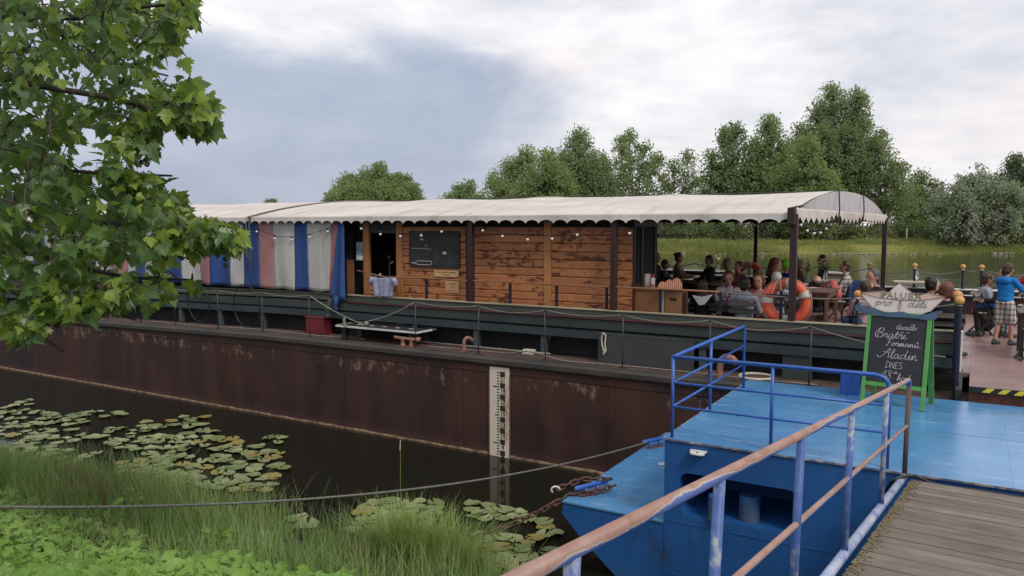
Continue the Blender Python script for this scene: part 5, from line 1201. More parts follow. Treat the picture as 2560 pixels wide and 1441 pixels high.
MB().prism(prof, BN1 - PN0, 'y', PN0 + .002).obj('bow', MT['blueshaded'], pont)
MB().bb(q[0][0] - .01, PS0 - .003, PN0 - .01, BN1, BZ - .018, BZ).obj('bow_deck', MT['bluedeck'], pont)
for q_ in (-1.2, .35, 1.9): MB().bb(q_ - .006, q_ + .006, PN0 + .0, PN1 - .01, PZ - .001, PZ + .003).obj('weld_seam', MT['bluedeck'], pont)
MB().bb(PS0 + .01, 9, 9.45, 9.462, PZ - .001, PZ + .0028).obj('weld_seam', MT['bluedeck'], pont)
for z_ in (.92, .35): MB().bb(PS0 + .002, 9, PN0 - .005, PN0 + .002, z_ - .007, z_ + .007).obj('weld_seam', MT['blueshaded'], pont)
for q_ in (-.6, .9): MB().bb(q_ - .007, q_ + .007, PN0 - .0045, PN0 + .002, -.3, nzb - .05 if q_ < nb else PZ - .03).obj('weld_seam', MT['blueshaded'], pont)
# fittings
def cyl(r, h, mat, name, at, parent): o = MB().lathe([(r, 0), (r, h - .01), (r - .01, h)], 24).obj(name, mat, parent, smooth=False); o.location = at; return o
s, n = AZ(2125, 984, PZ); cyl(.125, .28, MT['bluepipe'], 'deck_bollard', (s, n, PZ), pont)
for x in (1790, 1873): s, n = AZ(x, 1300, nzb + .01); cyl(.105 if x > 1800 else .08, .26, MT['blueshaded'], 'niche_bollard', (s, min(n, PN0 + .6), nzb + .013), pont)
s, z = AN(1748, 1132, PN0); MB().prism(rrect(s - .075, s + .075, -.05, .05, .045), .015, 'z', z).obj('lifting_eye', MT['white'], pont).location = (0, PN0 - .062, 0); MB().bb(s - .085, s + .085, PN0 - .05, PN0 - .001, z + .016, z + .026).obj('lifting_eye_plate', MT['white'], pont)
MB().lathe([(.016, 0), (.016, .005)], 10, (s, PN0 - .062, z + .012)).obj('eye_hole', MT['socket'], pont)
s, n = AZ(1655, 1163, BZ); MB().tube([(s + math.cos(a) * .04, n + math.sin(a) * .04, BZ + .012) for a in [2 * PI * k / 16 for k in range(16)]], .010, 6, closed=True).obj('deck_ring', MT['white'], pont, smooth=True)
def pipe_rail(t, pts, r, mat, name): MB().tube(pts, r, 10).obj(name, mat, t, smooth=True)
def deck_cleat(px, label):
    s, n = AZ(px[0], px[1], BZ); t = thing('deck_cleat', label, 'cleat', (s, n, BZ), R(65))
    for q in (-.09, .09): MB().lathe([(.035, 0), (.028, .02), (.028, .09)], 10, (q, 0, 0)).obj('stem', MT['bluepipe'], t, smooth=True)
    MB().caps((-.22, 0, .10), (.22, 0, .10), .03).obj('horn', MT['bluepipe'], t, smooth=True); MB().bb(-.16, .16, -.06, .06, 0, .006).obj('base_plate', MT['rust'], t)
    return s, n
cA = deck_cleat((1478, 1234), 'blue cleat wrapped in rusty chain on the bow corner'); cB = deck_cleat((1638, 1117), 'blue cleat holding the steel cable at the back of the bow')

# pontoon railing
s0, n0 = AZ(1690, 1088, PZ); n0 = PN0 + .05; s0 = PS0 + .06
def zrail(x, y, n): return AN(x, y, n)[1]
ht = zrail(1690, 893, n0) - PZ; h2 = zrail(1690, 958, n0) - PZ; h3 = zrail(1690, 1018, n0) - PZ
prl = thing('pontoon_railing', 'blue pipe railing with three rails round the left corner of the pontoon', 'railing', (0, 0, 0))
sa, na_ = AZ(1787, 1030, PZ); sb, nb_ = AZ(1872, 972, PZ); ends = PS0 + .06; sp, _ = AN(1927, 1110, n0); se, _ = AN(2216, 1180, n0)
for (s, n) in ((s0, n0), (s0, na_), (sp, n0)): MB().tube([(s, n, PZ), (s, n, PZ + ht)], .017, 10).obj('post', MT['bluepipe'], prl, smooth=True)
MB().tube([(s0, n0, PZ + ht), (s0, nb_ - .05, PZ + ht), (s0, nb_ - .012, PZ + ht - .02), (s0, nb_, PZ + ht - .07), (s0, nb_, PZ)], .019, 10).obj('end_rail', MT['bluepipe'], prl, smooth=True)
MB().tube([(s0, n0, PZ + ht + .0), (se - .12, n0, PZ + ht), (se - .05, n0, PZ + ht - .02), (se - .015, n0, PZ + ht - .06), (se, n0, PZ + ht - .14), (se, n0, PZ)], .021, 10).obj('front_rail', MT['bluepipe'], prl, smooth=True)
for hh in (h2, h3):
    MB().tube([(s0, n0, PZ + hh), (s0, nb_, PZ + hh)], .013, 8).obj('side_bar', MT['bluepipe'], prl, smooth=True); MB().tube([(s0, n0, PZ + hh), (se, n0, PZ + hh)], .013, 8).obj('front_bar', MT['bluepipe'], prl, smooth=True)

# ------------------------------------------------------------------ gangway
dv = ray(2561, 804); dv.normalize()
Ox = W(-.435, 7.45, PZ + .03)
Rt = Vector((dv.y, -dv.x, 0)).normalized(); Up = Rt.cross(dv).normalized()
gw = thing('gangway', 'sloping gangway of grey boards leading from the bank onto the pontoon', 'gangway', tuple(Ox), 0, world=True)
gw.rotation_euler = Matrix((Rt, dv, Up)).transposed().to_euler()
MT['deckboard'] = surf('weathered_deck_board', wood_fn((.185, .150, .122), (.255, .215, .18), (.085, .07, .058), .90), spec=.25)
GW = 1.75; pw = .138; gb = MB()
for i in range(9): x = GW * 0
me = MB(); pr = [(-pw / 2 + .006, 0)]
k = 9
for i in range(k):
    a = -pw / 2 + .006 + (pw - .012) * i / k; b_ = -pw / 2 + .006 + (pw - .012) * (i + 1) / k; m_ = (b_ - a)
    pr += [(a + m_ * .12, 0), (a + m_ * .38, -.005), (a + m_ * .62, -.005), (b_ - m_ * .12, 0)]
pr += [(pw / 2 - .006, 0), (pw / 2 - .006, -.03), (-pw / 2 + .006, -.03)]
me.prism(pr, GW - .06, 'x', .03); board = me.mesh('board', MT['deckboard'])
nb2 = int(7.2 / pw)
for i in range(nb2):
    o = link('board', board, gw); o.location = (random.uniform(-.004, .004), -.03 - pw * (i + .5), random.uniform(-.002, .002))
def worn_fn(t):
    g = t.n('ShaderNodeNewGeometry'); nz = t.sep(g.outputs['Normal'])[2]; f = t.noise(7, 6, .65, t.co()); big = t.noise(1.6, 3, .5, t.co())
    k = t.math('ADD', nz, t.math('ADD', t.math('MULTIPLY', t.math('SUBTRACT', f, .5), 1.3), t.math('MULTIPLY', t.math('SUBTRACT', big, .5), 3.4)))
    c = t.mix(t.step(k, -.12, -.02), (.09, .14, .37), (.40, .36, .31)); c = t.mix(t.step(k, .02, .22), c, t.ramp(f, [(.35, (.27, .145, .11)), (.58, (.36, .225, .185)), (.8, (.22, .11, .075))]))
    return {'c': c, 'nrm': t.bump(f, .15, .003)}
MT['wornrail'] = surf('worn_rail_paint', worn_fn, r=.5, spec=.4)
MT['wornpost'] = surf('worn_post_paint', lambda t: {'c': t.ramp(t.math('ADD', t.math('MULTIPLY', t.noise(5, 6, .7, t.mapping(t.co(), (1, 1, .4))), .7), t.math('MULTIPLY', t.noise(22, 4, .6), .3)), [(.42, (.045, .10, .30)), (.54, (.08, .14, .35)), (.61, (.34, .37, .38)), (.74, (.45, .44, .40))])}, r=.5, spec=.4)
MT['kerbtube'] = surf('worn_kerb_tube', lambda t: {'c': t.ramp(t.noise(4, 6, .65), [(.36, (.50, .52, .58)), (.50, (.36, .41, .56)), (.62, (.15, .22, .44))])}, r=.45, spec=.4)
MB().tube([(-.03, .02, .012), (-.03, -7.2, .010)], .029, 12).obj('kerb_tube', MT['kerbtube'], gw, smooth=True); MB().tube([(GW + .03, .02, .012), (GW + .03, -7.2, .012)], .034, 12).obj('kerb_tube', MT['kerbtube'], gw, smooth=True)
for q in (.25, GW - .25): MB().bb(q - .06, q + .06, -7.2, -.05, -.20, -.032).obj('girder', MT['navy'], gw)
def gproj(p):
    r = p - Vector((0, 0, H)); zc = r.y * cpt - r.z * spt; yc = r.y * spt + r.z * cpt; return 1280 + F * r.x / zc, 720.5 - F * yc / zc
def gpt(x, y, z): return Ox + Rt * x + dv * y + Up * z
RH = .854; gx = -.03
def find_b(px, z):
    lo, hi = 0, 6.9
    for _ in range(40):
        m = (lo + hi) / 2
        if gproj(gpt(gx, -m, z))[0] > px: lo = m
        else: hi = m
    return lo
pb = [find_b(x, .5) for x in (2211, 2122, 1993, 1785)] + [find_b(1785, .5) + 1.0]
MT['rustpost'] = pbr('rusty_post', (.11, .05, .04), (.10, .09, .08), 8, .7, .3)
for side in (gx, GW + .03):
    MB().tube([(side, 0, .0), (side, 0, RH - .06), (side, -.02, RH - .02), (side, -.07, RH), (side, -7.0, RH)], .0195, 12).obj('handrail', MT['wornrail'], gw, smooth=True)
    MB().tube([(side, -.005, RH * .53), (side, -7.0, RH * .53)], .0145, 10).obj('mid_rail', MT['wornrail'], gw, smooth=True)
    MB().tube([(side, 0, .0), (side, 0, RH - .07)], .0205, 12).obj('end_post', MT['rustpost'], gw, smooth=True)
    for b_ in pb: MB().tube([(side, -b_, 0), (side, -b_, RH - .012)], .0195, 12).obj('post', MT['wornpost'], gw, smooth=True)
# grit and moss along the kerb
mb = MB(); rr = random.Random(5)
for i in range(900):
    b_ = rr.uniform(.05, 4.5); x = .03 + abs(rr.gauss(0, .035)); sz = rr.uniform(.004, .011); mb.ball((x, -b_, .004), (sz, sz, sz * .6), 5, 3)
MT['grit'] = pbr('grit', (.22, .17, .11), (.12, .11, .05), 30, .9, 0); mb.obj('kerb_grit', MT['grit'], gw, fix=False, kind='stuff')

# black cable at the gangway foot
pts = [AZ(2214, 1245, 1.55), AZ(2218, 1222, 1.75), AZ(2240, 1204, PZ + .08), AZ(2285, 1196, PZ + .05), AZ(2340, 1212, PZ + .02), AZ(2450, 1228, PZ + .02), AZ(2600, 1252, PZ + .02), AZ(2700, 1262, PZ + .02)]; zs_ = (1.55, 1.75, PZ + .10, PZ + .07, PZ + .02, PZ + .02, PZ + .02, PZ + .02)
mb = MB(); mb.tube(catmull([W(a, b, z) for (a, b), z in zip(pts, zs_)], 6), .014, 8); tag(mb.obj('black_cable', MT['socket'], smooth=True), 'black electric cable lying where the gangway meets the pontoon', 'cable')

# ------------------------------------------------------------------ chalkboard stand with the paper-boat sign
fL = AZ(2150, 1008, PZ); fR = AZ(2310, 1030, PZ); mid = ((fL[0] + fR[0]) / 2, (fL[1] + fR[1]) / 2); ang = math.atan2(fR[1] - fL[1], fR[0] - fL[0]); SW = math.hypot(fR[0] - fL[0], fR[1] - fL[1]); LEAN = R(11)
sg = thing('chalkboard_stand', 'green-framed chalkboard stand topped by a painted paper boat sign on the pontoon', 'sign', (*mid, PZ + .003), ang)
MT['limegreen'] = pbr('lime_green_paint', (.11, .33, .085), (.085, .27, .065), 6, .5, .1)
BH = 1.165
def lean(o, a=-LEAN, at=(0, 0, 0)): o.rotation_euler = (a, 0, 0); o.location = at; return o
for q in (-1, 1): lean(MB().bb(q * (SW / 2 - .022) - .022, q * (SW / 2 - .022) + .022, -.02, .02, 0, BH).obj('stile', MT['limegreen'], sg, bevel=.003))
lean(MB().bb(-SW / 2 + .046, SW / 2 - .046, -.018, .018, .235, .285).obj('lower_rail', MT['limegreen'], sg)); lean(MB().bb(-SW / 2 + .046, SW / 2 - .046, -.018, .018, BH - .06, BH).obj('upper_rail', MT['limegreen'], sg))
lean(MB().bb(-SW / 2 + .046, SW / 2 - .046, -.006, .006, .287, BH - .062).obj('chalk_panel', MT['slate'], sg))
off = 2 * math.sin(LEAN) * BH
for q in (-1, 1): lean(MB().bb(q * (SW / 2 - .025) - .03, q * (SW / 2 - .025) + .03, -.012, .012, 0, BH).obj('back_stile', MT['limegreen'], sg), LEAN, (0, off + .05, 0))
lean(MB().bb(-SW / 2 + .036, SW / 2 - .036, -.006, .006, .25, BH - .02).obj('back_panel', MT['limegreen'], sg), LEAN, (0, off + .05, 0))
cw_ = SW - .12
def chalk(txt, h, cx, z, track=1.0, slant=.15, r=.0032, maxw=None):
    mb, wd = strokes(txt, h, r, slant, track); o = mb.obj('chalk_writing', MT['chalk'], sg, kind='stuff', fix=False)
    k = (maxw / wd) if maxw else 1; o.scale = (k, 1, 1); o.rotation_euler = (-LEAN, 0, 0); x = cx - wd * k / 2
    y, zz2 = -.010, z; o.location = (x, y * math.cos(LEAN) + zz2 * math.sin(LEAN), zz2 * math.cos(LEAN) - y * math.sin(LEAN) * -1 * -1)
T0 = .287; TH = BH - .062 - T0
chalk('divadlo', .036, .09, T0 + TH * .82, maxw=.23); chalk('Bratří', .050, -.07, T0 + TH * .68, maxw=.34); chalk('Formanů', .038, .07, T0 + TH * .565, maxw=.36); chalk('Aladin', .056, .05, T0 + TH * .375, maxw=.38); chalk('DNES', .052, -.01, T0 + TH * .225, maxw=.19); chalk('18', .058, -.08, T0 + TH * .05, maxw=.10); chalk('00', .05, .005, T0 + TH * .06, maxw=.045); chalk('hod', .044, .11, T0 + TH * .05, maxw=.15)
# topper
tw = SW * 1.42; zt0 = BH - .015
MT['boatwhite'] = pbr('painted_white_board', (.66, .58, .53), (.58, .49, .44), 4, .6, .05); MT['boatpeach'] = pbr('painted_peach_board', (.60, .43, .34), (.52, .36, .28), 5, .6, .05); MT['wave'] = pbr('painted_wave', (.035, .075, .13), (.07, .12, .18), 9, .5, .05); MT['olive'] = surf('olive_lettering', lambda t: {'c': (.22, .20, .12)}, r=.7); MT['brownline'] = surf('brown_outline', lambda t: {'c': (.25, .12, .06)}, r=.7)
X = lambda u: (u - .5) * tw
hullp = [(X(.03), .235), (X(.20), .05), (X(.30), .0), (X(.70), .0), (X(.84), .06), (X(.98), .235), (X(.75), .185), (X(.5), .170), (X(.25), .185)]
top = lean(MB().prism(hullp, .016, 'y', -.008).obj('boat_hull', MT['boatwhite'], sg)); lo_ = (0, zt0 * math.sin(LEAN), zt0 * math.cos(LEAN)); top.location = lo_
def tp(mb, name, mat, y=0, kind=None): o = mb.obj(name, mat, sg, kind=kind, fix=kind is None); o.rotation_euler = (-LEAN, 0, 0); o.location = Vector(lo_) + Vector((0, y * math.cos(LEAN), y * math.sin(LEAN) * -1)); return o
tp(MB().prism([(X(.035), .238), (X(.25), .188), (X(.5), .173), (X(.30), .275)], .016, 'y', -.008), 'boat_side', MT['boatpeach']); tp(MB().prism([(X(.975), .238), (X(.75), .188), (X(.5), .173), (X(.80), .275)], .016, 'y', -.0075), 'boat_side', MT['boatpeach'])
tp(MB().prism([(X(.30), .18), (X(.5), .172), (X(.72), .182), (X(.47), .385)], .018, 'y', -.0125), 'boat_sail', MT['boatwhite'])
wv = [(X(-.01), .10), (X(.02), .14), (X(.07), .15), (X(.05), .125), (X(.06), .10), (X(.12), .09), (X(.20), .10), (X(.30), .055), (X(.38), .03), (X(.46), .05), (X(.54), .065), (X(.62), .03), (X(.70), .02), (X(.80), .05), (X(.90), .105), (X(.96), .11), (X(.955), .085), (X(.90), .06), (X(.90), -.02), (X(.80), -.045), (X(.6), -.02), (X(.4), -.035), (X(.2), -.015), (X(.08), .0), (X(.0), .04)]
wv = [(a, b * .8 - .022) for a, b in wv]
tp(MB().prism(wv, .012, 'y', -.024), 'wave_board', MT['wave'])
mb = MB()
for p in ([(X(.03), .235), (X(.25), .186), (X(.5), .171), (X(.75), .186), (X(.98), .235)], [(X(.30), .275), (X(.035), .238)], [(X(.80), .275), (X(.975), .238)], [(X(.03), .235), (X(.20), .05)], [(X(.98), .235), (X(.84), .06)], [(X(.30), .19), (X(.47), .385), (X(.72), .19)], [(X(.5), .171), (X(.485), .1), (X(.5), .03), (X(.515), .1), (X(.5), .171)]): mb.tube([(a, -.0145, b) for a, b in p], .0035, 4)
tp(mb, 'painted_outline', MT['brownline'], kind='stuff')
me = text_mesh('PALUBA', .112, MT['olive'], .0008, space=1.2, bold=.0015); me.transform(UPRIGHT); tp_o = link('lettering', me, sg); tp_o.rotation_euler = (-LEAN, 0, 0); zl = .222; tp_o.location = Vector(lo_) + Vector((0, zl * math.sin(LEAN) - .0165 * math.cos(LEAN), zl * math.cos(LEAN)))
for txt, cx, mw_ in (('pro', -.19, .18), ('děti', .19, .21)):
    mb, wd = strokes(txt, .05, .003, .2, 1); o = mb.obj('lettering', MT['olive'], sg, kind='stuff', fix=False); k = mw_ / wd; o.scale = (k, 1, 1); o.rotation_euler = (-LEAN, 0, 0); zl = .095; o.location = Vector(lo_) + Vector((cx - mw_ / 2, zl * math.sin(LEAN) - .0135 * math.cos(LEAN), zl * math.cos(LEAN)))

# ------------------------------------------------------------------ chain and steel cable to the bank
lk = MB(); lk.tube([(math.cos(a) * .026, 0, math.sin(a) * .026 + (.028 if math.sin(a) > 0 else -.028)) for a in [2 * PI * k / 16 for k in range(16)]], .0115, 6, closed=True); link_me = lk.mesh('link', MT['rust'], smooth=True)
MT['chainrust'] = pbr('chain_rust', (.13, .065, .05), (.07, .04, .035), 20, .8, .3); link_me.materials[0] = MT['chainrust']
ch_ = thing('mooring_chain', 'rusty chain running from the pontoon bow down into the grass', 'chain', (0, 0, 0), world=True)
def chain(path, off=0):
    pts = [Vector(p) for p in path]; d_ = [0]
    for a, b in zip(pts[:-1], pts[1:]): d_.append(d_[-1] + (b - a).length)
    x = 0; i = 0
    while x < d_[-1]:
        j = max(k for k in range(len(d_)) if d_[k] <= x); j = min(j, len(pts) - 2); p = pts[j].lerp(pts[j + 1], (x - d_[j]) / max(1e-6, d_[j + 1] - d_[j])); tn = (pts[j + 1] - pts[j]).normalized()
        o = link('link', link_me, ch_); o.location = p; qd = tn.to_track_quat('Z', 'Y'); o.rotation_euler = (qd.to_matrix() @ Matrix.Rotation(R(45 + 90 * (i % 2) + random.uniform(-15, 15)), 3, 'Z')).to_euler(); x += .082; i += 1
e0 = W(*cA, BZ + .05); s, n = AZ(1035, 1378, .12); e1 = W(s, n, .12)
chain(sag(e0 + Vector((-.05, 0, .04)), e1, .12, 24)); chain([e0 + Vector((.25, .05, 0.02)), e0 + Vector((.05, -.1, .02)), e0 + Vector((-.25, -.1, -.04)), e0 + Vector((-.5, -.16, -.14))]); chain([e0 + Vector((.2, .1, .09)), e0 + Vector((-.1, .06, .10)), e0 + Vector((-.4, 0, .0))])
MB().tube([e0 + Vector((-.42 + .05 * math.cos(a), -.08, .02 + .04 * math.sin(a))) for a in [k * .5 for k in range(9)]], .011, 6).obj('shackle', MT['white'], ch_, smooth=True)
k0 = W(*cB, BZ + .10); k1 = AY(-10, 1268, 5.7); k2 = AY(-420, 1240, 4.6)
mb = MB(); pts = sag(k0, k1, .27, 30); mb.tube(pts, .012, 8); mb.tube([pts[-1], (pts[-1] + k2) / 2 + Vector((0, 0, -.02)), k2], .012, 8)
tag(mb.obj('steel_cable', MT['cable'], smooth=True), 'grey twisted steel cable slung from the pontoon across the water to the left bank', 'cable')
# ------------------------------------------------------------------ far bank: grass, stones, trees
rr = random.Random(21)
def blade(mb, p, h, w_, lean_v, seg=3):
    b = len(mb.v); side = Vector((-lean_v.y, lean_v.x, 0)); side = side.normalized() if side.length > 1e-5 else Vector((1, 0, 0))
    for i in range(seg + 1):
        t = i / seg; c = p + Vector((0, 0, h * t * (1 - .25 * t * lean_v.length))) + lean_v * (h * t * t); ww = w_ * (1 - t * .85) / 2
        if i < seg: mb.v += [tuple(c - side * ww), tuple(c + side * ww)]
        else: mb.v.append(tuple(c))
    for i in range(seg - 1): mb.f.append((b + 2 * i, b + 2 * i + 1, b + 2 * i + 3, b + 2 * i + 2)); mb.m.append(mb.cur)
    mb.f.append((b + 2 * seg - 2, b + 2 * seg - 1, b + 2 * seg)); mb.m.append(mb.cur)
def fary(x): return mnoise.noise(Vector((x * .03, 0, 0))) * 3 + mnoise.noise(Vector((x * .2, 5, 0))) * .8
def farz(x, y): return -.4 + 1.9 * min(1, max(0, (y - YF) / 7)) + .3 * mnoise.noise(Vector((x * .1, y * .1, 0)))
MT['fargrass'] = leafmat('far_reed', (.17, .20, .065), (.27, .29, .105), (.36, .35, .15), .35, .35, .8, .1)
mb = MB()
for i in range(48000):
    x = rr.uniform(10, 95) if rr.random() < .95 else rr.uniform(-60, 10); y0 = YF + fary(x) + 1.2; y = y0 + abs(rr.gauss(0, 6)); h = rr.uniform(.3, .7) * (1 + .7 * mnoise.noise(Vector((x * .25, y * .2, 0))))
    blade(mb, Vector((x, y, farz(x, y) - .05)), h, .10, Vector((rr.uniform(-.5, .5), rr.uniform(-.2, .2), 0)), 2)
mb.obj('far_grass', MT['fargrass'], kind='stuff', fix=False)
MT['stone'] = pbr('pale_stone', (.30, .27, .23), (.20, .18, .15), 3, .9, .4)
def stone_mesh(k):
    mb = MB(); mb.ball((0, 0, 0), (1, .8, .55), 8, 6); q = random.Random(k); mb.v = [tuple(c * (1 + q.uniform(-.18, .18)) for c in v) for v in mb.v]; return mb.mesh('stone', MT['stone'])
sm_ = [stone_mesh(k) for k in range(4)]
for i in range(46):
    px = rr.choice((rr.uniform(2070, 2180), rr.uniform(2100, 2340), rr.uniform(1640, 2000), rr.uniform(2480, 2560))); p = AY(px, 636, YF + .6); x = p.x; y = YF + fary(x) + rr.uniform(.4, 1.3)
    o = link('shore_stone', sm_[i % 4]); o.location = (x, y, rr.uniform(.0, .06)); o.scale = (k_ := rr.uniform(.15, .34), k_, k_ * .7); o.rotation_euler = (0, 0, rr.uniform(0, 6)); tag(o, 'pale stone at the far waterline', 'stone', 'stones along the far waterline')
p = AY(2266, 604, YF + 14); o = MB().lathe([(.09, 0), (.09, 1.9), (.05, 1.95)], 8).obj('marker_pole', MT['white']); o.location = (p.x, YF + 14, farz(p.x, YF + 14) - .05); tag(o, 'white marker pole in the far meadow', 'pole')

MT['bark'] = pbr('grey_bark', (.10, .085, .07), (.05, .045, .04), 3, .9, .4, stretch=(1, 1, .3)); MT['palebark'] = pbr('pale_poplar_bark', (.22, .21, .18), (.12, .11, .10), 3, .9, .4, stretch=(1, 1, .3))
LM = {'poplar': leafmat('poplar_leaf', (.145, .19, .095), (.205, .26, .135), (.26, .31, .17), .22, .55, .55, .3), 'light': leafmat('pale_poplar_leaf', (.17, .225, .09), (.235, .30, .13), (.29, .35, .165), .22, .55, .55, .3), 'willow': leafmat('silver_willow_leaf', (.22, .25, .185), (.29, .325, .24), (.36, .39, .30), .25, .48, .55, .35), 'dark': leafmat('dark_alder_leaf', (.050, .072, .042), (.078, .105, .058), (.105, .135, .075), .25, .25, .55, .3), 'shrub': leafmat('shrub_leaf', (.09, .12, .06), (.14, .175, .08), (.19, .225, .11), .3, .42, .6, .2)}
def leaf_tri(mb, p, nrm, size, q):
    t1 = nrm.orthogonal().normalized(); a = q.uniform(0, 2 * PI); t2 = nrm.cross(t1); u = t1 * math.cos(a) + t2 * math.sin(a); v = nrm.cross(u)
    b = len(mb.v); mb.v += [tuple(p - u * size * .55), tuple(p + v * size * .34), tuple(p + u * size * .6 + nrm * size * .1), tuple(p - v * size * .34)]; mb.f.append((b, b + 1, b + 2, b + 3)); mb.m.append(mb.cur)
def plume_tree(name, label, base, plumes, mat, leaf=.42, dens=1.0, bark='bark', seed=1, trunk=.3, gap=.0, droop=0, cat='tree', group='trees on the far bank', clump=1.0):
    """plumes: (dx, dy, z_bottom, z_top, radius); each is a leaning leafy mass of its own around a limb"""
    q = random.Random(seed); t = thing(name, label, cat, base, 0, group, world=True)
    tr = MB(); cr = MB(); H0 = max(p[3] for p in plumes); zf = min(p[2] for p in plumes)
    tr.tube([(0, 0, -.6), (q.uniform(-.2, .2), 0, H0 * .25), (q.uniform(-.4, .4), 0, H0 * .6)], [trunk, trunk * .8, trunk * .4], 7)
    for (dx, dy, zb, zt, rad) in plumes:
        c0 = Vector((dx * .25, dy * .25, max(.5, zb * .6))); c1 = Vector((dx, dy, zt - rad * .3)); lm = [c0.lerp(c1, k / 5) + Vector((q.uniform(-.25, .25), q.uniform(-.25, .25), 0)) for k in range(6)]
        tr.tube(lm, [trunk * .45 * (1 - k / 6.5) for k in range(6)], 5)
        ax = Vector((dx, dy, zt)) - Vector((dx * .6, dy * .6, zb)); L = ax.length; A0 = Vector((dx * .6, dy * .6, zb))
        nc = int(max(8, rad * L * 2.9 * dens))
        for c in range(nc):
            tt = q.random() ** .8; prof = (math.sin(PI * min(1, tt * .86 + .10)) ** .7) * rad; a = q.uniform(0, 2 * PI); rr_ = prof * (q.random() ** .45)
            cc = A0 + ax * tt + Vector((math.cos(a) * rr_, math.sin(a) * rr_, q.uniform(-.5, .5) - droop * rr_ * .5)); cs = q.uniform(.55, 1.15) * clump * (.5 + .5 * rad / 2.5)
            if q.random() < gap: continue
            out = Vector((math.cos(a), math.sin(a), .6)).normalized()
            for _ in range(int(q.uniform(16, 26))):
                d_ = Vector((q.gauss(0, 1), q.gauss(0, 1), q.gauss(0, 1) * (1.15))); d_ = d_ * (cs * .52 * min(1, 1.9 / max(.1, d_.length))); nn = (out + Vector((q.gauss(0, .6), q.gauss(0, .6), q.gauss(0, .6)))).normalized()
                pz = cc + d_
                if pz.z < .15: pz.z = q.uniform(.1, .5)
                leaf_tri(cr, pz, nn, leaf * q.uniform(.6, 1.25), q)
            if rr_ > prof * .5: tr.tube([A0 + ax * max(0, tt - .12), cc], [.05, .02], 4)
    tr.obj('trunk', MT[bark], t, smooth=True, fix=False); cr.obj('crown', LM[mat], t, fix=False)
    return t
def at_far(px, Y, zb=None): p = AY(px, 600, Y); return (p.x, Y, farz(p.x, Y) if Y < 400 else 1.8)
def hgt(py, Y): return AY(1280, py, Y).z - 1.9
def mpx(Y): return Y / F
def ptree(label, px, ptop, wpx, Y, n, mat, seed, base_open=.12, leaf=.42, dens=1.0, bark='bark', gap=0, skew=0, slim=1.0, trunk=.3, clump=1.0, cat='tree', flat=.38):
    q = random.Random(seed * 7 + 1); W_ = wpx * 1.12 * mpx(Y) / 2; Ht = hgt(ptop, Y); pl = []
    for i in range(n):
        u = (i + .5) / n * 2 - 1 if n > 1 else 0; u += q.uniform(-.15, .15) / n
        top = Ht * (1 - flat * abs(u - skew) ** 1.6 - q.uniform(0, .07)) if n > 1 else Ht
        if i == n // 2: top = Ht
        rad = W_ / n * 2.15 * slim * q.uniform(.85, 1.15) if n > 1 else W_ * .8
        pl.append((u * (W_ - rad * .45), q.uniform(-W_, W_) * .5, Ht * base_open * q.uniform(.5, 1.2), top, rad))
    if n > 1 and not gap > .1:
        for i in range(n): u = q.uniform(-.95, .95); pl.append((u * (W_ - rad * .5), q.uniform(-W_, 0) * .6, Ht * base_open * .4, Ht * q.uniform(.45, .72), rad * .9))
    return plume_tree('far_tree', label, at_far(px, Y), pl, mat, leaf, dens, bark, seed, trunk, gap, clump=clump)
ptree('tallest poplar on the far bank, right of centre', 2085, 205, 225, 140, 5, 'poplar', 1, .22, slim=1.2, flat=.26, dens=1.2, trunk=.6, gap=.06)
ptree('poplar leaning on the right side of the tallest poplar', 2205, 325, 130, 138, 3, 'poplar', 2, .22, dens=1.1, bark='palebark', skew=-.2, gap=.12)
ptree('slender poplar left of the tallest poplar', 1930, 282, 140, 132, 3, 'light', 3, .10, dens=1.3)
ptree('spired poplar group left of the slender poplar', 1815, 308, 145, 134, 4, 'poplar', 4, .10, dens=1.2, slim=.85)
ptree('young poplar in front of the tallest poplar', 2000, 345, 150, 124, 3, 'light', 5, .06, dens=1.3)
ptree('open-crowned poplar with visible trunks behind the canopy', 1575, 320, 180, 150, 5, 'light', 6, .28, dens=1.0, gap=.13, flat=.25, bark='palebark', slim=.8)
ptree('full round poplar between the two open ones', 1445, 326, 165, 146, 3, 'poplar', 7, .1, dens=1.2)
ptree('thin greyish poplar right of the open-crowned poplar', 1700, 372, 135, 152, 4, 'poplar', 8, .2, dens=.9, gap=.25)
ptree('broad dense poplar behind the middle of the canopy', 1320, 362, 235, 142, 5, 'light', 9, .08, dens=1.2)
ptree('pale bushy tree in front of the broad dense poplar', 1395, 415, 110, 136, 3, 'light', 10, .05, dens=1.3)
ptree('low pale tree at the left foot of the broad poplar', 1160, 455, 130, 170, 4, 'light', 11, .05, dens=1.2, leaf=.5)
ptree('wide bushy tree standing alone behind the left canopy', 930, 408, 255, 190, 6, 'light', 12, .05, dens=1.2, leaf=.55, slim=.95)
ptree('dark right flank of the lone wide bushy tree', 1015, 440, 90, 192, 3, 'poplar', 13, .05, dens=1.2, leaf=.55)
ptree('tiny distant treetop above the left end of the canopy', 680, 501, 70, 330, 3, 'poplar', 14, .05, dens=.8, leaf=.9)
ptree('tiny distant treetop behind the plane leaves', 450, 506, 110, 330, 3, 'poplar', 15, .05, dens=.8, leaf=.9)
ptree('pale mid-height tree between the poplars and the willow', 2292, 428, 175, 150, 5, 'shrub', 16, .05, dens=1.1)
ptree('dark tree behind the willow at the right edge', 2530, 385, 150, 158, 4, 'dark', 17, .05, dens=1.2)
ptree('broad dark tree low behind the left terrace guests', 1690, 520, 170, 165, 4, 'dark', 41, .03, dens=1.1, leaf=.5)
ptree('broad dark tree low behind the cabin end', 1560, 520, 170, 168, 4, 'dark', 42, .03, dens=1.1, leaf=.5)
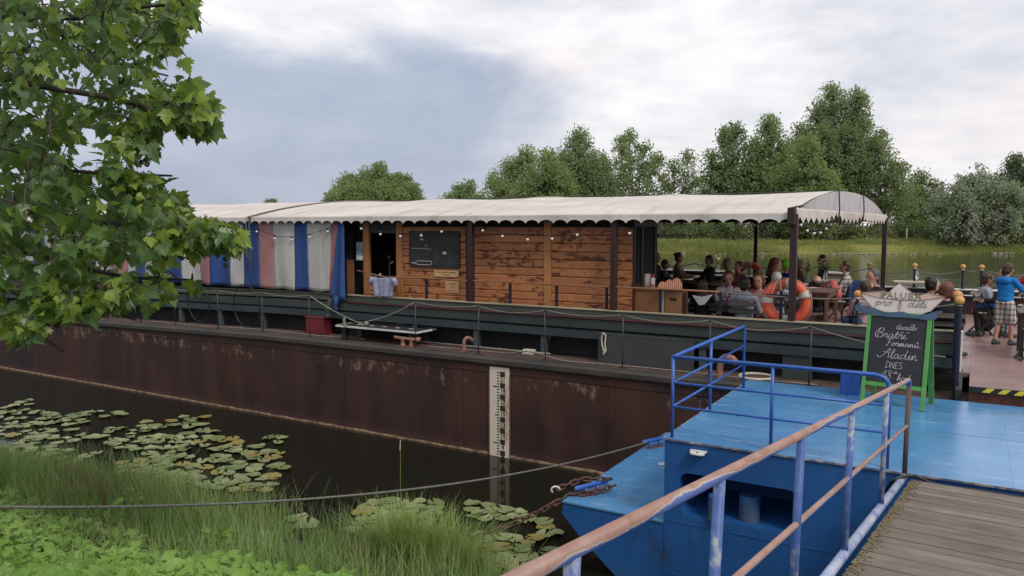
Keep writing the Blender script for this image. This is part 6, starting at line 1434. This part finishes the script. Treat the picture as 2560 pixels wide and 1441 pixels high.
ptree('dark tree beyond the right edge behind the willow', 2620, 420, 160, 140, 3, 'dark', 18, .05, dens=1.0)
# silver willow overhanging the water
Yw = 116; q = random.Random(5); wpl = []
for i in range(11):
    a = q.uniform(0, 2 * PI); rr0 = q.uniform(1, 6.2); wpl.append((math.cos(a) * rr0 * 1.15, math.sin(a) * rr0 * .6, .8, hgt(408, Yw) * (1 - .018 * rr0 ** 1.5) * q.uniform(.86, 1.0), 2.4))
wpl.append((0.5, 0, 2, hgt(410, Yw), 2.8)); wpl.append((-6.2, -.8, .3, 8.0, 2.6)); wpl.append((5.8, -.5, .3, 8, 2.4))
plume_tree('willow', 'big silvery willow overhanging the water at the right', at_far(2432, Yw), wpl, 'willow', .34, 1.15, 'bark', 31, .5, droop=.25, group='trees on the far bank', clump=.95)
# understory shrubs
shr = [(1660, 575, 90, 126), (1740, 560, 110, 124), (1810, 545, 90, 121), (1870, 560, 120, 123), (1935, 540, 100, 128), (2020, 555, 110, 130), (2090, 545, 120, 133), (2160, 560, 100, 130), (2235, 545, 110, 132), (2300, 560, 110, 128), (2345, 585, 90, 121), (2540, 560, 90, 116), (1480, 520, 200, 150), (1250, 520, 200, 155), (1620, 530, 150, 150)]
for i, (x, y, wd, Y) in enumerate(shr):
    p = AY(x, y, Y); q = random.Random(100 + i); W_ = wd * mpx(Y) / 2; Ht = max(2.5, p.z - 1.8); pl = [(u * W_ * .8, q.uniform(-1, 1), .2, Ht * q.uniform(.7, 1), W_ * .55) for u in (-.9, -.3, .3, .9)]
    nm = ['below the cabin end of the canopy', 'behind the left terrace guests', 'reaching down to the water behind the terrace', 'left of the far canopy post', 'behind the near corner post', 'below the young poplar', 'below the tallest poplar', 'left of the right canopy post', 'behind the white marker pole', 'left of the willow', 'low beside the willow foot', 'at the right edge beside the willow', 'hidden low behind the canopy middle', 'hidden low behind the menu board', 'low between the open poplars']
    plume_tree('shrub', 'green shrub on the far bank ' + nm[i], at_far(x, Y), pl, 'shrub' if i % 3 else 'dark', .36, 1.3, 'bark', 200 + i, .12, cat='shrub', group='shrubs on the far bank')

# ------------------------------------------------------------------ lily pads
MT['pad'] = surf('lily_pad', lambda t: {'c': t.mix(t.math('MULTIPLY', t.step(t.noise(16, 4, .6, t.mapping(t.co(), (1, 1, 1), t.comb(t.math('MULTIPLY', t.rnd(), 30), 0, 0))), .56, .68), .6), t.ramp(t.rnd(), [(0, (.125, .165, .060)), (.5, (.19, .225, .10)), (1, (.24, .27, .13))]), (.20, .16, .04)), 'nrm': t.bump(t.noise(9, 3, .5), .3, .01)}, r=.38, spec=.5)
MT['padyellow'] = surf('yellowed_lily_pad', lambda t: {'c': t.ramp(t.noise(14, 4, .6), [(.35, (.09, .055, .018)), (.48, (.25, .19, .05)), (.62, (.20, .21, .075))])}, r=.5, spec=.4)
def pad_mesh(k, mat):
    q = random.Random(k); mb = MB(); n = 22; mb.v.append((0, 0, .002)); notch = .22
    for r_, zf in ((.55, .004), (1.0, 1)):
        for i in range(n + 1):
            a = notch + (2 * PI - 2 * notch) * i / n; rd = r_ * (1 + .03 * math.sin(a * 3 + k) ) * (1.12 if abs(a - PI) < .8 else 1)
            z = .004 if r_ < 1 else .012 + .03 * max(0, math.sin(a * 2 + k * 1.3)) * q.random()
            mb.v.append((rd * math.cos(a), rd * math.sin(a) * .88, z))
    for i in range(n): mb.f.append((0, 1 + i, 2 + i)); mb.f.append((1 + i, 1 + n + 1 + i, 2 + n + 1 + i, 2 + i)); mb.m += [0, 0]
    return mb.mesh('pad', mat, smooth=True, fix=False)
pads = [pad_mesh(k, MT['pad']) for k in range(6)] + [pad_mesh(k + 9, MT['padyellow']) for k in range(3)]
def inpoly(x, y, P):
    c = False; j = len(P) - 1
    for i in range(len(P)):
        if (P[i][1] > y) != (P[j][1] > y) and x < (P[j][0] - P[i][0]) * (y - P[i][1]) / (P[j][1] - P[i][1]) + P[i][0]: c = not c
        j = i
    return c
polyA = [(-160, 985), (60, 1002), (95, 1000), (60, 1030), (200, 1020), (330, 1028), (300, 1045), (200, 1060), (330, 1075), (400, 1040), (540, 1040), (500, 1075), (560, 1085), (650, 1120), (740, 1145), (720, 1175), (640, 1165), (690, 1195), (680, 1225), (600, 1235), (520, 1225), (450, 1205), (330, 1200), (260, 1190), (200, 1180), (60, 1165), (-160, 1140)]
polyB = [(650, 1100), (700, 1085), (720, 1105), (680, 1115)]
polyC = [(900, 1270), (960, 1255), (1040, 1255), (1130, 1255), (1250, 1262), (1310, 1290), (1370, 1300), (1400, 1345), (1330, 1350), (1250, 1330), (1330, 1365), (1300, 1390), (1230, 1400), (1120, 1420), (1000, 1430), (870, 1330)]
polyD = [(1210, 1425), (1250, 1395), (1350, 1380), (1400, 1385), (1380, 1420), (1300, 1455), (1230, 1455)]
polyE = [(640, 1310), (690, 1280), (720, 1285), (790, 1320), (780, 1350), (700, 1395), (680, 1370), (720, 1340)]
placed = []
def ymid(x): return 1075 + max(0, x) * .13 if x < 760 else 1310 + (x - 900) * .05
def scatter(P, count, rmin, rmax, label, group, yel, mind):
    x0, x1, y0, y1 = min(p[0] for p in P), max(p[0] for p in P), min(p[1] for p in P), max(p[1] for p in P); c = 0; tr = 0
    while c < count and tr < count * 60:
        tr += 1; x, y = rr.uniform(x0, x1), y0 + (y1 - y0) * rr.random()
        if not inpoly(x, y, P): continue
        s, n = AZ(x, y, 0); r_ = rr.uniform(rmin, rmax)
        if mnoise.noise(Vector((s * .9, n * .9, 3))) < -.16: continue
        if any((s - a) ** 2 + (n - b) ** 2 < (mind * (r_ + d)) ** 2 for a, b, d in placed): continue
        placed.append((s, n, r_)); yl = rr.random() < yel * (2 if x > 500 and y < 1200 else .5); o = link('lily_pad', pads[6 + c % 3] if yl else pads[rr.randrange(6)]); o.location = W(s, n, .006 + rr.uniform(0, .012)); o.scale = (r_, r_, 1.0); o.rotation_euler = (rr.uniform(-.05, .05), rr.uniform(-.05, .05), rr.uniform(0, 6.28))
        sz_ = 'small ' if r_ < rmin + .3 * (rmax - rmin) else ('large ' if r_ > rmin + .7 * (rmax - rmin) else 'middling '); far_ = 'hull side' if y < ymid(x) else 'bank side'
        if count > 100: where = f'on the {far_}, ' + next(w_ for lim, w_ in ((40, 'at the left picture edge'), (150, 'below the drooping plane leaves'), (260, 'left of the left patch middle'), (380, 'in the left patch middle'), (500, 'right of the left patch middle'), (600, 'near the right end of the left patch'), (9999, 'at the right tip of the left patch')) if x < lim)
        elif count > 40: where = next(w_ for lim, w_ in ((960, 'at the left rear of the grass clump'), (1050, 'right behind the grass clump'), (1150, 'beside the tall reed'), (1250, 'under the chain end'), (9999, 'right of the chain end'))if x < lim) + f', {far_}'
        else: where = label
        tag(o, sz_ + ('yellowed ' if yl else 'green ') + 'lily pad ' + where, 'lily pad', group); c += 1
scatter(polyA, 270, .095, .165, 'in the crowded patch left of the barge gauge', 'pads in the left patch', .12, .56)
scatter(polyB, 4, .10, .14, 'in the small stray clump nearest the hull', 'pads in the stray clump', 0, .7)
scatter(polyC, 75, .10, .175, 'behind the tall grass clump below the chain', 'pads below the chain', .16, .62)
scatter(polyD, 12, .13, .2, 'at the bottom beside the pontoon bow', 'pads by the pontoon bow', .2, .7)
scatter(polyE, 7, .14, .20, 'among the thin stalks left of the grass clump', 'pads among the stalks', .1, .8)

# ------------------------------------------------------------------ near bank vegetation
MT['grassA'] = leafmat('bank_grass', (.09, .165, .042), (.165, .255, .075), (.26, .32, .13), 1.2, .25, .5, .3); MT['grassB'] = leafmat('dry_grass', (.13, .105, .06), (.20, .165, .09), (.26, .22, .13), 1.2, .2, .7, .2); MT['grassC'] = leafmat('clump_grass', (.14, .215, .055), (.235, .325, .09), (.34, .41, .155), 1.6, .25, .5, .3)
ga, gb_ = MB(), MB()
for i in range(26000):
    s = rr.uniform(-16, -3.8); n = rr.uniform(3.5, 7.25)
    px = (s, n); z = gz(s, n)
    if z < -.12: continue
    dn = mnoise.noise(Vector((s * .8, n * .8, 9)))
    if dn < -.25: continue
    if s > -8.5 and rr.random() < .35 : continue
    h = rr.uniform(.30, .70) * (.62 if s < -9 else 1) * (1 + .5 * dn) * (1.0 if n > 4.6 else .75); a = rr.uniform(0, 2 * PI); l = rr.uniform(.1, .55)
    dry = mnoise.noise(Vector((s * .7 + 5, n * .7, 2))) > .28 and rr.random() < .7
    blade(gb_ if dry else ga, W(s, n, z - .02), h * (.9 if dry else 1), rr.uniform(.008, .015), Vector((math.cos(a) * l, math.sin(a) * l, 0)), 4)
for i in range(420):
    s = rr.uniform(-14.5, -4.5); n = rr.uniform(6.3, 7.2); a = rr.uniform(0, 2 * PI); l = rr.uniform(.2, .9); z = gz(s, n)
    if z > -.15: blade(ga if rr.random() < .6 else gb_, W(s, n, z - .02), rr.uniform(.6, 1.0), rr.uniform(.006, .010), Vector((math.cos(a) * l, math.sin(a) * l, 0)), 6)
for i in range(5200):
    s = rr.uniform(-9.5, -3); n = rr.uniform(2.2, 5.2); a = rr.uniform(0, 2 * PI); l = rr.uniform(.2, .9)
    if mnoise.noise(Vector((s * 1.1, n * 1.1, 40))) < .02: continue
    blade(ga if rr.random() < .85 else gb_, W(s, n, gz(s, n)), rr.uniform(.2, .5), rr.uniform(.005, .009), Vector((math.cos(a) * l, math.sin(a) * l, 0)), 4)
ga.obj('bank_grass', MT['grassA'], kind='stuff', fix=False); gb_.obj('dry_bank_grass', MT['grassB'], kind='stuff', fix=False)
# the tall clump at the water's edge, lower middle
cl = MB(); cc = AZ(1055, 1470, 0); c2 = AZ(1000, 1440, 0); c3 = AZ(1130, 1490, 0)
for i in range(3000):
    b0 = rr.choice((cc, c2, c3, cc)); a = rr.uniform(0, 2 * PI); q = abs(rr.gauss(0, .29)); s, n = b0[0] + math.cos(a) * q * 1.5, b0[1] + math.sin(a) * q * .9; l = rr.uniform(.1, .75); aa = a + rr.uniform(-.8, .8)
    blade(cl, W(s, n, max(-.1, gz(s, n)) - .05), rr.uniform(.45, 1.15) * (1 - .35 * min(1, q)), rr.uniform(.009, .018), Vector((math.cos(aa) * l, math.sin(aa) * l, 0)).xyz, 5)
t = cl.obj('grass_clump', MT['grassC'], kind='stuff', fix=False)
def reed(px, py, top, label, k=1):
    s, n = AZ(px, py, .05); p = W(s, n, 0); tp_ = AY(top[0], top[1], p.y); t = thing('reed_stalk', label, 'reed', tuple(p), 0, 'single reed stalks', world=True); L = tp_ - p
    MB().tube([(0, 0, -.1), L * .5 + Vector((.035, 0, 0)), L], [.0045, .003, .0015], 5).obj('stalk', MT['grassC'], t, smooth=True)
    for i in range(6):
        mb = MB(); f_ = .25 + .07 * i; a = rr.uniform(0, 6.28); blade(mb, L * f_, .22, .012, Vector((math.cos(a) * .8, math.sin(a) * .8, 0)), 4); mb.obj('leaf', MT['grassC'], t, fix=False)
    return t, L
t, L = reed(985, 1440, (1001, 1100), 'tallest reed stalk with a pale seed head above the grass clump'); MB().caps(L * .93, L, .007, .003).obj('seed_head', MT['ropew'], t, smooth=True)
reed(955, 1440, (940, 1215), 'shorter leafy reed stalk left of the tallest one'); reed(690, 1420, (700, 1230), 'thin reed stalk above the two floating pads at left')
# low leafy ground cover
MT['cover'] = leafmat('ground_cover_leaf', (.10, .20, .03), (.18, .32, .055), (.28, .42, .11), 1.4, .32, .45, .35)
gc = MB(); ol = [(0, 0), (.28, .30), (.18, .55), (.42, .62), (.30, .85), (0, 1.05), (-.30, .85), (-.42, .62), (-.18, .55), (-.28, .30)]
for i in range(30000):
    s = rr.uniform(-10.5, -2.6); n = rr.uniform(1.6, 5.9)
    if n > 3.75 + .6 * mnoise.noise(Vector((s * .6, 0, 7))) : continue
    z = gz(s, n) + .04 + .16 * abs(mnoise.noise(Vector((s * 1.6, n * 1.6, 8)))) + rr.uniform(0, .10) + .22 * max(0, mnoise.noise(Vector((s * .9, n * .9, 31)))); p = W(s, n, z)
    if mnoise.noise(Vector((s * 2.2, n * 2.2, 12))) < -.38: continue
    if p.y < 2.4: continue
    sz = rr.choice((.03, .04, .05, .06, .09)) * rr.uniform(.8, 1.2); nn = Vector((rr.gauss(0, .45), rr.gauss(-.25, .45), 1)).normalized(); t1 = nn.orthogonal().normalized(); a = rr.uniform(0, 6.28); t2 = nn.cross(t1); u = t1 * math.cos(a) + t2 * math.sin(a); v = nn.cross(u); b = len(gc.v)
    for (x, y) in ol: gc.v.append(tuple(p + u * (x * sz) + v * (y * sz) + nn * (abs(x) * sz * .3)))
    gc.f += [(b, b + 1, b + 2, b + 5), (b + 2, b + 3, b + 4, b + 5), (b + 5, b + 6, b + 7, b + 8), (b, b + 5, b + 8, b + 9)]; gc.m += [0] * 4
gc.obj('ground_cover', MT['cover'], kind='stuff', fix=False)
# bright leafy plant
MT['bright'] = leafmat('bright_leaf', (.12, .26, .03), (.19, .36, .05), (.26, .42, .08), 3, .35, .45, .35)
lf = MB(); lo = [(0, 0), (.2, .25), (.26, .5), (.16, .8), (0, 1.05), (-.16, .8), (-.26, .5), (-.2, .25)]
lf.v = [(x, y, abs(x) * .35 - .15 * y * y) for x, y in lo]; lf.f = [(0, 1, 2, 3, 4), (0, 4, 5, 6, 7)]; lf.m = [0, 0]; leaf_me = lf.mesh('leaf', MT['bright'], smooth=False, fix=False)
def leafy(px, py, htop, n, label, kk=1.0):
    Y = 1; r_ = ray(px, py)
    for k in range(400):
        p = Vector((0, 0, H)) + r_ * (2 + k * .03); s, q = SN(p)
        if p.z <= gz(s, q) + .02: break
    t = thing('leafy_plant', label, 'plant', tuple(p), 0, 'bright leafy plants on the bank', world=True)
    for st in range(4):
        a0 = rr.uniform(0, 6.28); tip = Vector((math.cos(a0) * .12, math.sin(a0) * .12, htop * rr.uniform(.7, 1))); MB().tube([(0, 0, -.05), tip * .5 + Vector((0, 0, .02)), tip], [.006, .005, .003], 5).obj('stem', MT['bright'], t, smooth=True)
        for i in range(n // 4):
            f_ = .2 + .8 * i / (n // 4); o = link('leaf', leaf_me, t); o.location = tip * f_; k = rr.uniform(.06, .11) * kk; o.scale = (k, k, k); o.rotation_euler = (rr.uniform(-.3, .7), rr.uniform(-.4, .4), a0 + 2.4 * i)
leafy(565, 1420, .48, 64, 'bright green leafy plant at the water edge, lower left', 1.1); leafy(275, 1330, .34, 40, 'smaller pale green leafy plant among the bank grass at left'); leafy(640, 1425, .30, 40, 'low bright plant right of the leafy plant at the water edge', .8)
leafy(120, 1375, .26, 32, 'pale low plant at the far left among the ground cover', .8); leafy(420, 1400, .24, 32, 'small bright plant left of the leafy plant at the water edge', .7); leafy(330, 1290, .3, 36, 'bright plant half hidden in the bank grass below the cable', .8)
# branch lying on the bank
s, n = AZ(400, 1415, 1.0); pts = []
for k, x in enumerate((360, 420, 470, 520)):
    r_ = ray(x, 1412 + 2 * math.sin(k * 2))
    for j in range(400):
        p = Vector((0, 0, H)) + r_ * (2 + j * .03); s, q = SN(p)
        if p.z <= gz(s, q) + .10: break
    pts.append(p)
mb = MB(); mb.tube(pts, .014, 6); tag(mb.obj('fallen_branch', MT['bark'], smooth=True), 'thin dark fallen branch lying in the ground cover', 'branch')
# ------------------------------------------------------------------ plane tree reaching in from the left
rp_ = random.Random(11)
TB = Vector((-6.6, 6.2, 0)); TB.z = gz(*SN(TB)) - .1
plane = thing('plane_tree', 'plane tree with lobed leaves and round seed balls hanging in from the left', 'tree', tuple(TB), 0, None, world=True)
MT['pbark'] = pbr('plane_bark', (.085, .07, .055), (.045, .038, .032), 5, .9, .3, stretch=(1, 1, .4))
L3 = [leafmat('plane_leaf_old', (.034, .082, .024), (.064, .130, .036), (.105, .175, .05), 2.5, .38, .34, .55), leafmat('plane_leaf_mid', (.065, .135, .028), (.105, .19, .042), (.15, .235, .058), 2.5, .45, .34, .55), leafmat('plane_leaf_young', (.19, .28, .04), (.27, .37, .065), (.34, .43, .095), 3, .5, .36, .5)]
sil = [(-620, -420), (300, -420), (520, -260), (500, -60), (498, 40), (455, 70), (455, 110), (475, 130), (510, 165), (525, 195), (500, 205), (530, 240), (552, 290), (552, 325), (520, 350), (470, 330), (400, 300), (385, 330), (405, 350), (380, 385), (330, 400), (320, 415), (380, 425), (440, 430), (440, 455), (415, 465), (480, 478), (475, 510), (490, 520), (470, 545), (540, 550), (600, 570), (610, 600), (560, 620), (500, 610), (480, 640), (430, 650), (440, 690), (500, 680), (500, 715), (450, 735), (420, 750), (390, 790), (340, 815), (330, 770), (250, 770), (210, 790), (110, 800), (105, 840), (130, 850), (175, 890), (110, 880), (60, 860), (20, 850), (-60, 830), (-620, 860)]
def d2edge(x, y):
    best = 1e9
    for i in range(len(sil)):
        ax, ay = sil[i - 1]; bx, by = sil[i]; dx, dy = bx - ax, by - ay; t = max(0, min(1, ((x - ax) * dx + (y - ay) * dy) / (dx * dx + dy * dy))); best = min(best, math.hypot(x - ax - t * dx, y - ay - t * dy))
    return best
limbs_px = [[(-700, 120, 6.4), (-300, 150, 6.1), (0, 190, 5.8), (100, 215, 5.6), (300, 250, 5.4), (450, 300, 5.2), (535, 330, 5.1)],
 [(-700, -100, 6.3), (-300, -80, 6), (0, 20, 5.7), (200, 45, 5.6), (330, 20, 5.4), (470, 10, 5.3)], [(-700, 200, 6.6), (-300, 300, 6.5), (0, 400, 6.2), (200, 430, 5.9), (430, 440, 5.6)],
 [(-700, 300, 6.4), (-300, 420, 6.2), (60, 520, 5.8), (300, 560, 5.4), (430, 575, 5.1), (590, 590, 4.9)], [(-700, 350, 6.8), (-300, 520, 6.6), (100, 640, 6.1), (300, 690, 5.7), (480, 700, 5.4)],
 [(-700, 380, 6.5), (-300, 600, 6.3), (0, 720, 5.9), (200, 760, 5.6), (340, 800, 5.3)], [(-700, 400, 7), (-300, 680, 6.6), (-40, 780, 6.2), (80, 830, 5.9), (160, 880, 5.7)], [(-700, -200, 7), (-300, -250, 6.6), (0, -200, 6.3), (250, -180, 6), (450, -150, 5.8)],
 [(-700, 100, 7.6), (-200, 330, 7.4), (150, 300, 7.2), (330, 360, 7.0)], [(-700, 0, 7.6), (-200, 90, 7.4), (150, 130, 7.2), (420, 190, 6.9)]]
trk = MB(); top = Vector((-6.3, 6.3, 7.5)) - TB
trk.tube([(0, 0, -.3), (.05, 0, 1.5), (.15, .05, 3.5), top, top + Vector((.3, 0, 2.2))], [.27, .23, .2, .16, .08], 12); trk.obj('trunk', MT['pbark'], plane, smooth=True)
limb_pts = []
for L in limbs_px:
    P = [AY(*p) - TB for p in L]; at_ = Vector((.1, 0, max(2.6, min(P[0].z - .6, 7.4)))); P = catmull([at_, at_.lerp(P[0], .5) + Vector((0, 0, .1))] + P, 4); m = len(P)
    mb = MB(); mb.tube(P, [.055 * (1 - i / m) ** 1.15 + .006 for i in range(m)], 7); mb.obj('branch', MT['pbark'], plane, smooth=True)
    limb_pts += P[m // 4:]
# leaf outline: five pointed lobes with teeth
half = [(0, -.02), (.10, -.03), (.28, -.10), (.24, .02), (.46, .02), (.40, .12), (.60, .30), (.42, .30), (.50, .46), (.34, .40), (.25, .44), (.30, .62), (.20, .64), (.16, .80), (.08, .86), (0, 1.05)]
def leaf_verts(fold, curl): return [(x, y, abs(x) * fold - curl * y * y) for x, y in half] + [(-x, y, abs(x) * fold - curl * y * y) for x, y in half[1:-1]]
nh = len(half); tri = []
for i in range(1, nh - 1): tri.append((0, i, i + 1))
Lf = [0] + list(range(nh, nh + nh - 2)) + [nh - 1]
tri_l = [(0, Lf[i + 1], Lf[i]) for i in range(1, nh - 1)]
# fan from a point up the midrib so that lobes stay concave
mid_i = 2 * nh - 2
def leaf_faces():
    R_ = list(range(nh)); return [(mid_i, R_[i], R_[i + 1]) for i in range(nh - 1)] + [(mid_i, Lf[i + 1], Lf[i]) for i in range(nh - 1)]
LFC = leaf_faces()
shapes = [leaf_verts(f, c) + [(0, .33, -c * .1)] for f, c in ((.18, .12), (.30, .25), (-.12, .2), (.1, .35))]
leaf_meshes = {}
for mi in range(3):
    for si in range(4):
        m = MB(); m.v = list(shapes[si]); m.f = list(LFC); m.m = [0] * len(LFC); leaf_meshes[(mi, si)] = m.mesh('leaf', L3[mi], fix=False)
leaves = []; twig = MB(); balls = []
tries = 0; ntw = 0
edge_n = 0
while ntw < 1380 and tries < 30000:
    tries += 1
    x = rp_.uniform(-560, 615); y = rp_.uniform(-380, 895)
    if ntw >= 900: x = rp_.uniform(60, 615); y = rp_.uniform(-40, 895)
    if not inpoly(x, y, sil): continue
    de = d2edge(x, y)
    if de < (24 if x > 60 and not (x > 480 and y > 540) else 12): continue
    if x > 330 and 600 < y < 760 and rp_.random() < .6: continue
    if x > 250 and 370 < y < 540 and rp_.random() < .25: continue
    if (((x - 425) / 95) ** 2 + ((y - 632) / 38) ** 2 < 1 or ((x - 360) / 75) ** 2 + ((y - 690) / 30) ** 2 < 1) and rp_.random() < .85: continue
    if mnoise.noise(Vector((x * .012, y * .012, 1.7))) < -.22: continue
    if ntw >= 900 and de > 60: continue
    infr = x > -40 and y > -40
    if not infr and rp_.random() < .6: continue
    Yd = rp_.uniform(4.7, 7.6) if de > 70 else rp_.uniform(4.8, 6.2)
    if x > 380 and y > 540: Yd = rp_.uniform(4.7, 5.3)
    p = AY(x, y, Yd) - TB; nl = min(limb_pts, key=lambda q: (q - p).length_squared)
    twig.tube([nl, nl.lerp(p, .5) + Vector((0, 0, .05)), p], [.008, .005, .003], 4); ntw += 1; limb_pts += [nl.lerp(p, .55), p]
    k = 6 if de > 60 else 5
    for j in range(k):
        f_ = (rp_.uniform(.45, 1.0) if de > 50 else rp_.uniform(.8, 1.0)) if j else 1.0; b = nl.lerp(p, f_) + Vector((rp_.uniform(-.12, .12), rp_.uniform(-.15, .15), rp_.uniform(-.14, .10))) * (1 if de > 50 else .4)
        young = rp_.random() < (.55 if de < 55 else (.30 if de < 100 else .15)); sz = rp_.uniform(.055, .125) * (.9 if young else 1)
        out = (b - nl); out.z -= .05; out = out.normalized() if out.length > .01 else Vector((1, 0, 0)); dirv = (out * .6 + Vector((rp_.gauss(.25, .5), rp_.gauss(-.1, .5), rp_.gauss(-.45, .4)))).normalized(); up = Vector((rp_.gauss(0, .75), rp_.gauss(-.45, .75), rp_.gauss(.7, .6)))
        zx = dirv.cross(up); zx = zx.normalized() if zx.length > .05 else Vector((1, 0, 0)); nn = zx.cross(dirv); M4 = Matrix((zx, dirv, nn)).transposed()
        mi = 2 if young else (1 if rp_.random() < .48 else 0); leaves.append((b, M4, sz, mi, rp_.randrange(4)))
    if rp_.random() < .13 and infr: balls.append((p, rp_.uniform(.06, .16)))
twig.obj('twigs', MT['pbark'], plane, fix=False, kind='stuff')
def vis(l):
    w_ = l[0] + TB; x, y = gproj(w_); return (0 <= x <= 620 and 0 <= y <= 900), w_.y
order = sorted(range(len(leaves)), key=lambda i: (not vis(leaves[i])[0], vis(leaves[i])[1] / leaves[i][2])); solo = set(order[:300])
rest = [MB(), MB(), MB()]
for i, (b, M4, sz, mi, si) in enumerate(leaves):
    if i in solo:
        o = link('leaf', leaf_meshes[(mi, si)], plane); o.location = b; o.rotation_euler = M4.to_euler(); o.scale = (sz, sz, sz)
    else:
        m = rest[0]; base = len(m.v); m.v += [tuple(b + M4 @ (Vector(v) * sz)) for v in shapes[si]]; m.f += [tuple(base + q for q in f) for f in LFC]; m.m += [mi] * len(LFC)
rest[0].obj('leaves', L3, plane, fix=False, kind='stuff')
MT['seedball'] = pbr('seed_ball', (.085, .10, .04), (.05, .055, .03), 40, .9, .8, bscale=70, bd=.006)
sb = MB(); sb.ball((0, 0, 0), .017, 10, 8); sb_me = sb.mesh('seed_ball', MT['seedball'], smooth=True)
for p, L in balls:
    o = link('seed_ball', sb_me, plane); o.location = p - Vector((0, 0, L)); MB().tube([(0, 0, 0), (.004, 0, L * .5), (0, 0, L)], .0015, 4).obj('stalk', MT['pbark'], o)
